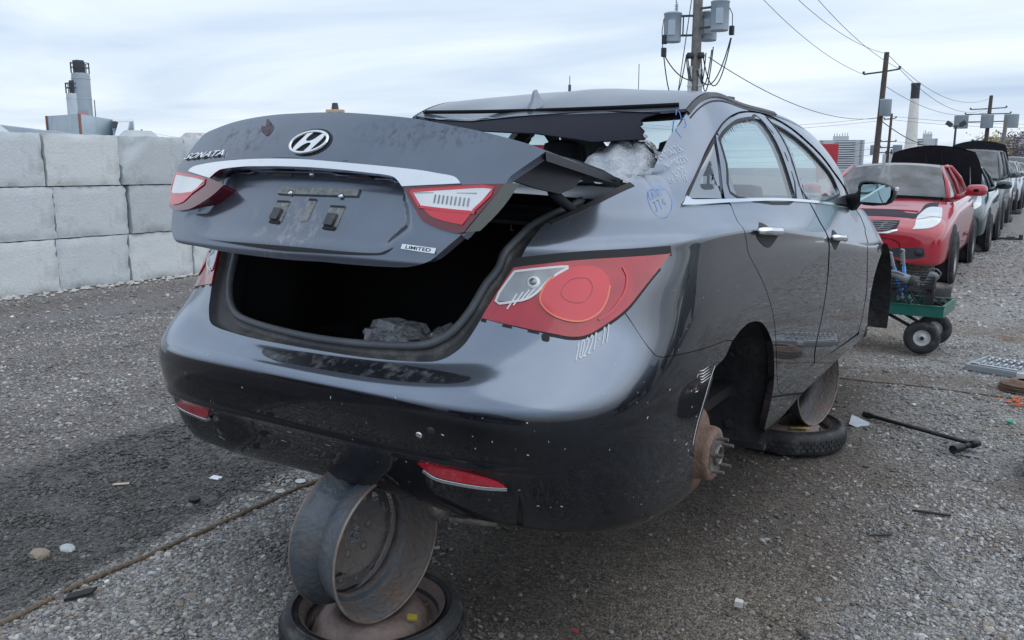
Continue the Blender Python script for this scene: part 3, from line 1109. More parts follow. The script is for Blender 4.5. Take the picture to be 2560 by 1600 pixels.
def tower(azl, azr, elt, d, label, bands, wf=(.35, .8), pent=(.3, .65), masts=6):
    azc = (azl + azr) / 2
    c = at(azc, d)
    t = thing("apartment_tower", label, "apartment tower", c, R(azc))
    w = 2 * d * math.tan(R(azl - azr) / 2)
    h = ht(elt, d)
    mb = MB(); mb.box((0, w * .2, h / 2), (w, w * .4, h)); mb.build("wall", m_twr, t)
    x0, x1 = -w / 2 + w * wf[0], -w / 2 + w * wf[1]
    fh = h / bands
    for k in range(bands):
        mb = MB(); mb.box(((x0 + x1) / 2, -.25, fh * (k + .62)), (x1 - x0, .5, fh * .62)); mb.build("window", m_twrg, t)
        mb = MB(); mb.box(((x0 + x1) / 2, -.8, fh * (k + .2)), (x1 - x0, 1.6, fh * .42)); mb.build("balcony", m_balc, t)
    for s_ in (.06, .93):
        for k in range(bands):
            mb = MB(); mb.box((-w / 2 + w * s_, -.1, fh * (k + .55)), (w * .05, .4, fh * .5)); mb.build("window", m_twrg, t)
    if pent:
        mb = MB(); mb.box((-w / 2 + w * (pent[0] + pent[1]) / 2, w * .2, h + fh * .9), (w * (pent[1] - pent[0]), w * .2, fh * 1.8)); ph = mb.build("penthouse", m_twr, t)
        rr = random.Random(int(azl * 10))
        mb = MB()
        for k in range(masts):
            x = -w / 2 + w * (pent[0] + (pent[1] - pent[0]) * (k + .5) / masts)
            mb.cyl((x, w * .2, h + fh * 1.8), (x, w * .2, h + fh * (2.4 + rr.random())), .25, n=4)
        mb.build("mast", m_dark, ph)
    return t


tower(12.98, 10.34, 1.66, 620, "wide apartment tower with white balcony bands behind the red board", 13)
tower(7.60, 6.33, 1.70, 760, "narrow apartment tower just right of the chimney", 12, wf=(.12, .38), pent=(.35, .75))
tower(3.66, 1.75, 1.74, 700, "apartment tower with balcony bands at the far right end of the row", 12, wf=(.34, .78), pent=None)
tower(2.15, -.6, 2.05, 900, "pale tower block rising behind the rightmost tower", 12, wf=(.5, .9), pent=None)

m_red = mat("red_board", (.50, .035, .05), .5, vary=.1, scale=2)
for az0, az1, e0, e1, d, lab in ((13.06, 11.82, -.7, 1.43, 66, "plain red sign board left of the red coupe in front of the tower"),
                                 (31.45, 30.35, -.9, 1.42, 60, "red board seen through the cabin of the black sedan")):
    t = thing("sign_board", lab, "sign", at((az0 + az1) / 2, d), R((az0 + az1) / 2))
    w = d * (math.tan(R(az0 - az1)))
    z1, z0 = ht(e1, d), ht(e0, d)
    mb = MB(); mb.box((0, 0, (z0 + z1) / 2), (w, .12, z1 - z0), bev=.015); mb.build("board", m_red, t)
    for s_ in (-1, 1):
        mb = MB(); mb.cyl((s_ * w * .4, .12, 0), (s_ * w * .4, .12, z1 - .1), .05, n=8); mb.build("leg", m_dark, t)

far_b = thing("warehouse", "low pale blue warehouse at the far end of the lane", "building", at(1.6, 170), R(1.6))
mb = MB(); mb.box((0, 10, 2.2), (16, 20, 4.4)); mb.build("wall", mat("warehouse_blue", (.42, .53, .62), .6, vary=.1, scale=.4), far_b)
mb = MB(); mb.box((0, 10, 4.5), (16.6, 20.6, .35)); mb.build("roof", mat("warehouse_roof", (.30, .36, .42), .6), far_b)
for k in range(4):
    mb = MB(); mb.box((-6 + k * 4, -.05, 1.6), (2.6, .14, 3.0), bev=.02); mb.build("door", mat("warehouse_door", (.55, .60, .64), .6), far_b)
plantr = thing("rooftop_plant", "grey factory block with stacks between the far pole and chimney", "building", at(8.5, 330), R(8.5))
mb = MB(); mb.box((0, 5, 3.0), (9, 10, 6.0)); mb.build("wall", m_twr, plantr)
for k in range(5):
    mb = MB(); mb.cyl((-3.4 + k * 1.6, 2, 6), (-3.4 + k * 1.6, 2, 7.2 + (k % 3) * .5), .3, n=6); mb.build("stack", m_dark, plantr)


def leaf_mat(name, c):
    return mat(name, c, .8, vary=.6, scale=1.5)


def tree(az, d, h, w, c, label, seed):
    t = thing("tree", label, "tree", at(az, d))
    rr = random.Random(seed)
    mb = MB()
    mb.tube([(0, 0, 0), (.1, 0, h * .3), (-.05, .1, h * .55)], [h * .035, h * .028, h * .018], 7)
    for k in range(7):
        a = rr.uniform(0, 6.28)
        z = h * rr.uniform(.25, .5)
        mb.tube([(0, 0, z), (math.cos(a) * w * .25, math.sin(a) * w * .25, z + h * .2), (math.cos(a) * w * .42, math.sin(a) * w * .42, z + h * .33)], [h * .016, h * .01, h * .005], 5)
    mb.build("trunk", m_woodd, t)
    V, F = [], []
    cl = [(rr.gauss(0, .33) * w * .5, rr.gauss(0, .33) * w * .5, h * rr.uniform(.35, .95)) for _ in range(34)]
    for (cx, cy, cz) in cl:
        for _ in range(60):
            r_ = w * .15
            p = Vector((cx + rr.gauss(0, 1) * r_, cy + rr.gauss(0, 1) * r_, cz + rr.gauss(0, 1) * r_ * .8))
            s_ = rr.uniform(.07, .15) * (h / 6)
            u_ = Vector((rr.gauss(0, 1), rr.gauss(0, 1), rr.gauss(0, 1))).normalized() * s_
            v_ = Vector((rr.gauss(0, 1), rr.gauss(0, 1), rr.gauss(0, 1))).normalized() * s_
            k = len(V)
            V += [p - u_, p + v_, p + u_, p - v_]
            F.append((k, k + 1, k + 2, k + 3))
    mk("crown", V, F, leaf_mat("leaves_" + str(seed), c), t, smooth=False)


tree(3.75, 100, 4.6, 3.6, (.30, .24, .06), "yellowing tree at the end of the car row", 3)
tree(2.75, 118, 5.2, 5.0, (.10, .07, .085), "purplish leafless looking tree right of the yellow one", 4)
tree(2.0, 126, 4.0, 4.2, (.085, .08, .08), "dull brown bush tree below the rightmost tower", 5)
tree(54.2, 60, ht(1.58, 60), 1.1, (.05, .07, .04), "small dark shrub tip poking over the block wall", 6)
# ------------------------------------------------------------------ body surface of the sedan (metres, car axes)
# ---------- car body side/rear surface : rails (w) x stations (s) ----------
Y0=0.95
YK=np.array([.95,1.4,2.0,2.6,3.2,3.7,4.2,4.62])
# rail: yr,n,zr,m, xs at YK, zs at YK
RAILS=[
# w0 lower lip underside
dict(yr=.24,n=3.6,zr=.265,m=4,x=[.85,.84,.845,.85,.85,.84,.80,.70],z=[.205,.165,.125,.125,.14,.15,.17,.20]),
# w1 lower lip
dict(yr=.135,n=3.9,zr=.285,m=4,x=[.903,.888,.882,.884,.886,.88,.84,.74],z=[.228,.195,.165,.165,.18,.19,.21,.24]),
# w2
dict(yr=.085,n=4.2,zr=.40,m=3,x=[.918,.908,.905,.905,.903,.895,.86,.76],z=[.36,.33,.31,.305,.31,.315,.32,.32]),
# w3 lower crease
dict(yr=.035,n=4.0,zr=.50,m=3,x=[.921,.912,.912,.912,.908,.90,.87,.78],z=[.48,.46,.45,.45,.45,.45,.45,.44]),
# w4 upper crease
dict(yr=.012,n=3.6,zr=.625,m=3,x=[.920,.914,.914,.914,.910,.90,.87,.78],z=[.61,.60,.59,.58,.57,.56,.55,.54]),
# w5 shelf inner / under lamp
dict(yr=.09,n=3.1,zr=.673,m=2.0,x=[.910,.908,.909,.909,.905,.89,.85,.76],z=[.765,.74,.71,.69,.66,.64,.62,.6]),
# w6 lamp mid
dict(yr=.15,n=2.9,zr=.80,m=2.0,x=[.897,.898,.901,.902,.897,.88,.84,.75],z=[.885,.865,.83,.79,.74,.70,.67,.65]),
# w7 just under shoulder crease
dict(yr=.20,n=2.7,zr=.93,m=2.0,x=[.890,.890,.893,.895,.889,.87,.83,.74],z=[.965,.945,.885,.83,.76,.71,.69,.67]),
# w8 just above shoulder crease
dict(yr=.23,n=2.6,zr=1.0,m=2.0,x=[.868,.872,.877,.879,.873,.855,.81,.71],z=[1.005,.985,.93,.87,.80,.755,.73,.71]),
# w9 belt
dict(yr=.42,n=2.6,zr=1.04,m=2.0,x=[.775,.785,.803,.812,.80,.765,.72,.60],z=[1.066,1.058,1.036,1.006,.958,.905,.86,.80]),
# w10 greenhouse middle
dict(yr=.60,n=2.6,zr=1.08,m=2.0,x=[.705,.712,.705,.705,.738,.725,.64,.50],z=[1.15,1.225,1.26,1.25,1.15,.985,.905,.83]),
# w11 cantrail
dict(yr=.72,n=2.6,zr=1.10,m=2.0,x=[.625,.605,.565,.555,.635,.68,.55,.40],z=[1.155,1.392,1.435,1.415,1.29,1.06,.95,.86]),
]
NR=len(RAILS)
def spline1(xk,yk):
    """cubic spline (natural) second derivs"""
    xk=np.asarray(xk,float);yk=np.asarray(yk,float);n=len(xk);h=np.diff(xk)
    A=np.zeros((n,n));b=np.zeros(n);A[0,0]=A[-1,-1]=1
    for i in range(1,n-1):
        A[i,i-1]=h[i-1];A[i,i]=2*(h[i-1]+h[i]);A[i,i+1]=h[i]
        b[i]=6*((yk[i+1]-yk[i])/h[i]-(yk[i]-yk[i-1])/h[i-1])
    M=np.linalg.solve(A,b)
    return xk,yk,M
def spev(sp,x):
    xk,yk,M=sp;x=np.asarray(x,float);i=np.clip(np.searchsorted(xk,x)-1,0,len(xk)-2);h=xk[i+1]-xk[i]
    a=(xk[i+1]-x)/h;b=(x-xk[i])/h
    return a*yk[i]+b*yk[i+1]+((a**3-a)*M[i]+(b**3-b)*M[i+1])*h*h/6
for RL_ in RAILS:
    # zero slope at Y0 for x: mirror a ghost knot
    g=np.concatenate([[2*Y0-YK[1]],YK]);RL_["sx"]=spline1(g,np.concatenate([[RL_["x"][1]],RL_["x"]]))
    RL_['sz']=spline1(np.concatenate([[0.45],YK]),np.concatenate([[RL_['z'][0]+(RL_['zr']-RL_['z'][0])*.12],RL_['z']]))
def railpt(k,s):
    """s in [0,1] rear half (0 = centre, 1 = where the corner meets the side), s in [1, ..] side, y = Y0 + (s-1)"""
    R=RAILS[k];s=np.asarray(s,float)
    a=R['x'][0];t=np.clip(s,0,1)*np.pi/2
    e=2./R['n']
    sn=np.sin(t);cs=np.cos(t)
    xr=a*sn**e; yr=Y0-(Y0-R['yr'])*np.maximum(cs,0)**e
    zr=R['zr']+(R['z'][0]-R['zr'])*(xr/a)**R['m']
    y=Y0+np.maximum(s-1,0)
    xs=spev(R['sx'],y);zs=spev(R['sz'],y)
    side=s>1
    return np.stack([np.where(side,xs,xr),np.where(side,y,yr),np.where(side,zs,zr)],-1)
WT=np.arange(NR,dtype=float)
# w spline basis: evaluate natural cubic spline through rails; linear operator precomputed
_h=np.ones(NR-1);_A=np.zeros((NR,NR));_B=np.zeros((NR,NR));_A[0,0]=_A[-1,-1]=1
for i in range(1,NR-1):
    _A[i,i-1]=1;_A[i,i]=4;_A[i,i+1]=1;_B[i,i-1]=6;_B[i,i]=-12;_B[i,i+1]=6
_M=np.linalg.solve(_A,_B)
def wbasis(w):
    w=np.asarray(w,float);i=np.clip(np.floor(w).astype(int),0,NR-2);b=w-i;a=1-b
    out=np.zeros(w.shape+(NR,))
    I=np.eye(NR)
    return a[...,None]*I[i]+b[...,None]*I[i+1]+((a**3-a)[...,None]*_M[i]+(b**3-b)[...,None]*_M[i+1])/6
def S(s,w):
    s=np.asarray(s,float);w=np.asarray(w,float);s,w=np.broadcast_arrays(s,w)
    sg=np.where(s<0,-1.,1.);s=np.abs(s)
    P=np.stack([railpt(k,s) for k in range(NR)],-2)
    Q=(wbasis(w)[...,None]*P).sum(-2)
    return Q*np.stack([sg,np.ones_like(sg),np.ones_like(sg)],-1)

# outlines measured on the sedan: (u, v) on its body surfaces, third value 1 = corner
BAKE = {
    'body_side_a': [[0.7983, 6.8153, 1], [0.7077, 5.9075], [0.6656, 5.5395, 1], [0.7191, 5.0196], [0.772, 4.6617], [0.8007, 4.5505], [0.8375, 4.5075], [0.9466, 4.4003], [1.076, 4.2396, 1], [1.161, 4.3775], [1.2425, 4.4493], [1.3309, 4.4211], [1.41, 4.3036], [1.4896, 4.0158], [1.557, 3.6408], [1.5961, 3.2429], [1.623, 2.7329], [1.6294, 2.235], [1.6176, 1.8486], [1.6053, 1.3504, 1], [1.6218, 1.1195, 1], [1.6964, 0.6548, 1], [2.063, 1.3104], [2.568, 1.4226], [3.0839, 1.407], [3.6557, 1.1027, 1], [3.5494, 1.5931, 1], [3.3238, 1.6561, 1], [2.2869, 2.0593], [1.7656, 1.9072, 1], [1.6866, 2.243], [1.6191, 3.3278], [1.5471, 4.3524], [1.4499, 5.1157], [1.3315, 5.7866], [1.2597, 6.2817], [1.245, 6.7764], [1.2269, 7.3019], [1.2336, 8.0216], [1.2989, 8.4637], [1.363, 8.8184], [1.3683, 8.9462, 1], [1.1395, 8.9567], [0.9789, 8.9921, 1], [0.9794, 9.0447, 1], [1.1021, 9.4844], [1.2779, 9.9794], [1.3706, 10.1768], [1.477, 10.3185], [1.5944, 10.4399], [1.7115, 10.5281], [1.8334, 10.608], [2.0047, 10.7304], [2.2026, 10.8388], [2.3925, 10.8874], [2.4941, 10.8651], [2.621, 10.7428], [2.7267, 10.5525], [2.8173, 10.2998], [2.9855, 9.985], [3.1403, 9.7429], [3.43, 9.5794, 1]],
    'deckedge': [[0.3642, 6.8529, 1], [0.3793, 7.0727], [0.4071, 7.8407], [0.4339, 8.6979], [0.4837, 8.9983], [0.5947, 9.4784], [0.677, 9.7316], [0.7378, 9.868], [0.8348, 10.2981], [1.1749, 10.9974], [1.3184, 10.9691], [1.3949, 10.9618]],
    'lamp': [[0.3642, 6.8475, 1], [0.4259, 6.9125], [0.5557, 6.9778], [0.7976, 6.8626, 1], [0.7664, 6.4591], [0.7076, 5.9169], [0.6627, 5.585], [0.5954, 5.3352], [0.5553, 5.2463], [0.5163, 5.2755], [0.4696, 5.3948], [0.3003, 5.8363, 1]],
    'lampclear': [[0.3674, 6.7376, 1], [0.4264, 6.7776], [0.4949, 6.7825, 1], [0.4712, 6.6215], [0.4483, 6.4682], [0.4266, 6.2515], [0.4042, 6.1316], [0.3763, 6.0977], [0.3299, 6.1275, 1]],
    'lampcirc': [[0.5153, 6.7649], [0.5683, 6.7019], [0.599, 6.4443], [0.6117, 6.1887], [0.6065, 5.886], [0.5867, 5.6395], [0.5499, 5.5389], [0.5131, 5.5795], [0.4714, 5.7308], [0.4429, 5.9323], [0.433, 6.1237], [0.4417, 6.3667], [0.4618, 6.5797], [0.4853, 6.7242]],
    'lampcirc2': [[0.6423, 6.6288], [0.66, 6.3181], [0.6574, 5.9906], [0.6418, 5.7932], [0.6204, 5.6154], [0.588, 5.5017]],
    'lampbulb': [[0.4128, 6.4587], [0.4022, 6.4658], [0.4116, 6.5778], [0.4224, 6.4518], [0.4142, 6.328]],
    'bumper_edge': [[0.3003, 5.8326, 1], [0.2841, 5.5939], [0.2661, 5.364], [0.2435, 5.1916], [0.2257, 5.0954], [0.2027, 5.0358], [0.168, 5.0286], [0.1358, 5.0418], [0.0901, 5.0576], [0.0466, 5.0784], [0.0161, 5.0971], [0.0046, 5.1014]],
    'bumper_gap': [[0.6646, 5.5164, 1], [0.7194, 5.0049], [0.7694, 4.6589], [0.8012, 4.5371], [0.838, 4.4939], [0.9469, 4.3857], [1.068, 4.2316, 1]],
    'bumper_arch': [[1.068, 4.2316, 1], [0.9965, 3.9229], [0.989, 3.6348], [0.98, 3.1933], [0.9699, 2.7383], [0.9625, 2.273], [0.9607, 1.6994], [1.0064, 0.805, 1]],
    'rear_door_low': [[1.3917, 9.0448, 1], [1.3687, 8.8178], [1.3047, 8.4631], [1.2392, 8.019], [1.2332, 7.2974], [1.2514, 6.773], [1.2661, 6.2785], [1.3382, 5.7838], [1.4573, 5.1122], [1.5551, 4.3449], [1.6277, 3.3169], [1.6958, 2.2294], [1.7657, 1.9391, 1], [2.2745, 2.1116, 1], [2.2503, 2.5466], [2.307, 3.4298], [2.377, 4.5458], [2.409, 5.5505], [2.4224, 6.6827], [2.4026, 8.2626], [2.3965, 8.7799], [2.3656, 9.0132, 1]],
    'rear_frame': [[2.3647, 9.0217, 1], [2.3114, 9.086], [2.382, 10.664, 1], [2.4081, 10.7729, 1], [2.3436, 10.809], [2.1623, 10.7659], [1.9839, 10.672], [1.8336, 10.5706], [1.7148, 10.4969], [1.604, 10.4123], [1.497, 10.2988, 1], [1.4563, 10.0329], [1.3613, 9.1133, 1], [1.3898, 9.0451, 1]],
    'rear_glass': [[1.5095, 10.2191, 1], [1.5811, 10.2981], [1.684, 10.3747], [1.8052, 10.4542], [1.9271, 10.5148], [2.1043, 10.5985], [2.2558, 10.6003, 1], [2.2006, 9.0521, 1], [1.4845, 9.102, 1], [1.4895, 9.7806]],
    'quarter_glass': [[1.4702, 10.2622, 1], [1.4401, 10.0506], [1.3431, 9.1172, 1], [1.0449, 9.2334, 1], [1.2601, 9.8926]],
    'teardrop': [[1.3667, 9.9294], [1.358, 9.6945], [1.3422, 9.4913], [1.3127, 9.3696], [1.268, 9.3598], [1.2203, 9.3921], [1.212, 9.4977], [1.2523, 9.6561], [1.3117, 9.8175]],
    'front_door_low': [[2.3861, 9.0139, 1], [2.4181, 8.7813], [2.4267, 8.2687], [2.4461, 6.6821], [2.4328, 5.5397], [2.4006, 4.5237], [2.3309, 3.4025], [2.2743, 2.5139], [2.2968, 2.0704, 1], [3.2957, 1.786, 1], [3.3418, 2.2008], [3.3955, 3.1195], [3.3732, 4.1096], [3.38, 5.3689], [3.4872, 7.8533], [3.6359, 8.3887], [3.704, 8.8166], [3.6084, 9.073, 1]],
    'front_frame': [[3.6182, 9.094, 1], [3.3371, 9.447], [3.0927, 9.6679], [2.9395, 9.9105], [2.7664, 10.2119], [2.6719, 10.4553], [2.5611, 10.6435], [2.4226, 10.704, 1], [2.3238, 9.062], [2.3827, 9.0138, 1]],
    'front_glass': [[2.4089, 10.5438, 1], [2.5471, 10.3927], [2.6893, 10.1605], [2.839, 9.8793], [3.0013, 9.6472], [3.079, 9.4117], [3.046, 9.1904, 1], [2.3589, 9.0465, 1]],
    'fender_gap': [[3.3277, 1.7133, 1], [3.3691, 2.1679], [3.4228, 3.0903], [3.3999, 4.0821], [3.4075, 5.3544], [3.5183, 7.8574], [3.6702, 8.3883], [3.7425, 8.8216], [3.6587, 9.0971, 1]],
    'fender_arch': [[3.6557, 1.1027, 1], [3.5624, 2.1276], [3.5717, 3.1272], [3.6583, 3.9836], [3.8281, 4.7459], [4.0124, 5.1431], [4.3041, 5.2251]],
    'chrome': [[0.9758, 9.0078, 1], [1.0141, 9.1742], [1.0416, 9.2717, 1], [1.0593, 9.202], [1.0955, 9.1251], [1.3903, 9.0663], [1.9028, 9.0501], [2.3771, 9.0178], [2.7906, 8.9905], [3.4478, 9.0211, 1], [3.3248, 8.9483, 1], [2.7723, 8.9345], [2.3598, 8.9607], [1.8883, 8.9917], [1.3697, 8.9697], [1.0724, 8.9667]],
    'reflector_r': [[0.1199, 2.3904, 1], [0.1449, 2.4311], [0.201, 2.422], [0.2563, 2.3644], [0.2943, 2.2779], [0.3181, 2.1307, 1], [0.2637, 2.0955], [0.1999, 2.0648], [0.1515, 2.0752], [0.1317, 2.1769]],
    'reflector_rs': [[0.1148, 2.3963, 1], [0.1219, 2.4512], [0.204, 2.5054], [0.301, 2.3241], [0.3193, 2.0882, 1], [0.2623, 2.0263], [0.1985, 1.9942], [0.1457, 1.9879], [0.1231, 2.1446]],
    'reflector_l': [[-0.4162, 2.2607, 1], [-0.2331, 2.3985], [-0.1529, 2.3879, 1], [-0.1699, 2.2018], [-0.1901, 2.1242, 1], [-0.2812, 2.0782], [-0.3962, 2.031]],
    'sensor': [[0.1856, 3.3654]],
    'sensor_l': [[-0.1615, 3.4211]],
    'scuffs': [[0.4532, 3.0742], [0.4392, 2.6006], [0.3544, 3.0435], [0.8068, 2.1938], [0.994, 3.6755]],
    'handle1': [[1.3436, 7.5917, 1], [1.6504, 7.4289, 1], [1.6225, 7.1022], [1.3488, 7.0413, 1]],
    'handle1b': [[1.3533, 7.04], [1.4607, 8.1099], [1.537, 7.4671], [1.6175, 7.0094], [1.49, 6.3754]],
    'handle2': [[2.467, 7.6156], [2.7196, 7.3032], [2.6903, 6.799], [2.4722, 6.983]],
    'hand2b': [[2.4722, 6.983], [2.5776, 8.065], [2.6662, 7.6702], [2.6754, 6.942], [2.5523, 5.9646]],
    'liner': [[1.4615, 2.6379], [1.5952, 1.4589]],
    'w1': [[0.5363, 4.7827], [0.6256, 5.0527]],
    'w2': [[1.1123, 10.8365], [1.232, 10.441], [1.1313, 10.9572]],
    'w3': [[1.0845, 10.3721], [1.2169, 10.1234]],
    'w4': [[1.0606, 9.9326], [1.1543, 9.9089]],
    'w5': [[0.9946, 9.7371], [1.1322, 9.6684]],
    'w6': [[0.8207, 9.2755], [0.9228, 9.4192]],
    'w6b': [[0.8242, 8.9039], [0.9125, 9.0847]],
    'wc': [[0.8775, 9.6723], [0.9491, 9.5857], [0.9477, 9.2137], [0.8943, 8.86], [0.8411, 8.6805], [0.8149, 8.8418], [0.811, 9.2211], [0.8235, 9.5164]],
    'w7': [[1.2743, 10.7448], [1.4636, 10.4061]],
    'stickpad': [[0.445, 5.4084], [0.4621, 5.3658], [0.4633, 5.2576], [0.4472, 5.2915]],
    'protector': [[-0.0314, 4.6732], [-0.0336, 4.8577], [-0.0087, 4.9124], [0.0092, 5.0001], [0.0985, 4.982], [0.2037, 4.8252], [0.2654, 4.694], [0.2901, 4.6231], [0.2803, 4.5434], [0.2417, 4.4677], [0.1432, 4.4297], [0.0413, 4.4383], [0.0007, 4.4476], [-0.0147, 4.526]],
    'lid': [[-0.6266, 1.1776, 1], [-0.5947, 1.2024], [-0.5694, 1.2477], [-0.5444, 1.2781], [-0.4913, 1.2939], [-0.4139, 1.3108], [-0.3231, 1.3225], [-0.2208, 1.3298], [-0.1212, 1.3315], [-0.0352, 1.3317], [0.0661, 1.3288], [0.1891, 1.32], [0.3015, 1.3094], [0.3874, 1.2964], [0.4316, 1.2886], [0.5267, 1.2715], [0.6456, 1.2434], [0.6927, 1.2255, 1], [0.6712, 1.2055], [0.6323, 1.1716], [0.6242, 1.1603], [0.6205, 1.1481, 1], [0.5538, 1.0337], [0.542, 1.0287], [0.4873, 0.9746], [0.4666, 0.9622], [0.4442, 0.9543], [0.4076, 0.9473], [0.3323, 0.9449], [0.2329, 0.9449], [0.1512, 0.9459], [0.0543, 0.9436], [-0.0732, 0.9446], [-0.2176, 0.9465], [-0.3344, 0.9518], [-0.464, 0.954], [-0.5023, 0.9643], [-0.5223, 0.9831], [-0.5394, 1.0057], [-0.5565, 1.0404], [-0.5541, 1.0453, 1], [-0.6125, 1.1474], [-0.6129, 1.1634, 1]],
    'strip': [[-0.5241, 1.1613, 1], [-0.5107, 1.1712], [-0.4749, 1.1795], [-0.3665, 1.1906], [-0.2373, 1.198], [-0.1211, 1.2008], [0.0112, 1.1999], [0.158, 1.1925], [0.2669, 1.186], [0.3854, 1.1771], [0.4427, 1.1698], [0.4796, 1.1648], [0.4948, 1.1602], [0.5054, 1.1525], [0.5107, 1.1465, 1], [0.4329, 1.1419], [0.3549, 1.1371, 1], [0.3333, 1.1543], [0.3137, 1.1618], [0.2744, 1.1662], [0.1659, 1.174], [0.0493, 1.1796], [-0.0786, 1.1813], [-0.1374, 1.1806], [-0.2253, 1.1788], [-0.3253, 1.1709], [-0.3549, 1.1619], [-0.3765, 1.1482], [-0.3808, 1.1442, 1], [-0.4567, 1.1533]],
    'rl_r': [[0.3592, 1.1342, 1], [0.5078, 1.1436], [0.6205, 1.1481, 1], [0.5506, 1.0345, 1], [0.5341, 1.0321], [0.499, 1.0374], [0.4617, 1.0474], [0.4375, 1.0569], [0.4229, 1.0692], [0.3914, 1.0998]],
    'rl_r_clear': [[0.3848, 1.1251, 1], [0.4886, 1.1338], [0.5948, 1.1368, 1], [0.5621, 1.0839], [0.5585, 1.0792, 1], [0.432, 1.0875, 1], [0.4175, 1.0926]],
    'rl_r_red': [[0.4333, 1.0835, 1], [0.5576, 1.0764, 1], [0.5433, 1.05, 1], [0.4935, 1.0578], [0.4597, 1.0671]],
    'rl_l': [[-0.6113, 1.1635, 1], [-0.3808, 1.1442, 1], [-0.2972, 1.1269, 1], [-0.3428, 1.0927], [-0.4238, 1.0573], [-0.4867, 1.0469], [-0.5466, 1.0469], [-0.5782, 1.0543, 1]],
    'rl_l_clear': [[-0.6028, 1.1529, 1], [-0.4019, 1.1378, 1], [-0.4497, 1.1006], [-0.4638, 1.0976, 1], [-0.5882, 1.092, 1]],
    'rl_l_red': [[-0.5893, 1.0897, 1], [-0.4509, 1.0968, 1], [-0.4901, 1.0701], [-0.5419, 1.0602], [-0.5711, 1.0606, 1]],
    'rl_r_side': [[0.6205, 1.1481], [0.6257, 1.1426], [0.5635, 1.035], [0.5536, 1.0346]],
    'emblem': [[-0.0703, 1.2409], [0.0677, 1.248], [-0.0151, 1.2767], [0.0076, 1.2172], [-0.0005, 1.2455]],
    'sonata': [[-0.5873, 1.1958], [-0.3544, 1.2092], [-0.3552, 1.2255], [-0.5615, 1.2131]],
    'limited': [[0.3955, 0.9901], [0.4878, 0.9825], [0.4894, 0.9952], [0.3968, 1.0015]],
    'slit': [[-0.3045, 0.9766, 1], [-0.2271, 0.976], [-0.1545, 0.9773], [0.0079, 0.9786], [0.1232, 0.9781], [0.2325, 0.9761], [0.3256, 0.9771], [0.353, 0.9843], [0.3712, 0.9927, 1], [0.3593, 0.9817], [0.3323, 0.9726], [0.2339, 0.9683], [0.1252, 0.967], [0.0105, 0.9652], [-0.1526, 0.9699]],
    'recess': [[-0.3256, 1.1715], [-0.0786, 1.1813], [0.166, 1.1738], [0.3132, 1.1618], [0.3555, 1.1351], [0.4388, 1.056], [0.3779, 0.9968], [0.3316, 0.9765], [0.1229, 0.979], [-0.1545, 0.9773], [-0.3045, 0.9766], [-0.4127, 1.013], [-0.4238, 1.0573], [-0.2985, 1.1266]],
    'mounts': [[-0.0614, 1.0615], [0.0461, 1.0677], [0.1423, 1.0551], [-0.0978, 1.1165], [0.1931, 1.1178], [-0.0451, 1.1179], [0.1415, 1.1145]],
    'stain': [[-0.2207, 1.2905], [-0.2412, 1.3166], [-0.1982, 1.2994], [-0.1834, 1.2877], [-0.19, 1.2673], [-0.2284, 1.2791], [-0.2437, 1.2967]],
    'keyhole': [[0.0031, 1.1643], [-0.2391, 1.1593], [-0.1118, 1.1614], [0.178, 1.1598]],
    'seal_r': [[0.0001, 5.3815], [0.0448, 5.3911], [0.1173, 5.3996], [0.1665, 5.423], [0.2002, 5.512], [0.234, 5.7025], [0.2671, 6.0689], [0.2952, 6.5457], [0.3326, 7.0796], [0.3618, 8.4124], [0.3766, 9.0128], [0.4208, 9.3696], [0.4804, 9.6398], [0.5098, 9.8691]],
    'seal_l': [[-0.5423, 6.3397], [-0.3563, 6.0089], [-0.2782, 5.6701], [-0.2196, 5.4052], [-0.1737, 5.3559], [-0.1046, 5.3547]],
    'mirror_h': [[0.8501, 1.0599], [0.8578, 1.0839], [0.8798, 1.0929], [0.9216, 1.0919], [0.9797, 1.0801], [1.0117, 1.067], [1.032, 1.051], [1.0367, 1.0344], [1.0353, 1.0107], [1.019, 0.9802], [0.9951, 0.9692], [0.9322, 0.9625], [0.8832, 0.9653], [0.8595, 0.9786]],
    'mirror_g': [[0.8683, 1.0538], [0.8767, 1.071], [0.9469, 1.076], [1.0079, 1.0638], [1.0132, 1.0541], [1.012, 1.0145], [0.9956, 0.9835], [0.9801, 0.979], [0.8709, 0.9825]],
    'lid_side': [[0.3624, 1.2257], [0.5225, 1.2061], [0.6889, 1.1772], [0.8059, 1.1461], [0.7811, 1.1455], [0.6291, 1.1612], [0.5639, 1.1602], [0.5231, 1.1307], [0.4409, 1.1163], [0.3222, 1.1347], [0.1885, 1.1607]],
    'remnant': [[-0.5261, 0.0829, 1], [-0.3499, 0.1252], [-0.2088, 0.1419], [-0.0933, 0.0992], [0.0148, 0.059], [0.2898, 0.0122], [0.5293, 0.0898, 1], [0.4927, 0.1578], [0.4899, 0.1934], [0.5116, 0.2546], [0.5093, 0.2874], [0.5403, 0.3548], [0.5421, 0.3948], [0.5639, 0.4542, 1], [0.5009, 0.4607], [0.402, 0.4694], [0.3387, 0.4314], [0.1688, 0.3485], [-0.1291, 0.2909], [-0.2668, 0.2274, 1]],
}
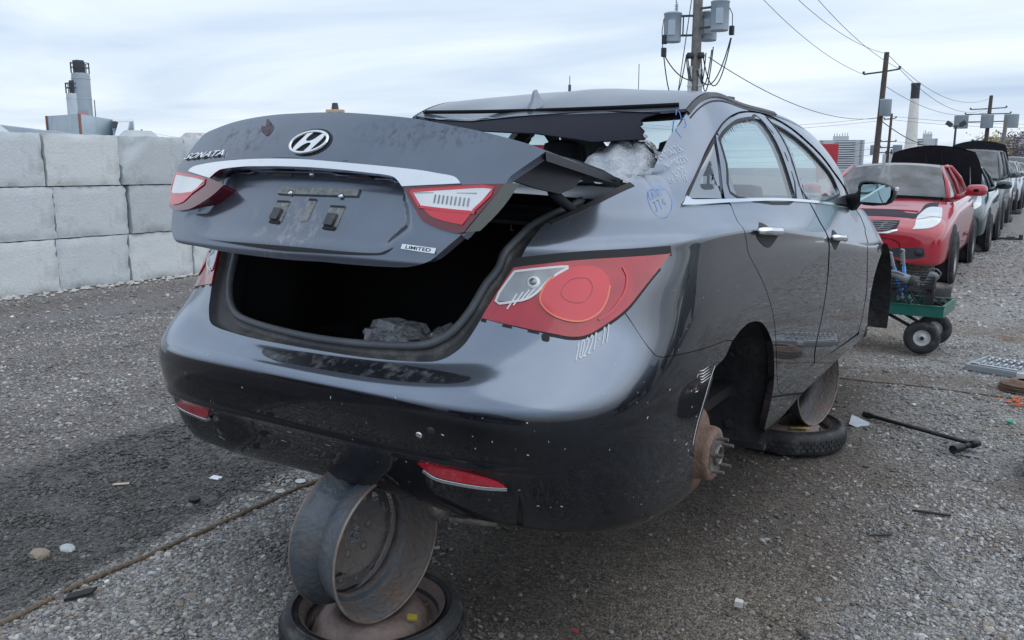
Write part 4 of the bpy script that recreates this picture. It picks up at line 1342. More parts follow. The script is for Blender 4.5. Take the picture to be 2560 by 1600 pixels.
# ------------------------------------------------------------------ panels cut out of a curved surface
def smooth_poly(P, step=None):
    """closed outline, third value 1 marks a corner; Catmull-Rom between corners"""
    n = len(P)
    out = []
    for i in range(n):
        a, b = P[i], P[(i + 1) % n]
        ca, cb = len(a) > 2, len(b) > 2
        p0 = P[i - 1] if not ca else (2 * a[0] - b[0], 2 * a[1] - b[1])
        p3 = P[(i + 2) % n] if not cb else (2 * b[0] - a[0], 2 * b[1] - a[1])
        k = 1 if (ca and cb) else 4
        for q in range(k):
            t = q / k
            out.append(tuple(.5 * (2 * a[m] + (b[m] - p0[m]) * t + (2 * p0[m] - 5 * a[m] + 4 * b[m] - p3[m]) * t * t
                                   + (3 * a[m] - p0[m] - 3 * b[m] + p3[m]) * t ** 3) for m in (0, 1)))
    return out


def open_curve(P, k=4):
    q = [tuple(p[:2]) for p in P]
    out = []
    for i in range(len(q) - 1):
        a, b = q[i], q[i + 1]
        p0 = q[i - 1] if i else (2 * a[0] - b[0], 2 * a[1] - b[1])
        p3 = q[i + 2] if i + 2 < len(q) else (2 * b[0] - a[0], 2 * b[1] - a[1])
        for s_ in range(k):
            t = s_ / k
            out.append(tuple(.5 * (2 * a[m] + (b[m] - p0[m]) * t + (2 * p0[m] - 5 * a[m] + 4 * b[m] - p3[m]) * t * t
                                   + (3 * a[m] - p0[m] - 3 * b[m] + p3[m]) * t ** 3) for m in (0, 1)))
    out.append(q[-1])
    return out


def area2(P):
    return sum(P[i][0] * P[(i + 1) % len(P)][1] - P[(i + 1) % len(P)][0] * P[i][1] for i in range(len(P)))


def clip_cell(P, x0, x1, y0, y1):
    for ax, val, sg in ((0, x0, 1), (0, x1, -1), (1, y0, 1), (1, y1, -1)):
        out = []
        n = len(P)
        for i in range(n):
            a, b = P[i], P[(i + 1) % n]
            da, db = (a[ax] - val) * sg, (b[ax] - val) * sg
            if da >= 0:
                out.append(a)
            if (da > 0 and db < 0) or (da < 0 and db > 0):
                t = da / (da - db)
                out.append((a[0] + (b[0] - a[0]) * t, a[1] + (b[1] - a[1]) * t))
        P = out
        if len(P) < 3:
            return []
    return P


def surf_eval(F, uv, off):
    u, v = uv[:, 0], uv[:, 1]
    e = 2e-3
    P = F(u, v)
    n = np.cross(F(u + e, v) - F(u - e, v), F(u, v + e) - F(u, v - e))
    n /= np.maximum(np.linalg.norm(n, axis=-1, keepdims=True), 1e-12)
    return P + n * off, n


def panel(name, F, poly, du, dv, m, parent=None, off=0.0, thick=0.02, hole=None, back=None, smooth=True, mirror=False, raw=False, sheet=False):
    """cuts the outline poly (in surface coordinates u, v) out of surface F, follows its curvature, turns its edges inwards by thick;
    back = material of an inner skin"""
    if mirror:
        poly = [(-p[0],) + tuple(p[1:]) for p in poly]
        hole = [(-p[0],) + tuple(p[1:]) for p in hole] if hole else None
    P = [tuple(p[:2]) for p in poly] if raw else smooth_poly(poly)
    if area2(P) < 0:
        P = P[::-1]
    loops = [P]
    Q = P
    if hole:
        Hh = smooth_poly(hole)
        if area2(Hh) > 0:
            Hh = Hh[::-1]
        loops.append(Hh)
        best = min(((p[0] - h[0]) ** 2 / du ** 2 + (p[1] - h[1]) ** 2 / dv ** 2, i, j) for i, p in enumerate(P) for j, h in enumerate(Hh))
        _, i, j = best
        Q = P[:i + 1] + Hh[j:] + Hh[:j + 1] + P[i:]
    A = np.array(Q)
    u0, u1, v0, v1 = A[:, 0].min(), A[:, 0].max(), A[:, 1].min(), A[:, 1].max()
    nu, nv = max(1, int(math.ceil((u1 - u0) / du))), max(1, int(math.ceil((v1 - v0) / dv)))
    us = np.linspace(u0, u1, nu + 1)
    vs_ = np.linspace(v0, v1, nv + 1)
    # cells touched by an edge
    touch = np.zeros((nu, nv), bool)
    for i in range(len(Q)):
        a, b = Q[i], Q[(i + 1) % len(Q)]
        L_ = max(abs(a[0] - b[0]) / (u1 - u0) * nu, abs(a[1] - b[1]) / (v1 - v0) * nv)
        k = int(L_ * 4) + 2
        for t in np.linspace(0, 1, k):
            iu = (a[0] + (b[0] - a[0]) * t - u0) / (u1 - u0) * nu
            iv = (a[1] + (b[1] - a[1]) * t - v0) / (v1 - v0) * nv
            for eu in (-.02, .02):
                for ev in (-.02, .02):
                    touch[min(nu - 1, max(0, int(iu + eu))), min(nv - 1, max(0, int(iv + ev)))] = True
    cu, cv = (us[:-1] + us[1:]) / 2, (vs_[:-1] + vs_[1:]) / 2
    CU, CV = np.meshgrid(cu, cv, indexing='ij')
    ins = np.zeros((nu, nv), bool)
    for lp in loops:
        for i in range(len(lp)):
            a, b = lp[i], lp[(i + 1) % len(lp)]
            if a[1] == b[1]:
                continue
            c = (a[1] > CV) != (b[1] > CV)
            ins ^= c & (CU < (b[0] - a[0]) * (CV - a[1]) / (b[1] - a[1]) + a[0])
    idx, UV, FA = {}, [], []

    def vid(p):
        k = (round(p[0], 6), round(p[1], 6))
        if k not in idx:
            idx[k] = len(UV)
            UV.append(p)
        return idx[k]
    for i in range(nu):
        for j in range(nv):
            if touch[i, j]:
                c = clip_cell(Q, us[i], us[i + 1], vs_[j], vs_[j + 1])
                f = []
                for p in c:
                    q = vid(p)
                    if q not in f:
                        f.append(q)
                if len(f) >= 3 and abs(area2([UV[q] for q in f])) > 1e-9:
                    FA.append(f)
            elif ins[i, j]:
                FA.append([vid((us[a], vs_[b])) for a, b in ((i, j), (i + 1, j), (i + 1, j + 1), (i, j + 1))])
    UVa = np.array(UV)
    V, N = surf_eval(F, UVa, off)
    V, N = list(V), list(N)
    FA = [list(f) for f in FA]
    mi = [0] * len(FA)
    if back is not None:
        k = len(V)
        Vb, Nb = surf_eval(F, UVa, off - thick)
        V += list(Vb)
        N += list(-Nb)
        FA += [[q + k for q in f[::-1]] for f in FA]
        mi += [1] * (len(FA) - len(mi))
    if not sheet:
        for lp in loops:
            D_ = []
            for i in range(len(lp)):
                a, b = lp[i], lp[(i + 1) % len(lp)]
                k = max(1, int(max(abs(a[0] - b[0]) / du, abs(a[1] - b[1]) / dv)))
                D_ += [(a[0] + (b[0] - a[0]) * t / k, a[1] + (b[1] - a[1]) * t / k) for t in range(k)]
            D_ = np.array(D_)
            Vt, Nt = surf_eval(F, D_, off)
            Vl, _x = surf_eval(F, D_, off - thick)
            n = len(D_)
            tang = np.roll(Vt, -1, 0) - np.roll(Vt, 1, 0)
            out = np.cross(tang, Nt)
            out /= np.maximum(np.linalg.norm(out, axis=1, keepdims=True), 1e-9)
            k = len(V)
            V += list(Vt) + list(Vl)
            N += list(out) + list(out)
            for i in range(n):
                j = (i + 1) % n
                FA.append([k + i, k + n + i, k + n + j, k + j])
                mi.append(0)
    mats = [m] if back is None else [m, back]
    # consistent outward winding: panel faces follow surface normal by construction
    return mk(name, V, FA, mats, parent, True, N, mi)


def ribbon(name, F, path, w, m, parent=None, off=0.002, thick=0.0, closed=False, taper=False, mirror=False):
    """a strip of width w (metres) along a path on the surface"""
    Pth = np.array([(-p[0] if mirror else p[0], p[1]) for p in path], float)
    V, N = surf_eval(F, Pth, off)
    t = np.gradient(V, axis=0) if not closed else np.roll(V, -1, 0) - np.roll(V, 1, 0)
    s_ = np.cross(N, t)
    s_ /= np.maximum(np.linalg.norm(s_, axis=1, keepdims=True), 1e-9)
    n = len(V)
    ww = np.full(n, w / 2)
    if taper:
        ww = ww * np.minimum(1, np.minimum(np.arange(n), np.arange(n)[::-1]) / (n * .15) + .15)
    A, B = V + s_ * ww[:, None], V - s_ * ww[:, None]
    W = [A, B]
    NN = [N, N]
    if thick > 0:
        W += [A - N * thick, B - N * thick]
        NN += [s_, -s_]
    VV = np.concatenate(W)
    NV = np.concatenate(NN)
    F_ = []
    for i in range(n if closed else n - 1):
        j = (i + 1) % n
        F_.append((n + i, n + j, j, i))
        if thick > 0:
            F_.append((i, j, 2 * n + j, 2 * n + i))
            F_.append((n + j, n + i, 3 * n + i, 3 * n + j))
    return mk(name, VV, F_, m, parent, True, NV)


def dot(F, u, v, r, name, m, parent, h=.004, n=10, su=1.0, off=0.0):
    """a small round boss lying on the surface"""
    P, N = surf_eval(F, np.array([[u, v]], float), off)
    P, N = Vector(P[0]), Vector(N[0])
    e = N.orthogonal().normalized()
    g = N.cross(e)
    M = Matrix(((e.x, g.x, N.x, P.x), (e.y, g.y, N.y, P.y), (e.z, g.z, N.z, P.z), (0, 0, 0, 1)))
    mb = MB()
    mb.lathe([(0, h), (r * .75, h * .9), (r, h * .2), (r, -h)], M, n)
    return mb.build(name, m, parent)


# ------------------------------------------------------------------ the black sedan
m_paint = mat("black_metallic_paint", (.007, .009, .014), .40, .4, col2=(.010, .012, .018), scale=3.0, coat=1.0, coat_r=.02)
m_paint.node_tree.nodes["Principled BSDF"].inputs["Coat IOR"].default_value = 1.7


def weather(m, dust=(.26, .25, .24), amt=.35, scale=5.0, speck=True, film=None, film_c=(.28, .32, .39), film_r=.26, lo=.16, hi=.42, fmax=.82):
    """dust film, rain streaks and pale chips over an existing paint; a film of painted sky sheen and dust lies on upward faces
    (vertex value "up"), or everywhere at the strength film"""
    n, l = m.node_tree.nodes, m.node_tree.links
    b = n["Principled BSDF"]
    tc = n.new("ShaderNodeTexCoord")
    mp = n.new("ShaderNodeMapping")
    mp.inputs["Scale"].default_value = (1.0, 1.0, .28)
    l.new(tc.outputs["Object"], mp.inputs[0])

    def rng_(src, f0, f1, t0, t1):
        q = n.new("ShaderNodeMapRange")
        for nm, v in (("From Min", f0), ("From Max", f1), ("To Min", t0), ("To Max", t1)):
            q.inputs[nm].default_value = v
        l.new(src, q.inputs["Value"])
        return q.outputs[0]

    def mth(op, a, c):
        q = n.new("ShaderNodeMath"); q.operation = op
        for i, v in enumerate((a, c)):
            if isinstance(v, (int, float)):
                q.inputs[i].default_value = v
            else:
                l.new(v, q.inputs[i])
        return q.outputs[0]
    nz = n.new("ShaderNodeTexNoise"); nz.inputs["Scale"].default_value = scale; nz.inputs["Detail"].default_value = 10; nz.inputs["Roughness"].default_value = .68
    l.new(mp.outputs[0], nz.inputs["Vector"])
    fac = rng_(nz.outputs["Fac"], .46, .82, .0, amt)
    if speck:
        v = n.new("ShaderNodeTexVoronoi"); v.inputs["Scale"].default_value = 42.0
        l.new(tc.outputs["Object"], v.inputs["Vector"])
        sp = n.new("ShaderNodeSeparateXYZ"); l.new(v.outputs["Color"], sp.inputs[0])
        c3 = mth('MULTIPLY', mth('LESS_THAN', v.outputs["Distance"], .09), mth('GREATER_THAN', sp.outputs[0], .88))
        fac = mth('MAXIMUM', fac, c3)
    bs = b.inputs["Base Color"]
    mx = n.new("ShaderNodeMix"); mx.data_type = 'RGBA'
    l.new(fac, mx.inputs["Factor"])
    if bs.is_linked:
        l.new(bs.links[0].from_socket, mx.inputs["A"])
    else:
        mx.inputs["A"].default_value = bs.default_value
    mx.inputs["B"].default_value = (*dust, 1)
    l.new(mx.outputs["Result"], bs)
    l.new(rng_(fac, 0, 1, b.inputs["Metallic"].default_value, 0), b.inputs["Metallic"])
    l.new(rng_(fac, 0, 1, b.inputs["Coat Weight"].default_value, .1), b.inputs["Coat Weight"])
    # film: sky reflection painted into the colour, with some dust
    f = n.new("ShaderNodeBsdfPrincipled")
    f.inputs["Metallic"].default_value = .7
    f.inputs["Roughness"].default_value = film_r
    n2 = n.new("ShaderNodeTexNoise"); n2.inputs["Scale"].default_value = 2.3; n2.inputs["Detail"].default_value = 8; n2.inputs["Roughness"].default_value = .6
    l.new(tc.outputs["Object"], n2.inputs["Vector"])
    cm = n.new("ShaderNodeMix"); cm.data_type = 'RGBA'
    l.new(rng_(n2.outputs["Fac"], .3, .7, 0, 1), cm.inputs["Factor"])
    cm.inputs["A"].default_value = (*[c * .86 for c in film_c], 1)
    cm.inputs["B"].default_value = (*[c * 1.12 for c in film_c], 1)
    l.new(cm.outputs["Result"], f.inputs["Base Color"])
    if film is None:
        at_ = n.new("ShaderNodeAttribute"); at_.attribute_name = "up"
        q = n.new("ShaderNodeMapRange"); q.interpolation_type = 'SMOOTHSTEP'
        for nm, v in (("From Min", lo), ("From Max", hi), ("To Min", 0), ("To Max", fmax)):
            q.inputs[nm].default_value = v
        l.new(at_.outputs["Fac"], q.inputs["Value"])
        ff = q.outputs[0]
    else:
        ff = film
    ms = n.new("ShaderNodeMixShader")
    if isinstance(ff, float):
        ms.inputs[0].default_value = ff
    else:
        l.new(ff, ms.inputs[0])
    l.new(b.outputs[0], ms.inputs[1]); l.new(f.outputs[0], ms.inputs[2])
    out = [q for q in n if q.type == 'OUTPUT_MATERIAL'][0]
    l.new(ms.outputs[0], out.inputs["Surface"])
    return m


m_paint.node_tree.nodes["Principled BSDF"].inputs["Specular IOR Level"].default_value = .08
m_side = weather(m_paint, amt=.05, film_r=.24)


def paint(name, base, rough, metal, amt, coat=1.0, speck=True, scale=5.0, dust=(.26, .25, .24), ior=1.65, **k):
    q = mat(name, base, rough, metal, coat=coat, coat_r=.02)
    q.node_tree.nodes["Principled BSDF"].inputs["Coat IOR"].default_value = ior
    q.node_tree.nodes["Principled BSDF"].inputs["Specular IOR Level"].default_value = .08
    k.setdefault("film", 0.0)
    return weather(q, amt=amt, speck=speck, scale=scale, dust=dust, **k)


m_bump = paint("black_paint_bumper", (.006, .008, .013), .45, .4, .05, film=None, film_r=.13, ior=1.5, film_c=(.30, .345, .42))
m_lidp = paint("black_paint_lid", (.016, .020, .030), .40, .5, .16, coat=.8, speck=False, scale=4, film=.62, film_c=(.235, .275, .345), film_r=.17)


def caked(m, cx, cz, rx, rz, col, amt, sc_):
    """dried dirt splashed round one spot of the boot lid, streaked downwards"""
    n, l = m.node_tree.nodes, m.node_tree.links
    out = [q for q in n if q.type == 'OUTPUT_MATERIAL'][0]
    src = out.inputs["Surface"].links[0].from_socket
    tc = n.new("ShaderNodeTexCoord")
    mp = n.new("ShaderNodeMapping"); mp.inputs["Location"].default_value = (-cx / rx, 0, -cz / rz); mp.inputs["Scale"].default_value = (1 / rx, 0, 1 / rz)
    l.new(tc.outputs["Object"], mp.inputs[0])
    ln = n.new("ShaderNodeVectorMath"); ln.operation = 'LENGTH'; l.new(mp.outputs[0], ln.inputs[0])
    fo = n.new("ShaderNodeMapRange"); fo.interpolation_type = 'SMOOTHSTEP'
    for nm, v in (("From Min", .35), ("From Max", 1.0), ("To Min", 1), ("To Max", 0)):
        fo.inputs[nm].default_value = v
    l.new(ln.outputs["Value"], fo.inputs["Value"])
    m2 = n.new("ShaderNodeMapping"); m2.inputs["Scale"].default_value = (1, 1, .3); l.new(tc.outputs["Object"], m2.inputs[0])
    nz = n.new("ShaderNodeTexNoise"); nz.inputs["Scale"].default_value = sc_; nz.inputs["Detail"].default_value = 9; nz.inputs["Roughness"].default_value = .75
    l.new(m2.outputs[0], nz.inputs["Vector"])
    th = n.new("ShaderNodeMapRange")
    for nm, v in (("From Min", .50), ("From Max", .68), ("To Min", 0), ("To Max", amt)):
        th.inputs[nm].default_value = v
    l.new(nz.outputs["Fac"], th.inputs["Value"])
    mu = n.new("ShaderNodeMath"); mu.operation = 'MULTIPLY'; l.new(fo.outputs[0], mu.inputs[0]); l.new(th.outputs[0], mu.inputs[1])
    df = n.new("ShaderNodeBsdfDiffuse"); df.inputs["Color"].default_value = (*col, 1)
    ms = n.new("ShaderNodeMixShader"); l.new(mu.outputs[0], ms.inputs[0]); l.new(src, ms.inputs[1]); l.new(df.outputs[0], ms.inputs[2])
    l.new(ms.outputs[0], out.inputs["Surface"])


caked(m_lidp, .0, 1.03, .22, .10, (.42, .41, .38), .85, 26)
caked(m_lidp, -.30, 1.265, .20, .06, (.07, .07, .075), .8, 40)
caked(m_lidp, .36, 1.27, .30, .06, (.07, .07, .075), .7, 46)
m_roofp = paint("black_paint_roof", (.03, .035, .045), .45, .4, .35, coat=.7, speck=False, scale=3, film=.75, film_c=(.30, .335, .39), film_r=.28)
m_blk = mat("black_rubber", (.018, .019, .022), .7)
m_plas = mat("black_plastic", (.025, .027, .032), .55, vary=.4, scale=9, dirt=(.13, .12, .11), dirt_amt=.35, dirt_scale=8)
m_plasd = mat("dusty_plastic", (.05, .052, .06), .6, dirt=(.20, .19, .18), dirt_amt=.6, dirt_scale=7, vary=.3)
m_carpet = mat("dark_carpet", (.010, .010, .012), .95)
m_trim = mat("interior_grey", (.04, .043, .05), .85)
m_trimd = mat("interior_dark", (.018, .02, .026), .85)
m_chrome = mat("chrome", (.82, .84, .86), .12, 1.0)
m_chromes = mat("satin_chrome", (.78, .80, .83), .24, 1.0, dirt=(.45, .44, .42), dirt_amt=.25, dirt_scale=9)
m_gl = glass_mat("side_glass", (.66, .82, .84), 2.5, .012, .12)
m_glq = glass_mat("quarter_clear_glass", (.70, .86, .88), 1.7, .012, .05)
m_frit = mat("printed_glass_band", (.10, .11, .125), .12, 0, coat=1, coat_r=.02); m_frit.node_tree.nodes["Principled BSDF"].inputs["Coat IOR"].default_value = 2.2
m_ws = glass_mat("windscreen_glass", (.75, .86, .87), 1.6, .012, .06)
m_red = mat("red_lens", (.36, .004, .016), .18, 0, coat=1.0, coat_r=.015, col2=(.50, .008, .028), scale=14, detail=3)
m_redd = mat("dark_red_lens", (.13, .004, .014), .2, 0, coat=1.0, coat_r=.02)
m_redb = mat("bright_red_lens", (.66, .012, .035), .12, 0, coat=1.0, coat_r=.02)
m_orange = mat("orange_lens_rim", (.85, .16, .07), .2, coat=1.0)
m_white = mat("clear_lens", (.86, .87, .88), .12, 0.0, coat=1.0, col2=(.74, .77, .80), scale=8, detail=1)
m_silv = mat("lamp_reflector", (.17, .185, .205), .18, .5, col2=(.30, .32, .34), scale=9, coat=1.0, detail=2)
m_wht = mat("white_rim", (.80, .80, .80), .4)
m_chalk = mat("white_marker", (.62, .66, .70), .9)
m_chalkb = mat("blue_marker", (.16, .33, .72), .9)
m_steel = mat("bare_steel", (.30, .29, .27), .5, .7, col2=(.17, .13, .11), scale=22, bump=.3, bscale=60)
m_rustd = mat("rusty_disc", (.20, .115, .085), .8, .2, col2=(.27, .19, .15), scale=25, bump=.4, bscale=70)

# the car sits a little nose-high on its stacked wheels
CARM = Matrix(((.99996, .00036, .00905, -.01041), (-.00025, .99994, -.01121, .01401), (-.00906, .01121, .9999, .23408), (0, 0, 0, 1)))
car = thing("black_sedan", "black four door saloon with boot open and rear window smashed, propped on loose rims", "car")
car.matrix_world = CARM
B = BAKE
SQ = dict(du=.03, dv=.16)
C1 = 1

# --- body sides: sill, rear wing, pillars and roof rail in one panel
_bs = [tuple(p) for p in B['body_side_a']]
_de = [tuple(p) for p in B['deckedge']]
body_poly = _bs + [(3.72, 9.25, 1), (3.78, 11, 1), (3.2, 11), (2.6, 11), (2.0, 11), (1.45, 11, 1)] + _de[::-1][1:-1] + [(.3642, 6.853, 1), (.4259, 6.918), (.5557, 6.983)]


def dented(mirror):
    """right C-pillar is creased and dented"""
    if mirror:
        return S

    def F(s, w):
        P = S(s, w)
        s = np.asarray(s, float); w = np.asarray(w, float)
        d = .016 * np.exp(-(((s - .90) / .05) ** 2 + ((w - 10.0) / .5) ** 2)) + .014 * np.exp(-(((s - 1.12) / .07) ** 2 + ((w - 10.55) / .35) ** 2)) \
            - .008 * np.exp(-(((s - 1.0) / .06) ** 2 + ((w - 10.3) / .25) ** 2))
        P = P.copy()
        P[..., 0] -= d
        return P
    return F


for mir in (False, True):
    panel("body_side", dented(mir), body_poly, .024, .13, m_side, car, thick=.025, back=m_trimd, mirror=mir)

# --- rear bumper, one piece round both corners
be = [tuple(p[:2]) for p in B['bumper_edge']]                # lamp corner -> centre
gap = [tuple(p) for p in B['bumper_gap']]
arch = [tuple(p) for p in B['bumper_arch']][:-1]
half = [(0.0, .45), (.3, .45), (.6, .46), (.8, .5), (.945, .62, 1)] + arch[::-1] + gap[::-1][1:]
lamp = [tuple(p) for p in B['lamp']]
i0 = [i for i, p in enumerate(lamp) if abs(p[0] - .6627) < .002][0]
half += [(p[0], p[1] - .03) + tuple(p[2:]) for p in lamp[i0:-1]] + [(be[0][0], be[0][1], 1)] + be[1:-1] + [(0.0, 5.1)]
bump_poly = half[:-1] + [(0.0, 5.1)] + [(-p[0],) + tuple(p[1:]) for p in half[1:-1][::-1]]


def bumper_F(s, w):
    """lower centre of the cover is pushed in and cracked where the rim bears on it; shallow crease between the reflectors"""
    P = S(s, w).copy()
    s = np.asarray(s, float); w = np.asarray(w, float)
    d = .004 * np.exp(-(((s - .02) / .06) ** 2 + ((w - 1.2) / .6) ** 2)) + .003 * np.sin(s * 23) * np.exp(-((w - 1.4) / .8) ** 2) * (np.abs(s) < .35)
    P[..., 1] += d
    # ledge above the reflectors
    lg = .012 * np.exp(-((w - 2.62) / .10) ** 2) * (1 - np.clip((np.abs(s) - .30) / .22, 0, 1))
    P[..., 1] -= lg
    P[..., 2] += .012 * np.exp(-(((s - .05) / .10) ** 2 + ((w - .9) / .8) ** 2))
    return P


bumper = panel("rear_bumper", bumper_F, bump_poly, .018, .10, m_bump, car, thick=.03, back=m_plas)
panel("reflector", bumper_F, [tuple(p) for p in B['reflector_r']], .02, .06, m_redb, bumper, off=.004, thick=.006)
panel("reflector", bumper_F, [(-p[0],) + tuple(p[1:]) for p in B['reflector_r']], .02, .06, m_redb, bumper, off=.004, thick=.006)
for sg in (1, -1):
    _rs = open_curve([(sg * p[0], p[1]) for p in B['reflector_rs'][4:]] , 3)
    ribbon("reflector_trim", bumper_F, _rs, .007, m_chromes, bumper, off=.006, thick=.006)
for (s_, w_) in (B['sensor'][0], [-B['sensor_l'][0][0] * -1, B['sensor_l'][0][1]]):
    dot(bumper_F, s_, w_, .011, "parking_sensor", m_plas, bumper, .003)
dot(bumper_F, .155, B['sensor_l'][0][1] - .2, .010, "parking_sensor", m_chromes, bumper, .003)
panel("bumper_protector", bumper_F, [tuple(p) for p in B['protector']], .02, .10, mat("scuffed_film", (.014, .015, .02), .30, 0, dirt=(.22, .23, .25), dirt_amt=.8, dirt_scale=26, coat=.3), bumper, off=.0025, thick=.003)
panel("sticker_residue", bumper_F, [tuple(p) for p in B['stickpad']], .02, .1, m_blk, bumper, off=.002, thick=.002)
# pale scuffs and chips
rs_ = random.Random(3)
for k in range(46):
    s0 = rs_.uniform(-.42, .92)
    w0 = rs_.uniform(1.3, 4.1)
    if k > 34:
        s0, w0 = rs_.uniform(.93, .96), rs_.uniform(2.0, 4.0)
    a_ = rs_.uniform(0, 3.14)
    L_ = rs_.uniform(.004, .02) * (.6 if s0 > .9 else .5)
    pa = [(s0 + math.cos(a_) * L_ * t, w0 + math.sin(a_) * L_ * 6 * t + rs_.uniform(-.02, .02)) for t in (0, .35, .7, 1)]
    ribbon("scuff", bumper_F, pa, rs_.uniform(.0012, .0035), m_wht, bumper, off=.0012, taper=True)
ribbon("edge_scrape", bumper_F, [(p[0] - .006, p[1]) for p in open_curve(B['bumper_arch'][1:6], 6)], .004, m_wht, bumper, off=.0012)
for k in range(5):
    w0 = 4.0 - k * .06
    ribbon("scuff", bumper_F, [(.952 + k * .002, w0), (.965, w0 - .03), (.978 + .002 * k, w0 - .01)], .004, m_wht, bumper, off=.0013, taper=True)

# --- tail lamps
for mir in (False, True):
    sg = -1 if mir else 1
    tl = panel("tail_lamp", S, lamp, .024, .12, m_red, car, off=.002, thick=.035, mirror=mir)
    panel("clear_lens", S, [tuple(p) for p in B['lampclear']], .02, .08, m_silv, tl, off=.0045, thick=.003, mirror=mir)
    _lc = open_curve(B['lampclear'][:1] + B['lampclear'][1:] + B['lampclear'][:1], 3)
    ribbon("lens_rim", S, _lc, .006, m_wht, tl, off=.0058, thick=.002, mirror=mir)
    panel("round_lens", S, [tuple(p) for p in B['lampcirc']], .014, .06, m_redb, tl, off=.0055, thick=.004, mirror=mir)
    cx = np.mean([p[0] for p in B['lampcirc']]); cw = np.mean([p[1] for p in B['lampcirc']])
    for f_ in (.45,):
        ribbon("lens_ring", S, [(cx + (p[0] - cx) * f_ + .004 * (1 - f_), cw + (p[1] - cw) * f_ + .06 * (1 - f_)) for p in open_curve(B['lampcirc'] + B['lampcirc'][:1], 3)], .0016, m_red, tl, off=.0068, mirror=mir)
    ribbon("lens_ring", S, open_curve(B['lampcirc'][3:13], 4), .0045, m_orange, tl, off=.0065, thick=.002, mirror=mir)
    ribbon("lens_ring", S, open_curve(B['lampcirc2'], 4), .005, m_redb, tl, off=.005, thick=.002, mirror=mir)
    b0 = B['lampbulb'][0]
    dot(S, sg * b0[0], b0[1], .019, "bulb", m_white, tl, .006, 16, off=.003)
    dot(S, sg * b0[0], b0[1], .010, "bulb", m_silv, tl, .006, 16, off=.008)
    for q in range(4):
        ribbon("lens_rib", S, [(b0[0] - .055 + q * .014, b0[1] - .50 + q * .06), (b0[0] - .035 + q * .014, b0[1] - .22 + q * .03)], .004, m_wht, tl, off=.0055, mirror=mir)
    # dark gasket below and above
    ribbon("gasket", S, open_curve([(p[0], p[1] - .02) for p in lamp[4:]], 3), .012, m_blk, tl, off=.0005, thick=.01, mirror=mir)
    ribbon("gasket", S, open_curve([(p[0], p[1] + .12) for p in lamp[:4]], 4), .028, m_blk, tl, off=.0015, thick=.01, mirror=mir)

# --- doors
rear_poly = [tuple(p) for p in B['rear_door_low']] + [tuple(p) for p in B['rear_frame']][1:-1]
front_poly = [tuple(p) for p in B['front_door_low']] + [tuple(p) for p in B['front_frame']][:-1]
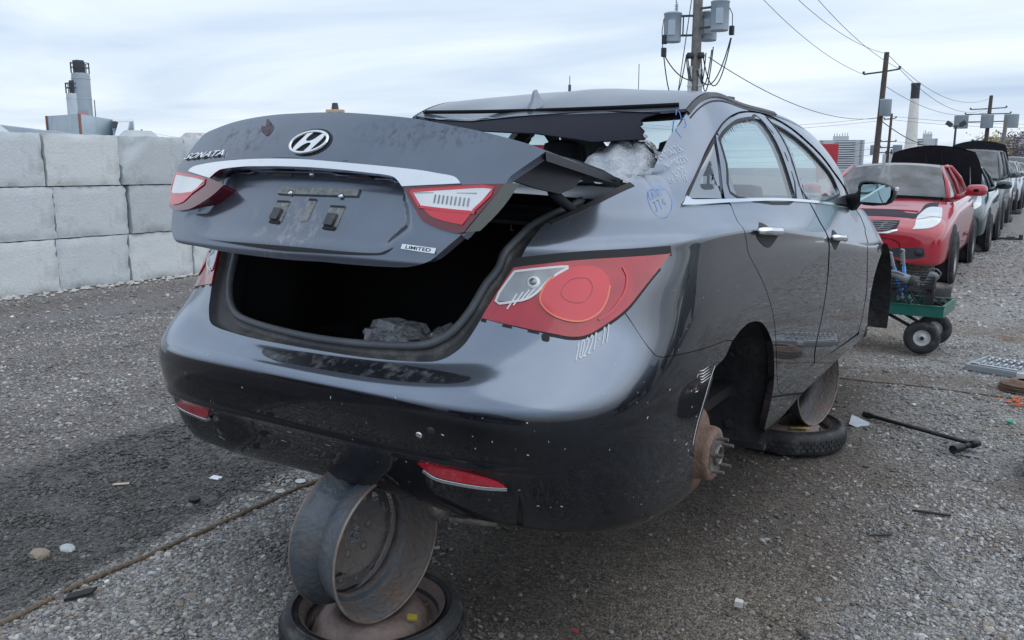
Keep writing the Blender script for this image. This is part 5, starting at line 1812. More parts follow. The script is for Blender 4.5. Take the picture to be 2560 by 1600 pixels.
# front door outline: bgap upward reversed -> front gap -> frame
for mir in (False, True):
    sg = -1 if mir else 1
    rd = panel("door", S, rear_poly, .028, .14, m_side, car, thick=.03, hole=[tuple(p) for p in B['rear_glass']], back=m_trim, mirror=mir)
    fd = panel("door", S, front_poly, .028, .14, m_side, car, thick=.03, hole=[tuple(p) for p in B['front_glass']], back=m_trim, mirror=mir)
    if not mir:
        rd["label"] = "rear door"; fd["label"] = "front door"
    panel("window_glass", S, [tuple(p) for p in B['rear_glass']], .05, .2, m_gl, rd, off=-.008, thick=.004, mirror=mir)
    panel("window_glass", S, [tuple(p) for p in B['front_glass']], .05, .2, m_gl, fd, off=-.008, thick=.004, mirror=mir)
    ribbon("window_seal", S, open_curve(B['rear_glass'] + B['rear_glass'][:1], 4), .014, m_blk, rd, off=.001, thick=.008, mirror=mir)
    ribbon("window_seal", S, open_curve(B['front_glass'] + B['front_glass'][:1], 4), .014, m_blk, fd, off=.001, thick=.008, mirror=mir)
    qg = panel("quarter_window", S, [tuple(p) for p in B['quarter_glass']], .04, .16, m_frit, car, off=-.004, thick=.006, hole=[tuple(p) for p in B['teardrop']], mirror=mir)
    panel("window_glass", S, [tuple(p) for p in B['teardrop']], .04, .16, m_glq, qg, off=-.004, thick=.004, mirror=mir)
    ribbon("window_seal", S, open_curve(B['quarter_glass'][0:1] + B['quarter_glass'][-1:] + B['quarter_glass'][3:4], 6), .010, m_blk, qg, off=.001, thick=.008, mirror=mir)
    # black weather strip round the whole glasshouse
    i1 = [i for i, p in enumerate(B['body_side_a']) if len(p) > 2 and abs(p[0] - .9794) < .002][0]
    ribbon("door_seal", S, [(p[0] + .003, p[1] - .05) for p in open_curve(B['body_side_a'][i1:], 4)], .030, m_blk, car, off=-.006, thick=.02, mirror=mir)
    panel("chrome_strip", S, [tuple(p) for p in B['chrome']], .05, .1, m_chrome, car, off=.006, thick=.01, mirror=mir)
    # door gaps read as dark lines: a rubber strip set well behind them
    for nm in ('rear_door_low',):
        ribbon("gap_strip", S, open_curve(B['rear_door_low'][:13], 4), .05, m_blk, car, off=-.03, mirror=mir)
    ribbon("gap_strip", S, open_curve(B['front_door_low'][:9], 4), .05, m_blk, car, off=-.03, mirror=mir)
    ribbon("gap_strip", S, open_curve(B['fender_gap'], 4), .05, m_blk, car, off=-.03, mirror=mir)
    ribbon("gap_strip", S, [(1.75, 1.98), (2.0, 2.0), (2.5, 2.02), (3.0, 1.85), (3.4, 1.65)], .06, m_blk, car, off=-.03, mirror=mir)
    for dr, h, hb in ((rd, B['handle1'], B['handle1b']), (fd, B['handle2'], B['hand2b'])):
        panel("handle_recess", S, [tuple(p) for p in hb], .03, .12, m_blk, dr, off=.0015, thick=.002, mirror=mir)
        a_, b_ = h[0], h[1]
        mid_w = (a_[1] + h[-1][1]) / 2
        pts = []
        for t in np.linspace(0, 1, 9):
            s_ = a_[0] + (b_[0] - a_[0]) * t
            w_ = mid_w + ((h[1][1] + h[2][1]) / 2 - mid_w) * t
            P_, N_ = surf_eval(S, np.array([[sg * s_, w_]]), .012 + .022 * math.sin(math.pi * min(1, max(0, t))))
            pts.append(Vector(P_[0]))
        mb = MB(); mb.tube(pts, [.010, .014, .015, .015, .015, .015, .014, .012, .007], 8)
        mb.build("handle", m_chrome, dr)

# --- front wing, bonnet, nose
fa = [tuple(p) for p in B['fender_arch']]
fg = [tuple(p) for p in B['fender_gap']]
fen = fg + [(3.80, 9.2, 1), (4.2, 9.1), (4.60, 9.0, 1), (4.62, 5.5), (4.62, 1.2, 1), (4.46, 1.1, 1), (4.42, 3.0), (4.36, 4.3), (4.22, 5.1)] + [(4.05, 5.25)] + fa[::-1][2:-1] + [(3.6557, 1.1, 1)]
for mir in (False, True):
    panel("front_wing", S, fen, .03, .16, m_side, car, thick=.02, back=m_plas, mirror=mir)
nose = []
for w_ in np.linspace(1.0, 9.0, 14):
    p = S(4.63, w_)
    row = []
    for x in np.linspace(-1, 1, 25):
        row.append((p[0] * x, p[1] + .22 * (1 - abs(x) ** 2.6) * (1 - ((w_ - 5) / 6.5) ** 2), p[2]))
    nose.append(row)
mb = MB(); mb.grid(nose); mb.build("front_bumper", m_side, car)
hood = []
for s_ in np.linspace(3.78, 4.63, 14):
    p = S(s_, 9.1)
    hood.append([(p[0] * x, p[1] + (s_ - 3.8) * .2 * (1 - x * x), p[2] + .05 * (1 - x * x)) for x in np.linspace(-1, 1, 21)])
mb = MB(); mb.grid(hood); mb.build("bonnet", m_roofp, car)

# --- roof with the dent at its left rear edge
rows = []
for t in np.linspace(0, 1, 40):
    s_ = 1.405 + (2.66 - 1.405) * t
    p = S(s_, 11.0)
    row = []
    for x in np.linspace(-1, 1, 49):
        k = 1 - x * x
        X = p[0] * x * .992
        Y = p[1] - .095 * (1 - t) ** 2 * k + .11 * t ** 3 * k
        Z = p[2] + .006 + (-.020 + .054 * min(1, t * 2.6) ** .8) * (k ** .8) + .012 * math.exp(-((abs(x) - .93) / .08) ** 2) * 0
        Z -= .024 * math.exp(-((X + .33) / .15) ** 2 - ((t) / .16) ** 2)
        Z += .007 * math.exp(-((X + .02 - t * .5) / .10) ** 2) * math.exp(-((t - .2) / .3) ** 2)
        row.append((X, Y, Z))
    rows.append(row)
mb = MB(); mb.grid(rows); mb.grid([[(x, y + .004, z - .010) for x, y, z in rows[0]], rows[0]])
mb.grid([[(x * .985, y + .02, z - .035) for x, y, z in r] for r in rows[::3]], mi=1)
roof = mb.build("roof", [m_roofp, m_trim], car)
for sg in (1, -1):
    ribbon("roof_moulding", S, [(sg * s_, 10.97) for s_ in np.linspace(1.395, 2.66, 40)], .020, m_plasd, roof, off=.006, thick=.012)
    ribbon("roof_groove", S, [(sg * s_, 10.86) for s_ in np.linspace(1.39, 3.0, 40)], .006, m_blk, roof, off=.002)
    mb = MB(); p = S(2.02, 11.0); mb.box((sg * (p[0] - .02), p[1], p[2] + .012), (.03, .07, .012), bev=.003); mb.build("rack_cover", m_plasd, roof)
# shark fin aerial
mb = MB()
fx, fy, fz = 0.0, 1.335, 1.388
prof = [(-.055, 0, .034), (-.045, .012, .034), (-.030, .030, .020), (-.022, .052, .014), (-.016, .068, .009), (-.004, .074, .004)]
sec = []
for (dy, z, hw) in prof:
    front = .055 + (.11 - .055) * (1 - z / .074) ** 1.5 if z > 0 else .125
    ring = []
    for a in np.linspace(0, 2 * math.pi, 16, endpoint=False):
        yy = (dy + front - .0) / 2 * 1 + math.cos(a) * (front - dy) / 2 if False else (dy + (front * (1 - z / .09))) / 2 + math.cos(a) * ((front * (1 - z / .09)) - dy) / 2
        ring.append((fx + math.sin(a) * hw * (1 - .55 * (math.cos(a) > 0) * math.cos(a)), fy + yy, fz + z + .012 * max(0, yy) / .1))
    sec.append(ring + ring[:1])
mb.grid(sec)
mb._add(sec[-1][:-1], [tuple(range(16))], 0, True)
mb.build("shark_fin_aerial", m_roofp, roof, weld=1e-4)

# --- windscreen
rows = []
for t in np.linspace(0, 1, 14):
    p = S(2.68 + (3.74 - 2.68) * t, 11.0)
    rows.append([(p[0] * x * .97, p[1] + .12 * (1 - x * x), p[2] + .03 * (1 - x * x)) for x in np.linspace(-1, 1, 17)])
mb = MB(); mb.grid(rows); mb.build("windscreen", m_ws, car)
mb = MB()
for x in (-.28,):
    mb.box((x, 3.0, 1.22), (.22, .03, .06), bev=.01)
mb.build("rear_view_mirror", m_trimd, car)


# --- rear window: what is left of the tinted glass, its dark frame line and shattered sheet
def BLf(x, t):
    x, t = np.broadcast_arrays(np.asarray(x, float), np.asarray(t, float))
    k = (x / .62) ** 2
    return np.stack([x, 1.385 - .085 * (1 - k) - .57 * t - .06 * (1 - k) * np.sin(np.pi * t), 1.385 - .012 * (1 - k) - .30 * t + .02 * np.sin(np.pi * t)], -1)


m_tint = mat("dark_tint_film", (.008, .010, .020), .7, 0, spec=.15)
panel("rear_glass_remnant", BLf, [tuple(p) for p in B['remnant']], .05, .05, m_tint, car, thick=.004, raw=True)
ribbon("rear_glass_seal", BLf, [(x, .0) for x in np.linspace(-.57, .57, 50)], .012, m_blk, car, off=-.004, thick=.012)
ribbon("broken_glass_edge", BLf, [(x, .045 + .012 * math.sin(x * 40)) for x in np.linspace(-.52, .50, 60)], .014, mat("crazed_glass", (.20, .30, .38), .25, 0, col2=(.62, .72, .78), scale=160, bump=.8, bscale=200), car, off=.006)
m_shat = mat("crazed_silver_film", (.36, .39, .43), .38, .35, col2=(.52, .55, .59), scale=60, bump=.5, bscale=140)
rr = random.Random(8)
rows = []
NU, NV = 22, 16
for i in range(NU + 1):
    row = []
    for j in range(NV + 1):
        u, v = i / NU, j / NV
        x = .345 + .25 * u
        dome = math.sin(math.pi * min(1, max(0, u * .92 + .05))) ** .55
        z = 1.135 + (.02 + .115 * dome) * math.sin(v * 1.52) + .008 * math.sin(u * 17 + v * 9)
        y = .92 + .30 * v - .03 * math.sin(u * 3.1) + .01 * math.sin(v * 21 + u * 6)
        e = .007 if (j > NV - 4 or i > NU - 3) else .0015
        row.append((x + rr.uniform(-e, e), y + rr.uniform(-e, e), z + rr.uniform(-e, e)))
    rows.append(row)
mb = MB(); mb.grid(rows); mb.build("shattered_glass_sheet", m_shat, car)
mb = MB(); mb.grid([[(x + rr.uniform(-.01, .01), y + .012, z + .008 + rr.uniform(0, .012)) for x, y, z in r[-4:]] for r in rows], smooth=False)
mb.build("shattered_glass_sheet", mat("crazed_white_glass", (.62, .66, .70), .3, .2, col2=(.85, .87, .90), scale=120, bump=1.0, bscale=160), car)

# --- shelf behind the seats, panel between window and boot, and its gutter lines
m_shelf = mat("dusty_shelf", (.40, .42, .46), .8, vary=.3, scale=7, dirt=(.6, .62, .65), dirt_amt=.6, dirt_scale=40)
mb = MB(); mb.grid([[(x, y, 1.062 + .03 * (y - .78) + .02 * (1 - (x / .62) ** 2) + rr.uniform(-.003, .003)) for x in np.linspace(-.62, .62, 16)] for y in np.linspace(.80, 1.42, 9)]); mb.build("parcel_shelf", m_shelf, car)
for nm, y0, y1, z0, z1, m_ in (("rear_deck_panel", .755, .80, 1.045, 1.078, m_blk), ("rear_deck_strip", .735, .757, 1.036, 1.046, m_chromes), ("rear_deck_panel", .70, .737, 1.00, 1.036, m_plas)):
    mb = MB(); mb.grid([[(x, y0, z0 + .02 * (1 - (x / .62) ** 2)) for x in np.linspace(-.62, .62, 14)], [(x, y1, z1 + .02 * (1 - (x / .62) ** 2)) for x in np.linspace(-.62, .62, 14)]]); mb.build(nm, m_, car)
# black strip along the wing edge where it meets the boot lid
ribbon("wing_edge_strip", S, open_curve([(p[0] + .010, p[1] - .02) for p in B['deckedge'][3:8]], 6), .020, m_blk, car, off=.002, thick=.004)

# --- boot opening: trim band, weather seal, lined box
def loop_pts(L_, n):
    A_ = np.array(L_, float)
    d = np.concatenate([[0], np.cumsum(np.linalg.norm(np.diff(A_, axis=0), axis=1))])
    t = np.linspace(0, d[-1], n)
    return np.stack([np.interp(t, d, A_[:, k]) for k in range(3)], -1)


o_uv = open_curve(be[::-1][1:], 3) + [(p[0], p[1]) for p in (lamp[-1], (.318, 6.2), (.340, 6.5), (.3642, 6.85))] + open_curve(B['deckedge'][1:6], 4)
o_uv[0] = (0.0, o_uv[0][1])
Oloop = loop_pts(surf_eval(S, np.array(o_uv), -.004)[0], 60)
q_uv = open_curve(B['seal_r'], 4)
Qloop = surf_eval(S, np.array(q_uv), -.035)[0]
Qloop[0, 0] = 0
Qloop = loop_pts(Qloop, 60)
m_rim = mat("boot_rim_dirty", (.060, .060, .064), .45, dirt=(.26, .24, .21), dirt_amt=.75, dirt_scale=9, vary=.5, scale=12)
for sg in (1, -1):
    rows = []
    for i in range(60):
        a_, b_ = Oloop[i], Qloop[i]
        row = []
        for t, dn in ((0, 0), (.12, .018), (.35, .026), (.55, .022), (.72, .030), (.86, .022), (1, .012)):
            p = a_ + (b_ - a_) * t
            row.append((sg * p[0], p[1] + dn * .5, p[2] - dn * .6))
        rows.append(row)
    mb = MB(); mb.grid(rows); mb.build("boot_rim", m_rim, car)
sealp = [(-p[0], p[1], p[2] + .004) for p in Qloop[::-1][:-1]] + [(p[0], p[1], p[2] + .004) for p in Qloop]
mb = MB(); mb.tube(sealp + [(x, .72 + .03 * (1 - (x / .5) ** 2), 1.01) for x in np.linspace(.48, -.48, 12)], .0115, 8, closed=True); mb.build("boot_seal", mat("grey_weather_seal", (.11, .12, .135), .5, dirt=(.22, .22, .22), dirt_amt=.5, dirt_scale=10), car)
mb = MB()
inner = [(p[0] * .975, p[1] + .03, p[2] - .05) for p in sealp]
flo = []
for x, y, z in inner:
    flo.append((math.copysign(min(abs(x) * 1.12 + .02, .66), x), max(y, .20) if z < .8 else y, .56))
mb.grid([sealp, inner, flo])
mb._add(flo, [tuple(range(len(flo)))], 0, False)
yb = 1.16
mb.box((0, .93, .78), (1.36, .02, .50)); mb.box((0, .9, 1.03), (1.3, .5, .02))
mb.box((-.66, .70, .76), (.02, .52, .42)); mb.box((.66, .70, .76), (.02, .52, .42))
boot = mb.build("boot_lining", m_carpet, car)
m_sill = mat("grey_sill_plastic", (.13, .14, .155), .55, dirt=(.25, .24, .23), dirt_amt=.5, dirt_scale=8)
mb = MB(); mb.grid([[(x, .155 + .30 * (1 - math.cos(x * .9)) , .664) for x in np.linspace(-.46, .46, 20)], [(x, .215 + .30 * (1 - math.cos(x * .9)), .672) for x in np.linspace(-.46, .46, 20)], [(x, .222 + .30 * (1 - math.cos(x * .9)), .60) for x in np.linspace(-.46, .46, 20)]])
mb.build("sill_plate", m_sill, car)
mb = MB()
for k in range(24):
    x = -.44 + k * .0165
    y = .215 + .30 * (1 - math.cos(x * .9))
    mb.box((x, y - .002, .673), (.008, .055, .007), rot=Matrix.Rotation(.25, 3, 'Z'))
mb.build("sill_rib", m_sill, car)
# release handle glyph on the seat back, white bag and yellowish scrap lying in the boot
mb = MB(); mb.box((.158, .915, 1.0), (.016, .002, .006)); mb.box((.158, .915, .975), (.004, .002, .03)); mb.box((.163, .915, .962), (.013, .002, .006)); mb.build("release_sign", m_chalk, car)
m_bag = mat("crumpled_film", (.16, .165, .18), .25, 0, col2=(.30, .31, .33), scale=40, bump=1.0, bscale=45, coat=.5)


def crumple(name, c, r, label, cat, seed, m_):
    rr = random.Random(seed)
    bm_ = bmesh.new()
    bmesh.ops.create_icosphere(bm_, subdivisions=3, radius=1)
    for v in bm_.verts:
        k = 1 + .35 * (fbm(np.array(v.co.x * 3 + seed), np.array(v.co.y * 3 + v.co.z * 2), seed, 3) - .5) * 2 + rr.uniform(-.05, .05)
        v.co = Vector((v.co.x * r[0] * k, v.co.y * r[1] * k, max(v.co.z, -.35) * r[2] * k))
    me = bpy.data.meshes.new(name)
    bm_.to_mesh(me); bm_.free()
    me.materials.append(m_)
    o = link(name, me)
    o.location = CARM @ Vector(c)
    return tag(o, label, cat)


crumple("plastic_bag", (.15, .32, .685), (.12, .08, .065), "crumpled clear plastic bag lying on the boot sill of the sedan", "bag", 3, m_bag)
crumple("plastic_wrap", (.31, .34, .70), (.055, .06, .045), "small crumpled film ball at the right end of the boot sill", "bag", 5, m_bag)
mb = MB(); mb.box((0, 0, 0), (.16, .10, .02), bev=.004)
o = mb.build("cardboard_scrap", mat("ochre_card", (.23, .18, .08), .8, vary=.3)); o.matrix_world = CARM @ Matrix.Translation((.38, .46, .72)) @ Matrix.Rotation(.4, 4, 'Y'); tag(o, "ochre cardboard scrap deep in the right corner of the boot", "cardboard")

# --- boot lid, raised
LZ = np.array([.90, .93, .96, 1.0, 1.06, 1.12, 1.18, 1.24, 1.29, 1.33, 1.36])
LY = np.array([.022, .012, .008, .020, .045, .074, .102, .139, .178, .218, .262])
lsp = spline1(LZ, LY)


def Lf(x, z):
    x, z = np.broadcast_arrays(np.asarray(x, float), np.asarray(z, float))
    return np.stack([x, spev(lsp, z) + .19 * x ** 2 + .04 * x ** 4, z], -1)


rec_poly = np.array([p[:2] for p in smooth_poly([(-.372, 1.150), (-.3253, 1.1709), (-.2253, 1.1788), (-.0786, 1.1813), (.0493, 1.1796), (.1659, 1.174), (.2744, 1.1662), (.3333, 1.1543), (.37, 1.12), (.405, 1.085), (.43, 1.03), (.37, .992, 1), (.3316, .9765), (.15, .9775), (-.10, .9775), (-.30, .977), (-.37, .985, 1), (-.46, 1.02), (-.455, 1.06), (-.40, 1.10)])])


def rec_sd(x, z):
    """signed distance, positive inside the number plate recess"""
    x = np.asarray(x, float); z = np.asarray(z, float)
    d = np.full(x.shape, 9.0)
    ins = np.zeros(x.shape, bool)
    n = len(rec_poly)
    for i in range(n):
        a, b = rec_poly[i], rec_poly[(i + 1) % n]
        e = b - a
        t = np.clip(((x - a[0]) * e[0] + (z - a[1]) * e[1]) / (e @ e + 1e-12), 0, 1)
        d = np.minimum(d, np.hypot(x - a[0] - e[0] * t, z - a[1] - e[1] * t))
        if a[1] != b[1]:
            c = (a[1] > z) != (b[1] > z)
            ins ^= c & (x < (b[0] - a[0]) * (z - a[1]) / (b[1] - a[1]) + a[0])
    return np.where(ins, d, -d)


def LR(x, z):
    P = Lf(x, z).copy()
    x, z = np.broadcast_arrays(np.asarray(x, float), np.asarray(z, float))
    sd = rec_sd(x, z)
    top = np.clip((z - 1.10) / .05, 0, 1)
    side = np.clip((np.abs(x) - .33) / .08, 0, 1) * (1 - top)
    wd = .012 * top + .030 * (1 - top) + .05 * side
    k = np.clip(sd / wd, 0, 1)
    k = k * k * (3 - 2 * k)
    dep = np.interp(z, [.975, .99, 1.02, 1.08, 1.13, 1.18], [.004, .010, .022, .036, .046, .050])
    P[..., 1] += k * dep
    return P


lid_poly = [tuple(p) for p in B['lid']]
lid = panel("boot_lid", LR, lid_poly, .011, .007, m_lidp, car, thick=.03, back=m_trimd)
lip = [p[:2] for p in lid_poly[:18]]
lipP = surf_eval(Lf, np.array(open_curve(lip, 4)), 0)[0]
rows = []
for p in lipP:
    xi = p[0] / .66
    fr = np.array([.60 * xi / max(1, abs(xi)) if abs(xi) > 1 else .60 * xi, .842 + .10 * (1 - min(1, xi * xi)), 1.147 + .028 * (1 - min(1, xi * xi))])
    row = []
    for t in np.linspace(0, 1, 14):
        q = p + (fr - p) * t
        q = q + np.array([0, 0, .012 * math.sin(math.pi * t) * (1 - min(1, xi * xi))])
        row.append(tuple(q))
    rows.append(row)
mb = MB(); mb.grid(rows); mb.grid([[(x, y + .004, z - .022) for x, y, z in r] for r in rows], mi=1)
mb.grid([[rows[-1][k] for k in range(14)], [(x, y + .004, z - .022) for x, y, z in rows[-1]]], mi=1)
mb.build("lid_top_panel", [m_lidp, mat("lid_underside_black", (.012, .014, .022), .5)], lid)
ls = B['lid_side']
for sg in (1, -1):
    mb = MB()
    fx_ = lambda y: .616
    pts = [Vector((sg * fx_(y), y, z - .001)) for y, z in ls]
    n = len(pts)
    V = pts + [p - Vector((sg * .012, 0, 0)) for p in pts]
    mb._add(V, [(0, 1, 9, 10), (1, 2, 6, 7), (1, 7, 8, 9), (2, 3, 4, 5), (2, 5, 6)] + [(i, (i + 1) % n, n + (i + 1) % n, n + i) for i in range(n)], 0, False)
    mb.build("lid_side_flange", mat("lid_inner_black", (.012, .014, .022), .5), lid)
    mb = MB(); mb.tube([(sg * .585, .45, 1.12), (sg * .575, .55, 1.08), (sg * .56, .68, 1.03), (sg * .55, .80, .99), (sg * .55, .86, .94)], .014, 8); mb.build("hinge_arm", m_trimd, lid)
dk = panel("lid_stain", LR, [tuple(p) for p in B['stain']], .01, .01, mat("peeled_paint", (.055, .035, .05), .8, vary=.8, scale=60, col2=(.14, .11, .13)), lid, off=.0012, thick=.001)
panel("chrome_trim", Lf, [tuple(p) for p in B['strip']], .02, .008, m_chromes, lid, off=.007, thick=.014)
for side_, sg in (('r', 1), ('l', -1)):
    mats_ = m_redd
    rl = panel("reverse_lamp", Lf, [tuple(p) for p in B['rl_' + side_]], .02, .01, m_redd, lid, off=.006, thick=.045)
    panel("clear_lens", Lf, [tuple(p) for p in B['rl_' + side_ + '_clear']], .02, .01, m_white, rl, off=.0085, thick=.003)
    panel("red_lens", Lf, [tuple(p) for p in B['rl_' + side_ + '_red']], .02, .01, m_redb, rl, off=.0085, thick=.003)
    cl = open_curve(B['rl_' + side_ + '_clear'] + B['rl_' + side_ + '_clear'][:1], 3)
    ribbon("lens_rim", Lf, cl, .007, m_redb, rl, off=.0095, thick=.002)
    if side_ == 'r':
        for q in range(9):
            x = .455 + q * .011
            ribbon("lens_rib", Lf, [(x, 1.118 - .0008 * q), (x + .002, 1.098 - .0008 * q)], .004, m_silv, rl, off=.0098)
        ribbon("lens_rib", Lf, [(.395, 1.121), (.56, 1.123)], .002, m_silv, rl, off=.0098)
sd = B['rl_r_side']
mb = MB()
A_ = surf_eval(Lf, np.array([sd[0], sd[3]], float), .006)[0]
pts = []
for t in np.linspace(0, 1, 9):
    p = A_[0] + (A_[1] - A_[0]) * t
    bow = .010 * math.sin(math.pi * t)
    pts.append([tuple(p + np.array([0, 0, 0])), tuple(p + np.array([.012 + bow * .4, .045 + bow, 0]))])
mb.grid(pts); mb.build("lamp_housing_edge", mat("grey_green_housing", (.20, .225, .215), .6), lid)
panel("trim_slit", LR, [tuple(p) for p in B['slit']], .02, .008, m_blk, lid, off=.0015, thick=.002)
# number plate mount: pads with clips, top ledge, screws, lamps
m_dirtp = mat("dirt_caked_pad", (.15, .165, .19), .6, scale=55, col2=(.34, .34, .32), bump=.5, bscale=60)
mo = B['mounts']
for q, (w_, h_) in zip(mo[:3], ((.050, .052), (.028, .056), (.050, .052))):
    x0, z0 = q
    panel("plate_pad", LR, [(x0 - w_ / 2, z0 - h_ / 2, 1), (x0 + w_ / 2, z0 - h_ / 2, 1), (x0 + w_ / 2, z0 + h_ / 2, 1), (x0 - w_ / 2, z0 + h_ / 2, 1)], .02, .02, m_dirtp, lid, off=.0015, thick=.002)
    if w_ > .04:
        panel("plate_clip", LR, [(x0 - .016, z0 - .022, 1), (x0 + .014, z0 - .024, 1), (x0 + .016, z0 + .004, 1), (x0 - .014, z0 + .006, 1)], .02, .02, m_plasd, lid, off=.012, thick=.012)
        panel("clip_shade_gap", LR, [(x0 - .020, z0 - .030, 1), (x0 + .020, z0 - .032, 1), (x0 + .022, z0 - .024, 1), (x0 - .018, z0 - .022, 1)], .02, .02, m_blk, lid, off=.004, thick=.004)
    ribbon("pad_edge", LR, [(x0 - w_ / 2, z0 + h_ / 2), (x0 + w_ / 2, z0 + h_ / 2)], .006, m_blk, lid, off=.003)
a_, b_ = mo[3], mo[4]
panel("plate_ledge", LR, [(a_[0], a_[1] - .010, 1), (b_[0], b_[1] - .010, 1), (b_[0], b_[1] + .008, 1), (a_[0], a_[1] + .008, 1)], .02, .02, m_dirtp, lid, off=.006, thick=.01)
for q in mo[5:7]:
    dot(LR, q[0], q[1] - .008, .008, "plate_screw", m_chromes, lid, .004, off=.006)
kh = B['keyhole']
dot(LR, kh[0][0], kh[0][1], .008, "lock_button", m_chromes, lid, .003, off=.002)
for q in kh[2:]:
    panel("plate_lamp", LR, [(q[0] - .045, q[1] - .006, 1), (q[0] + .045, q[1] - .007, 1), (q[0] + .035, q[1] + .004, 1), (q[0] - .035, q[1] + .005, 1)], .02, .02, m_plasd, lid, off=.003, thick=.004)


# badges
def text_on(name, body, quad, F, off, m_, parent, depth, shear=0.0, bold=0.0, pad=0.0):
    cu = bpy.data.curves.new(name, 'FONT')
    cu.body = body
    cu.size = 1.0
    cu.shear = shear
    cu.offset = bold
    cu.resolution_u = 3
    cu.fill_mode = 'FRONT'
    ob = bpy.data.objects.new(name, cu)
    COL.objects.link(ob)
    bpy.context.view_layer.update()
    me = bpy.data.meshes.new_from_object(ob.evaluated_get(bpy.context.evaluated_depsgraph_get()))
    bpy.data.objects.remove(ob)
    co = np.array([v.co[:] for v in me.vertices])
    lo, hi = co.min(0), co.max(0)
    u = (co[:, 0] - lo[0]) / (hi[0] - lo[0]) * (1 - 2 * pad) + pad
    v = (co[:, 1] - lo[1]) / (hi[1] - lo[1])
    bl, br, tr, tl = [np.array(q[:2]) for q in quad]
    uv = (bl[None] * (1 - u)[:, None] + br[None] * u[:, None]) * (1 - v)[:, None] + (tl[None] * (1 - u)[:, None] + tr[None] * u[:, None]) * v[:, None]
    P, N = surf_eval(F, uv, off)
    Fc = [list(p.vertices) for p in me.polygons]
    # front and a side wall
    n = len(P)
    Pb = P - N * depth
    cnt = {}
    for f in Fc:
        for i in range(len(f)):
            e = (f[i], f[(i + 1) % len(f)])
            cnt[e] = 1
    walls = [(a, b, b + n, a + n) for (a, b) in cnt if (b, a) not in cnt]
    bpy.data.meshes.remove(me)
    return mk(name, np.concatenate([P, Pb]), Fc + [w[::-1] for w in walls], m_, parent, False)


text_on("lettering", "SONATA", B['sonata'], Lf, .007, m_chrome, lid, .006, shear=.35, bold=.012)
lq = B['limited']
bd = panel("badge", Lf, [tuple(p) + (1,) for p in lq], .02, .01, m_chromes, lid, off=.005, thick=.006)
c0 = np.mean([p[:2] for p in lq], axis=0)
text_on("lettering", "LIMITED", [tuple(c0 + (np.array(p[:2]) - c0) * np.array([.74, .62])) for p in lq], Lf, .0058, m_blk, bd, .001, bold=.01)
# oval emblem with the slanted H
em = B['emblem']
ec = np.array(em[4]); ea = (em[1][0] - em[0][0]) / 2; eb = (em[2][1] - em[3][1]) / 2
ring = []
for k in range(48):
    a = 2 * math.pi * k / 48
    uv = ec + np.array([math.cos(a) * ea * .955, math.sin(a) * eb * .94 + .0035 * math.cos(a)])
    ring.append(Vector(surf_eval(Lf, uv[None], .006)[0][0]))
mb = MB(); mb.tube(ring, .0048, 8, closed=True); emb = mb.build("emblem", m_chrome, lid)
dk = [tuple(ec + np.array([math.cos(a) * ea * 1.10 + .002, math.sin(a) * eb * 1.22 + .003])) for a in np.linspace(0, 2 * math.pi, 28, endpoint=False)]
panel("emblem_backing", Lf, dk, .01, .01, mat("emblem_grime", (.02, .022, .03), .7), lid, off=.0015, thick=.001)
H = [(-.66, -.66), (-.30, -.90), (-.12, -.35), (.02, -.12), (.16, -.20), (.06, -.60), (.10, -.96), (.34, -.95), (.52, -.30), (.92, .42), (.70, .66), (.30, .22), (.12, .10), (-.06, .14), (-.10, .36), (.10, .92), (-.18, .95), (-.40, .35)]
H = [(-.72, -.58), (-.52, -.78), (-.25, -.34), (.0, -.10), (.20, -.16), (.16, -.46), (-.02, -.95), (.24, -.95), (.50, -.36), (.78, .50), (.60, .76), (.30, .28), (.05, .08), (-.16, .14), (-.16, .42), (.04, .95), (-.22, .95), (-.44, .36)]
panel("emblem_bar", Lf, [(ec[0] + x * ea * .93, ec[1] + z * eb * .93) for x, z in H], .006, .006, m_chrome, lid, off=.008, thick=.008)

# --- marker writing: strokes
GL = {'0': [[(0, .1), (0, .9), (.25, 1), (.5, .9), (.5, .1), (.25, 0), (0, .1)]], '1': [[(.1, .8), (.25, 1), (.25, 0)]],
      '2': [[(0, .85), (.25, 1), (.5, .8), (.4, .5), (0, 0), (.5, 0)]], '8': [[(.25, .5), (0, .75), (.25, 1), (.5, .75), (.25, .5), (0, .25), (.25, 0), (.5, .25), (.25, .5)]],
      '6': [[(.4, 1), (.1, .6), (0, .2), (.25, 0), (.5, .2), (.3, .45), (.05, .3)]], '9': [[(.5, .7), (.25, .5), (0, .75), (.25, 1), (.5, .8), (.4, 0)]],
      '/': [[(0, -.1), (.3, 1.1)]], '-': [[(0, .5), (.4, .5)]], 'X': [[(0, 0), (.5, 1)], [(0, 1), (.5, 0)]], 'E': [[(.45, 1), (0, 1), (0, 0), (.45, 0)], [(0, .5), (.35, .5)]],
      '3': [[(0, .9), (.3, 1), (.45, .75), (.2, .52), (.5, .3), (.25, 0), (0, .12)]], 'C': [[(.5, .85), (.25, 1), (0, .6), (0, .3), (.25, 0), (.5, .12)]],
      'A': [[(0, 0), (.25, 1), (.5, 0)], [(.1, .4), (.42, .4)]], 'T': [[(0, 1), (.55, 1)], [(.28, 1), (.25, 0)]], '#': [[(.12, 0), (.2, 1)], [(.35, 0), (.43, 1)], [(0, .35), (.5, .35)], [(.02, .7), (.52, .7)]],
      'J': [[(.1, 1), (.5, 1)], [(.35, 1), (.32, .15), (.15, 0), (0, .2)]], '4': [[(.35, 0), (.35, 1), (0, .35), (.5, .35)]], 'P': [[(0, 0), (0, 1), (.4, .95), (.45, .65), (0, .5)]], ' ': []}


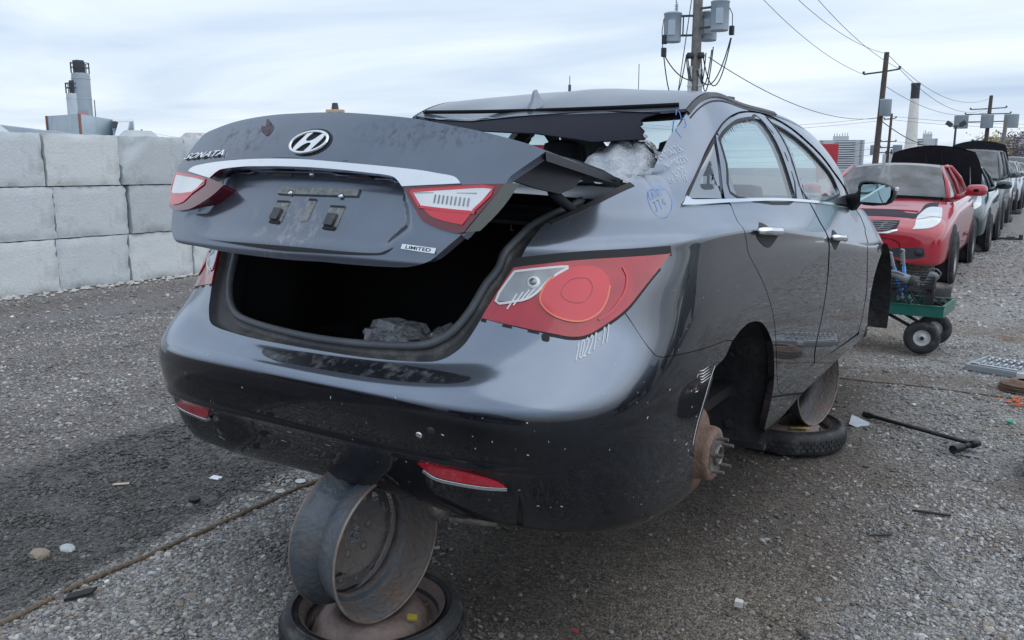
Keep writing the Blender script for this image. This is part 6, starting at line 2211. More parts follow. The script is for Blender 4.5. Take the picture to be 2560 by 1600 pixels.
def writing(txt, a, b, h, w, m_, seed, parent=car, slant=.15):
    """chalk strokes from a to b in body-side coordinates; h is the letter height in w units"""
    rr = random.Random(seed)
    n = len(txt)
    mb_V, mb_F, mb_N = [], [], []
    for i, ch_ in enumerate(txt):
        for st in GL.get(ch_, []):
            P_ = []
            dense = []
            for k in range(len(st) - 1):
                for t in (0, .5):
                    dense.append((st[k][0] + (st[k + 1][0] - st[k][0]) * t, st[k][1] + (st[k + 1][1] - st[k][1]) * t))
            dense.append(st[-1])
            for gx, gy in dense:
                f_ = (i + gx * 1.25 + slant * gy) / n
                P_.append((a[0] + (b[0] - a[0]) * f_, a[1] + (b[1] - a[1]) * f_ + gy * h + rr.uniform(-.02, .02) * h))
            V, N = surf_eval(S, np.array(P_), .0015)
            t_ = np.gradient(V, axis=0)
            s_ = np.cross(N, t_); s_ /= np.maximum(np.linalg.norm(s_, axis=1, keepdims=True), 1e-9)
            k0 = len(mb_V)
            mb_V += list(V + s_ * w / 2) + list(V - s_ * w / 2)
            mb_N += list(N) * 2
            m_n = len(V)
            mb_F += [(k0 + m_n + q, k0 + m_n + q + 1, k0 + q + 1, k0 + q) for q in range(m_n - 1)]
    return mk("marker_writing", mb_V, mb_F, m_, parent, True, mb_N)


def W2(k):
    return B[k][0], B[k][1]


writing("10221-11", *W2('w1'), .34, .0035, m_chalk, 1)
writing("29/08/26", *W2('w2')[:2], .26, .0018, m_chalk, 2)
writing("X-18221", *W2('w3'), .24, .0018, m_chalk, 3)
writing("E-30", *W2('w4'), .20, .0018, m_chalk, 4)
writing("26-0112", *W2('w5'), .18, .0016, m_chalk, 5)
writing("CAT#1", *W2('w6'), .28, .0020, m_chalkb, 6)
writing("JT4", *W2('w6b'), .28, .0020, m_chalkb, 7)
writing("P3", (B['w7'][0][0], B['w7'][0][1]), (B['w7'][0][0] + .10, B['w7'][0][1] + .1), .40, .0025, m_chalkb, 8)
ribbon("marker_writing", S, open_curve(B['wc'] + B['wc'][:1], 4), .0016, m_chalkb, car, off=.0015)
_lt = B['lamp']

# --- wheel house, hub and disc
mb = MB()
Mx = Matrix(((0, 0, 1, 0), (1, 0, 0, 0), (0, 1, 0, 0), (0, 0, 0, 1)))      # local Z -> car X, local X -> car Y, local Y -> car Z
for sg in (1, -1):
    for yc, rr_ in ((1.215, .412), (3.93, .44)):
        mb = MB()
        prof = [(rr_, .885), (rr_ + .004, .80), (rr_ - .006, .70), (rr_ - .002, .58), (.12, .56)]
        M = Matrix(((0, 0, sg, 0), (1, 0, 0, yc), (0, 1, 0, .262), (0, 0, 0, 1)))
        mb.lathe(prof, M, 40, a0=-.35, a1=math.pi * .98)
        wl_ = mb.build("wheel_liner", mat("liner_felt", (.022, .022, .025), .95, vary=.5, scale=18, dirt=(.12, .115, .11), dirt_amt=.55, dirt_scale=5, bump=.5, bscale=40), car)
        for an in (.12, .55, -.2):
            p = M @ Vector(((rr_ - .012) * math.cos(an), (rr_ - .012) * math.sin(an), .74))
            b = MB(); d = (M.to_3x3() @ Vector((math.cos(an), math.sin(an), 0)))
            b.cyl(p, p - d * .012, .017, n=10); b.build("liner_clip", m_plas, wl_)
    mb = MB(); mb.box((sg * .72, 1.66, .20), (.30, .03, .24), bev=.008); mb.build("mud_flap", m_plas, car)
    mb = MB(); mb.prism([(-.14, 0), (.13, 0), (.12, -.03), (.03, -.06), (-.10, -.045)], .006, Matrix.Translation((sg * .62, 1.50, .165)) @ Matrix.Rotation(math.pi / 2, 4, 'X')); mb.build("air_deflector", m_plas, car)
hub = Vector((.868, 1.074, .243))
Mh = Matrix(((0, 0, 1, 0), (1, 0, 0, hub.y), (0, 1, 0, hub.z), (0, 0, 0, 1)))
Mh = Mh @ Matrix.Rotation(.35, 4, 'Z')
for sg in (1, -1):
    Mq = Matrix.Diagonal((sg, 1, 1, 1)) @ Mh
    mb = MB(); mb.lathe([(.030, .862), (.030, .868), (.075, .868), (.088, .862), (.092, .850), (.092, .800), (.098, .797), (.142, .797), (.142, .785), (.06, .783)], Mq, 48)
    dsc = mb.build("brake_disc", [m_rustd], car)
    mb = MB(); mb.lathe([(.030, .855), (.034, .868), (.034, .880), (.030, .884), (.027, .878), (.027, .80)], Mq, 24); mb.build("hub_bore", m_steel, dsc)
    mb = MB(); mb.lathe([(.036, .8695), (.070, .8695)], Mq, 32); mb.build("hub_face", m_steel, dsc)
    for k in range(5):
        a = 2 * math.pi * k / 5
        p, q = Mq @ Vector((.057 * math.cos(a), .057 * math.sin(a), .868)), Mq @ Vector((.057 * math.cos(a), .057 * math.sin(a), .908))
        mb = MB(); mb.cyl(p, q, .0075, .006, n=10); mb.build("wheel_stud", m_steel, dsc)
    mb = MB(); mb.lathe([(.05, .77), (.155, .772), (.158, .782), (.150, .778)], Mq, 40); mb.build("dust_shield", m_steel, car)
    mb = MB(); mb.box((sg * .775, hub.y - .125, hub.z + .06), (.10, .07, .14), bev=.015); mb.build("brake_caliper", m_rustd, car)
    mb = MB(); mb.cyl((sg * .77, hub.y, hub.z), (sg * .25, hub.y + .05, hub.z + .06), .03, n=10); mb.tube([(sg * .72, hub.y + .02, hub.z - .05), (sg * .3, hub.y + .1, hub.z - .02)], .022, 8); mb.build("suspension_arm", m_steel, car)
# --- underside
mb = MB(); mb.box((0, 2.5, .215), (1.56, 1.72, .08), bev=.02); mb.box((0, .62, .36), (1.1, .7, .16), bev=.04); mb.box((0, 4.1, .26), (1.2, .8, .1), bev=.03)
mb.build("floor_pan", mat("underbody", (.02, .02, .022), .85, vary=.5, scale=9), car)
mb = MB(); mb.tube([(.38, .18, .255), (.38, .45, .26), (.36, .7, .27)], .03, 10); mb.tube([(.42, .20, .235), (.55, .24, .24)], .012, 6); mb.build("exhaust_tip", m_steel, car)

# --- side mirrors
for sg in (1, -1):
    mh = [(x, z) for x, z in B['mirror_h']]
    cxm, czm = np.mean([p[0] for p in mh]), np.mean([p[1] for p in mh])
    rows = []
    for dy, k in ((-.004, .86), (.0, .965), (.012, 1.0), (.045, .99), (.085, .86), (.115, .60), (.128, .2)):
        rows.append([(sg * (cxm + (x - cxm) * k - .15 * max(0, dy - .05)), 3.18 + dy, czm + (z - czm) * k) for x, z in mh + mh[:1]])
    mb = MB(); mb.grid(rows); sm_ = mb.build("side_mirror", m_plas, car)
    mb = MB()
    g = [(sg * x, 3.173, z) for x, z in B['mirror_g']]
    mb._add(g, [tuple(range(len(g)))], 0, False)
    mb.build("mirror_glass", mat("mirror_silver", (.55, .72, .72), .015, 1.0), sm_)
    mb = MB(); mb.tube([(sg * .87, 3.24, czm - .015), (sg * .845, 3.27, 1.0), (sg * .80, 3.30, .97)], [.036, .032, .05], 8); mb.build("mirror_arm", m_plas, sm_)
    mb = MB(); mb.box((sg * 1.037, 3.20, czm + .02), (.014, .05, .02), bev=.005); mb.build("indicator", m_white, sm_)

# --- cabin
def seat(x, y, w, front):
    mb = MB()
    mb.box((x, y, .50), (w, .50, .18), bev=.05)
    mb.box((x, y - .30, .81), (w, .16, .56), rot=Matrix.Rotation(.22, 3, 'X'), bev=.06)
    st = mb.build("seat", m_trim, car)
    for hx in ((x * .92,) if front else (-.49, .065, .55)):
        mb = MB(); mb.box((hx, y - .42, 1.20), (.22 if front else .15, .11, .15), bev=.045)
        for q in (-.05, .05):
            mb.cyl((hx + q, y - .41, 1.05), (hx + q, y - .41, 1.16), .007, n=6)
        mb.build("headrest", m_trimd, st)
    return st


seat(-.37, 2.62, .50, True)
seat(.37, 2.62, .50, True)
seat(.03, 1.86, 1.24, False)
mb = MB(); mb.box((0, 3.45, .88), (1.40, .55, .20), bev=.06); mb.box((-.37, 3.18, .93), (.36, .16, .08), bev=.03); mb.build("dashboard", m_trimd, car)
mb = MB(); mb.lathe([(.182, -.014), (.196, 0), (.182, .014), (.168, 0)], Matrix.Translation((-.37, 3.05, .90)) @ Matrix.Rotation(R(65), 4, 'X'), 28, closed=True); mb.box((-.37, 3.06, .90), (.36, .03, .05), bev=.01); mb.build("steering_wheel", m_trimd, car)
mb = MB(); mb.box((0, 2.4, .33), (1.5, 2.6, .04)); mb.build("cabin_floor", m_carpet, car)
# ------------------------------------------------------------------ the other cars of the row

# parked cars: body section stations (y from the nose, half width, bottom, shoulder, top)
def pchip(xk,yk,x):
    xk=np.asarray(xk,float);yk=np.asarray(yk,float);x=np.clip(np.asarray(x,float),xk[0],xk[-1])
    h=np.diff(xk);d=np.diff(yk)/h;m=np.zeros_like(yk)
    m[0]=d[0];m[-1]=d[-1]
    for i in range(1,len(xk)-1):
        m[i]=0 if d[i-1]*d[i]<=0 else 2*d[i-1]*d[i]/(d[i-1]+d[i])
    i=np.clip(np.searchsorted(xk,x)-1,0,len(xk)-2);t=(x-xk[i])/h[i]
    return ((2*t**3-3*t*t+1)*yk[i]+(t**3-2*t*t+t)*h[i]*m[i]+(-2*t**3+3*t*t)*yk[i+1]+(t**3-t*t)*h[i]*m[i+1])
COUPE=dict(t=[0,1,2,3,4,5,6,7,8,9,10,11,12],
  y=[0,.004,.05,.17,.42,.85,1.35,2.3,3.4,3.95,4.35,4.55,4.6],
  hw=[.02,.60,.76,.855,.895,.905,.91,.91,.905,.88,.83,.70,.02],
  zb=[.45,.33,.29,.275,.27,.27,.27,.27,.27,.28,.33,.40,.6],
  zs=[.46,.60,.655,.70,.78,.86,.93,.97,1.0,1.0,.96,.90,.62],
  zt=[.47,.66,.72,.775,.865,.955,1.03,1.04,1.07,1.08,1.06,1.0,.63])
def section(hw,zb,zs,zt):
    """half section right: bottom .. centre top as 9 points"""
    h=zs-zb
    X=np.stack([hw*.80,hw*.96,hw*.995,hw*1.0,hw*.985,hw*.93,hw*.78,hw*.42,hw*0],-1)
    Z=np.stack([zb,zb+.05*h,zb+.28*h,zb+.55*h,zb+.85*h,zs,zs+(zt-zs)*.62,zt-(zt-zs)*.06,zt],-1)
    return X,Z
def carbody(spec,org=(0,0,0)):
    def F(t,v):
        """t station, v 0..16 from lower right over the top to lower left"""
        t,v=np.broadcast_arrays(np.asarray(t,float),np.asarray(v,float))
        g=lambda k:pchip(spec['t'],spec[k],t)
        X,Z=section(g('hw'),g('zb'),g('zs'),g('zt'))
        vv=np.clip(np.where(v>8,16-v,v),0,8);i=np.clip(np.floor(vv).astype(int),0,7);f=vv-i
        def cr(A):
            def at(k): return np.take_along_axis(A,np.clip(k,0,8)[...,None],-1)[...,0]
            a,b,c,d=at(i-1),at(i),at(i+1),at(i+2)
            return .5*(2*b+(c-a)*f+(2*a-5*b+4*c-d)*f*f+(3*b-a-3*c+d)*f**3)
        x=cr(X)*np.where(v>8,-1,1);z=cr(Z)
        return np.stack([x+org[0],g('y')+org[1],z+org[2]],-1)
    return F
COUPE_OUT = {
    'hl': [[2.0526, 6.2722, 1], [3.6407, 6.5181], [4.3174, 6.4914], [5.0231, 6.3461], [5.2072, 5.871, 1], [4.9544, 5.7446], [3.9236, 5.402], [3.2371, 5.5263], [2.5729, 5.8358]],
    'hl_mid': [[3.579, 6.5061], [3.7483, 6.2813], [4.016, 6.072], [4.2017, 5.52]],
    'grille': [[3.0762, 8.2542, 1], [3.1934, 7.6899], [3.3412, 6.9869, 1], [1.9038, 6.8359, 1], [0.971, 8.1568, 1]],
    'chrome': [[0.7083, 8.1686, 1], [1.0826, 7.154], [1.7787, 6.7319, 1], [1.4509, 6.6582, 1], [0.8738, 6.9985], [0.4938, 8.1934, 1]],
    'gap': [[4.449, 8.5717, 1], [4.425, 7.7077], [4.3617, 7.1028], [4.2163, 6.9343], [4.2898, 6.5714], [5.2075, 6.545], [5.5587, 6.3822], [5.661, 6.1785, 1], [6.5, 6.2091, 1], [5.2239, 6.0621, 1], [5.0592, 6.3534], [4.3397, 6.5036], [3.6971, 6.5714], [3.6886, 6.8599], [3.7158, 7.5863], [3.7684, 8.459, 1]],
    'fog': [[0.4354, 3.3807, 1], [1.3992, 3.136, 1], [1.53, 2.0917, 1], [0.4659, 0.8926, 1]],
    'foglamp': [[1.145, 2.6547]],
    'badge': [[5.6319, 7.2698]],
}
m_tyre = mat("tyre_rubber", (.020, .020, .022), .8, vary=.5, scale=14, dirt=(.13, .125, .12), dirt_amt=.55, dirt_scale=9)
m_tyrew = mat("tyre_rubber_scuffed", (.022, .023, .026), .62, vary=.4, scale=10, dirt=(.17, .17, .17), dirt_amt=.7, dirt_scale=12)
m_alloy = mat("dull_alloy", (.30, .31, .33), .4, .8, dirt=(.08, .075, .07), dirt_amt=.6, dirt_scale=12)
m_wsd = glass_mat("row_windscreen", (.42, .50, .53), 1.9, .03, .32)
m_lampc = mat("head_lamp_clear", (.58, .62, .63), .15, .1, coat=1.0, col2=(.74, .76, .76), scale=9, dirt=(.45, .44, .36), dirt_amt=.5, dirt_scale=5)
m_bay = mat("engine_bay", (.017, .019, .026), .8, vary=.6, scale=10)


def wheel(parent, p, r=.325, w=.21, side=1, tyre=True, name="wheel"):
    """road wheel, axis along X, outer face towards side"""
    M = Matrix.Translation(p) @ Matrix.Rotation(side * math.pi / 2, 4, 'Y')
    mb = MB()
    if tyre:
        mb.lathe([(r * .66, -w * .42), (r * .80, -w / 2), (r * .955, -w * .46), (r, -w * .34), (r * 1.0, w * .34), (r * .955, w * .46), (r * .80, w / 2), (r * .66, w * .42)], M, 36)
        for k in range(3):
            mb.lathe([(r * 1.001, -w * .2 + k * w * .2 - .004), (r * 1.001 - .006, -w * .2 + k * w * .2), (r * 1.001, -w * .2 + k * w * .2 + .004)], M, 36)
    wh = mb.build(name, m_tyre, parent)
    mb = MB()
    mb.lathe([(r * .66, -w * .42), (r * .60, -w * .2), (r * .60, w * .25), (r * .67, w * .43)], M, 32)
    mb.lathe([(0, w * .30), (.05, w * .31), (.07, w * .26)], M, 16)
    for k in range(5):
        a = 2 * math.pi * k / 5 + .3
        c_ = M @ Matrix.Rotation(a, 4, 'Z')
        mb._add([c_ @ Vector(q) for q in ((.05, -.035, w * .27), (r * .62, -.022, w * .34), (r * .62, .022, w * .34), (.05, .035, w * .27), (.05, -.03, w * .2), (r * .62, -.02, w * .24), (r * .62, .02, w * .24), (.05, .03, w * .2))],
                [(0, 1, 2, 3), (0, 4, 5, 1), (3, 2, 6, 7), (4, 7, 6, 5)], 0, False)
    mb.build("rim", m_alloy, wh)
    return wh


def offset_spec(base, **k):
    s_ = {a: list(b) for a, b in base.items()}
    for a, f in k.items():
        s_[a] = [f(v, y) for v, y in zip(s_[a], base['y'])]
    return s_


def row_car(name, label, cat, loc, rz, spec, body_m, roof_z=1.47, y_c=1.30, y_t=3.75, y_rf=2.12, y_rr=3.15, wb=.755, wr=.575, zb=1.0, hood=False, lift=0.0,
            lamps=True, mirrors=True, wheels=((.93, 1), (3.72, 1)), plain_front=False, glass=None, roof_m=None, arch_r=.37, tail=False):
    t = thing(name, label, cat, loc, rz)
    gm = glass or m_wsd
    F = carbody(spec, (0, 0, lift))
    ts = np.concatenate([np.linspace(0, 3, 16), np.linspace(3.1, 9, 40), np.linspace(9.1, 12, 16)])
    vs_ = np.linspace(0, 16, 65)
    T_, V_ = np.meshgrid(ts, vs_, indexing='ij')
    P = F(T_, V_)
    mb = MB(); mb.grid([[tuple(q) for q in r] for r in P]); mb.build("body", body_m, t, weld=1e-4)
    zl = lift
    # roof and pillars
    rows = []
    for a in np.linspace(0, 1, 12):
        y = y_rf + (y_rr - y_rf) * a
        rows.append([(wr * x, y - .10 * (1 - x * x) * (1 - a) * (1 - a) + .10 * (1 - x * x) * a * a, roof_z + zl - .045 * x * x - .03 * (2 * a - 1) ** 2) for x in np.linspace(-1, 1, 15)])
    mb = MB(); mb.grid(rows); mb.build("roof", roof_m or body_m, t)
    ze = roof_z + zl - .075
    for sg in (-1, 1):
        mb = MB()
        for (a0, a1, wdt) in (((wb, y_c, zb + zl), (wr, y_rf, ze + .01), .045), ((wr, y_rf, ze + .01), (wr, y_rr, ze + .01), .035), ((wr, y_rr, ze + .01), (wb, y_t, zb + .04 + zl), .06), ((wb + .005, (y_c + y_t) / 2 + .12, zb + zl), (wr + .004, (y_rf + y_rr) / 2, ze + .02), .04)):
            a0, a1 = Vector((sg * a0[0], a0[1], a0[2])), Vector((sg * a1[0], a1[1], a1[2]))
            mb.tube([a0, a0.lerp(a1, .5) + Vector((sg * .018, 0, .015)), a1], wdt * .62, 8)
        mb.build("pillar", body_m, t)
        mid = (y_c + y_t) / 2 + .12
        rm = (y_rf + y_rr) / 2
        for lo0, lo1, hi0, hi1 in ((y_c + .12, mid - .04, y_rf + .04, rm - .04), (mid + .04, y_t - .10, rm + .04, y_rr - .04)):
            mb = MB(); mb.grid([[(sg * (wb - .01), lo0, zb + zl), (sg * (wb - .01), lo1, zb + zl)], [(sg * (wr + wb) / 2 * 1.02, (lo0 + hi0) / 2, (zb + zl + ze) / 2), (sg * (wr + wb) / 2 * 1.02, (lo1 + hi1) / 2, (zb + zl + ze) / 2)], [(sg * wr, hi0, ze), (sg * wr, hi1, ze)]]); mb.build("side_window", gm, t)
    rows = []
    for a in np.linspace(0, 1, 9):
        w_ = wb + (wr - wb) * a
        rows.append([(w_ * x * .97, y_c + (y_rf - y_c) * a - (.20 - .10 * a) * (1 - x * x), zb + zl + .01 + (ze + .03 - zb - zl) * a + .03 * (1 - x * x)) for x in np.linspace(-1, 1, 15)])
    mb = MB(); mb.grid(rows); mb.build("windscreen", gm, t)
    rows = []
    for a in np.linspace(0, 1, 7):
        w_ = wb + (wr - wb) * a
        rows.append([(w_ * x * .95, y_t + (y_rr - y_t) * a + .10 * (1 - x * x), zb + .04 + zl + (ze + .03 - zb - .04 - zl) * a) for x in np.linspace(-1, 1, 11)])
    mb = MB(); mb.grid(rows); mb.build("rear_window", gm, t)
    mb = MB(); mb.box((0, (y_c + y_t) / 2, zb + zl - .12), (wb * 1.8, y_t - y_c - .3, .30))
    for x in (-.36, .36):
        mb.box((x, y_c + .95, zb + zl + .08), (.46, .14, .34), bev=.05); mb.box((x, y_c + .98, zb + zl + .30), (.24, .10, .16), bev=.04)
    mb.box((0, y_c + .22, zb + zl), (wb * 1.7, .4, .14), bev=.05)
    mb.build("cabin_trim", m_trimd, t)
    for (y, on) in wheels:
        for sg in (-1, 1):
            hw_ = float(np.interp(y, spec['y'], spec['hw']))
            mb = MB(); mb.lathe([(0, .0), (arch_r, .0), (arch_r + .012, -.012)], Matrix.Translation((sg * (hw_ + .004), y, .36 + zl)) @ Matrix.Rotation(sg * math.pi / 2, 4, 'Y'), 28); mb.build("wheel_arch", m_bay, t)
            if on:
                wheel(t, (sg * (hw_ - .055), y, .325 + (zl if on == 2 else 0)), side=sg)
    if mirrors:
        for sg in (-1, 1):
            x0 = float(np.interp(y_c + .3, spec['y'], spec['hw']))
            zm = zb + zl + .10
            rows = []
            for dy, k in ((-.085, .25), (-.07, .7), (-.03, .95), (.03, 1), (.045, .96)):
                rows.append([(sg * (x0 + .13 + .125 * k * math.copysign(abs(math.cos(a)) ** .6, math.cos(a))), y_c + .36 + dy, zm + .075 * k * math.copysign(abs(math.sin(a)) ** .7, math.sin(a))) for a in np.linspace(0, 2 * math.pi, 21)])
            mb = MB(); mb.grid(rows); mb._add([Vector(q) for q in rows[-1][:-1]], [tuple(range(20))], 0, False); mb.tube([(sg * (x0 + .03), y_c + .36, zm - .03), (sg * (x0 - .04), y_c + .34, zm - .08), (sg * (x0 - .12), y_c + .32, zm - .09)], [.035, .03, .045], 8); mb.build("side_mirror", body_m, t)
    if lamps and not plain_front:
        for f_ in (0, 1):
            hl = COUPE_OUT['hl']
            panel("head_lamp", F, [(q[0], 16 - q[1] if f_ else q[1]) + tuple(q[2:]) for q in hl], .12, .12, m_lampc, t, off=.006, thick=.02)
    if hood:
        panel("engine_bay", F, [(4.25, 5.6, 1), (5.95, 5.9, 1), (5.95, 10.1, 1), (4.25, 10.4, 1)], .2, .3, m_bay, t, off=.006, thick=.01)
        ang = R(hood)
        hy, hz = y_c - .08, zb + zl + .02
        rows = []
        for a in np.linspace(0, 1, 10):
            L_ = a * .98
            rows.append([((.70 + .06 * math.sin(a * 2.2)) * (1 - .16 * a * a) * x, hy - L_ * math.cos(ang) - .10 * (1 - x * x) * a * math.cos(ang) - .05 * math.sin(math.pi * a) * math.sin(ang) * 0, hz + L_ * math.sin(ang) + .10 * (1 - x * x) * a * math.sin(ang) + .07 * (1 - x * x) * math.cos(ang)) for x in np.linspace(-1, 1, 15)])
        mb = MB(); mb.grid(rows, mi=0); mb.grid([[(x, y + .022 * math.sin(ang), z + .022 * math.cos(ang)) for x, y, z in r] for r in rows], mi=1)
        hd = mb.build("bonnet", [m_bay, body_m], t)
        mb = MB()
        for x in (-.45, -.15, .15, .45):
            mb.tube([(x, hy - .08 * math.cos(ang), hz + .08 * math.sin(ang) + .05), (x * .8, hy - .85 * math.cos(ang), hz + .85 * math.sin(ang) + .06)], .018, 6)
        mb.build("bonnet_rib", m_bay, hd)
        mb = MB(); mb.cyl((.62, hy - .75, hz - .12), (.55, hy - .62 * math.cos(ang), hz + .62 * math.sin(ang)), .008, n=6); mb.build("bonnet_stay", m_steel, t)
    return t, F


m_redp = paint("red_car_paint", (.42, .022, .040), .35, 0, .10, coat=1.0, speck=False)
m_teal = paint("dark_teal_paint", (.012, .034, .042), .35, .4, .10, speck=False)
m_greyp = paint("grey_dusty_paint", (.13, .145, .16), .5, .3, .45, coat=.4, speck=False)
m_silp = paint("silver_paint", (.34, .36, .38), .4, .6, .20, speck=False)
m_whtp = paint("white_paint", (.62, .63, .64), .4, 0, .15, speck=False)
m_bluep = paint("pale_blue_paint", (.30, .38, .45), .4, .4, .15, speck=False)
m_blkp = paint("plain_black_paint", (.015, .016, .02), .4, .2, .15, speck=False)

red, RF = row_car("red_coupe", "red two door coupe with cracked bonnet gap and folded mirror, first car beyond the sedan", "car", (-.2, 9.3, 0), 0, COUPE, m_redp, lift=0.0, roof_z=1.49, y_c=1.42, zb=1.03)
for f_ in (0, 1):
    mm = (lambda q: (q[0], 16 - q[1]) + tuple(q[2:])) if f_ else (lambda q: tuple(q))
    lm_ = open_curve([mm(q) for q in COUPE_OUT['hl_mid']], 3)
    ribbon("lamp_divider", RF, lm_, .014, m_alloy, red, off=.009, thick=.003)
    panel("fog_lamp_panel", RF, [mm(q) for q in COUPE_OUT['fog']], .08, .16, m_plas, red, off=.004, thick=.008)
    fl = mm(COUPE_OUT['foglamp'][0])
    dot(RF, fl[0], fl[1], .050, "fog_lamp", m_bay, red, .012, 18, off=.006)
    dot(RF, fl[0], fl[1], .036, "fog_lamp", m_plas, red, .008, 18, off=.014)
gr = [tuple(q) for q in COUPE_OUT['grille']]
gfull = [(3.2, 8.0)] + gr[1:4] + [(1.2, 8.0)] + [(a, 16 - b) + tuple(c_) for a, b, *c_ in gr[1:4][::-1]]
panel("grille", RF, gfull, .1, .2, m_bay, red, off=.004, thick=.006)
for q in range(5):
    tt = 1.45 + q * .38
    ribbon("grille_bar", RF, [(tt, v) for v in np.linspace(7.0, 9.0, 14)], .016, m_greyp, red, off=.012, thick=.008)
for v in (7.35, 7.75, 8.25, 8.65):
    ribbon("grille_bar", RF, [(tt, v + .06 * math.sin(tt * 8)) for tt in np.linspace(1.45, 3.0, 12)], .014, m_greyp, red, off=.012, thick=.008)
chp = [tuple(q) for q in COUPE_OUT['chrome']]
panel("chrome_trim", RF, chp[1:5] + [(chp[4][0] - .05, 8.0)] + [(a, 16 - b) + tuple(c_) for a, b, *c_ in chp[1:5][::-1]] + [(chp[1][0] + .02, 8.0)], .1, .2, m_chrome, red, off=.010, thick=.012)
gp = [tuple(q) for q in COUPE_OUT['gap']]
gp[8] = (5.95, 6.15, 1)
panel("bonnet_gap", RF, gp[1:15] + [(a, 16 - b) + tuple(c_) for a, b, *c_ in gp[1:15][::-1]], .1, .16, m_bay, red, off=.003, thick=.005)
dot(RF, 5.5, 7.7, .05, "bonnet_badge", m_chromes, red, .006, 20)
ribbon("bonnet_edge", RF, [(4.45, v) for v in np.linspace(6.6, 9.4, 30)], .02, m_redp, red, off=.012, thick=.01)
ribbon("bumper_crease", RF, [(.62, v) for v in np.linspace(3.0, 13.0, 40)], .012, m_redd, red, off=.003)

c2, _f = row_car("teal_saloon", "very dark teal saloon with its bonnet propped open behind the red coupe", "car", (-.12, 14.25, 0), 0, COUPE, m_teal, lift=.02, roof_z=1.45, hood=39)
suvS = offset_spec(COUPE, zs=lambda v, y: v + .10 * (y > .3), zt=lambda v, y: v + .14 * (y > .3), zb=lambda v, y: v + .04)
row_car("grey_minivan", "tall dusty grey minivan standing behind the dark teal saloon", "van", (-.18, 19.4, 0), 0, suvS, m_greyp, roof_z=1.80, y_c=1.05, y_t=4.35, y_rf=1.85, y_rr=4.15, wb=.80, wr=.66, zb=1.12, lift=.05, wheels=((.93, 2), (3.72, 2)))
row_car("silver_saloon", "silver saloon with black bonnet underside raised behind the grey minivan", "car", (-.20, 24.3, 0), 0, COUPE, m_silp, lift=.16, hood=58, wheels=((.93, 0), (3.72, 2)))
row_car("pale_grey_wagon", "pale grey wagon fifth along the row of scrapped cars", "car", (-.15, 29.2, 0), 0, suvS, m_silp, roof_z=1.62, y_t=4.3, y_rr=4.0, zb=1.10, lift=.05, wheels=((.93, 2), (3.72, 2)))
row_car("maroon_hatchback", "dark maroon hatchback near the far end of the scrapped car row", "car", (-.05, 34.2, 0), 0, COUPE, paint("maroon_paint", (.10, .02, .022), .4, .2, .15, speck=False), roof_z=1.55, y_t=4.2, y_rr=3.9, lift=.1, wheels=((.93, 2), (3.72, 2)))
row_car("white_pickup", "white pickup at the far end of the scrapped car row", "pickup", (-.1, 39.5, 0), 0, suvS, m_whtp, roof_z=1.80, y_c=1.2, y_t=2.9, y_rf=1.9, y_rr=2.75, zb=1.12, lift=.1, wheels=((.93, 2), (3.72, 2)))
row_car("pale_blue_saloon", "pale blue saloon parked crosswise at the lane end right of the row", "car", (3.6, 47, 0), R(78), COUPE, m_bluep, lift=.02)
# scrapped cars on the opposite side of the lane: only mirrored in the sedan's doors and bumper
for (nm, lb, x, y, rz_, pm) in (("black_estate", "black estate across the lane, mirrored in the doors of the sedan", 9.5, 3.0, 0, m_blkp), ("grey_estate", "grey estate across the lane, mirrored in the front wing of the sedan", 9.6, 9.4, R(2), m_greyp),
                                ("black_wagon", "black wagon behind the viewer, mirrored in the right half of the bumper", 4.6, -5.2, R(90), m_blkp), ("maroon_saloon", "maroon saloon behind the viewer, mirrored in the left half of the bumper", -.6, -5.4, R(88), m_redd)):
    row_car(nm, lb, "car", (x, y, 0), rz_, suvS, pm, roof_z=1.68, zb=1.10, lift=.1, wheels=((.93, 2), (3.72, 2)))
# ------------------------------------------------------------------ loose wheels that carry the sedan
m_rim = mat("painted_steel_rim", (.085, .110, .140), .5, .25, col2=(.15, .16, .17), scale=9, dirt=(.20, .155, .12), dirt_amt=.75, dirt_scale=7, bump=.3, bscale=50)
m_rimi = mat("rusty_rim_inside", (.15, .155, .165), .7, .15, col2=(.20, .165, .145), scale=6, dirt=(.26, .16, .11), dirt_amt=.6, dirt_scale=14, bump=.5, bscale=60)
m_rime = mat("worn_rim_edge", (.34, .30, .26), .55, .5, col2=(.24, .15, .11), scale=18)
m_spare = mat("rusty_brown_spare_rim", (.19, .135, .125), .65, .1, col2=(.30, .23, .20), scale=6, dirt=(.26, .23, .20), dirt_amt=.5, dirt_scale=11, bump=.4, bscale=50)


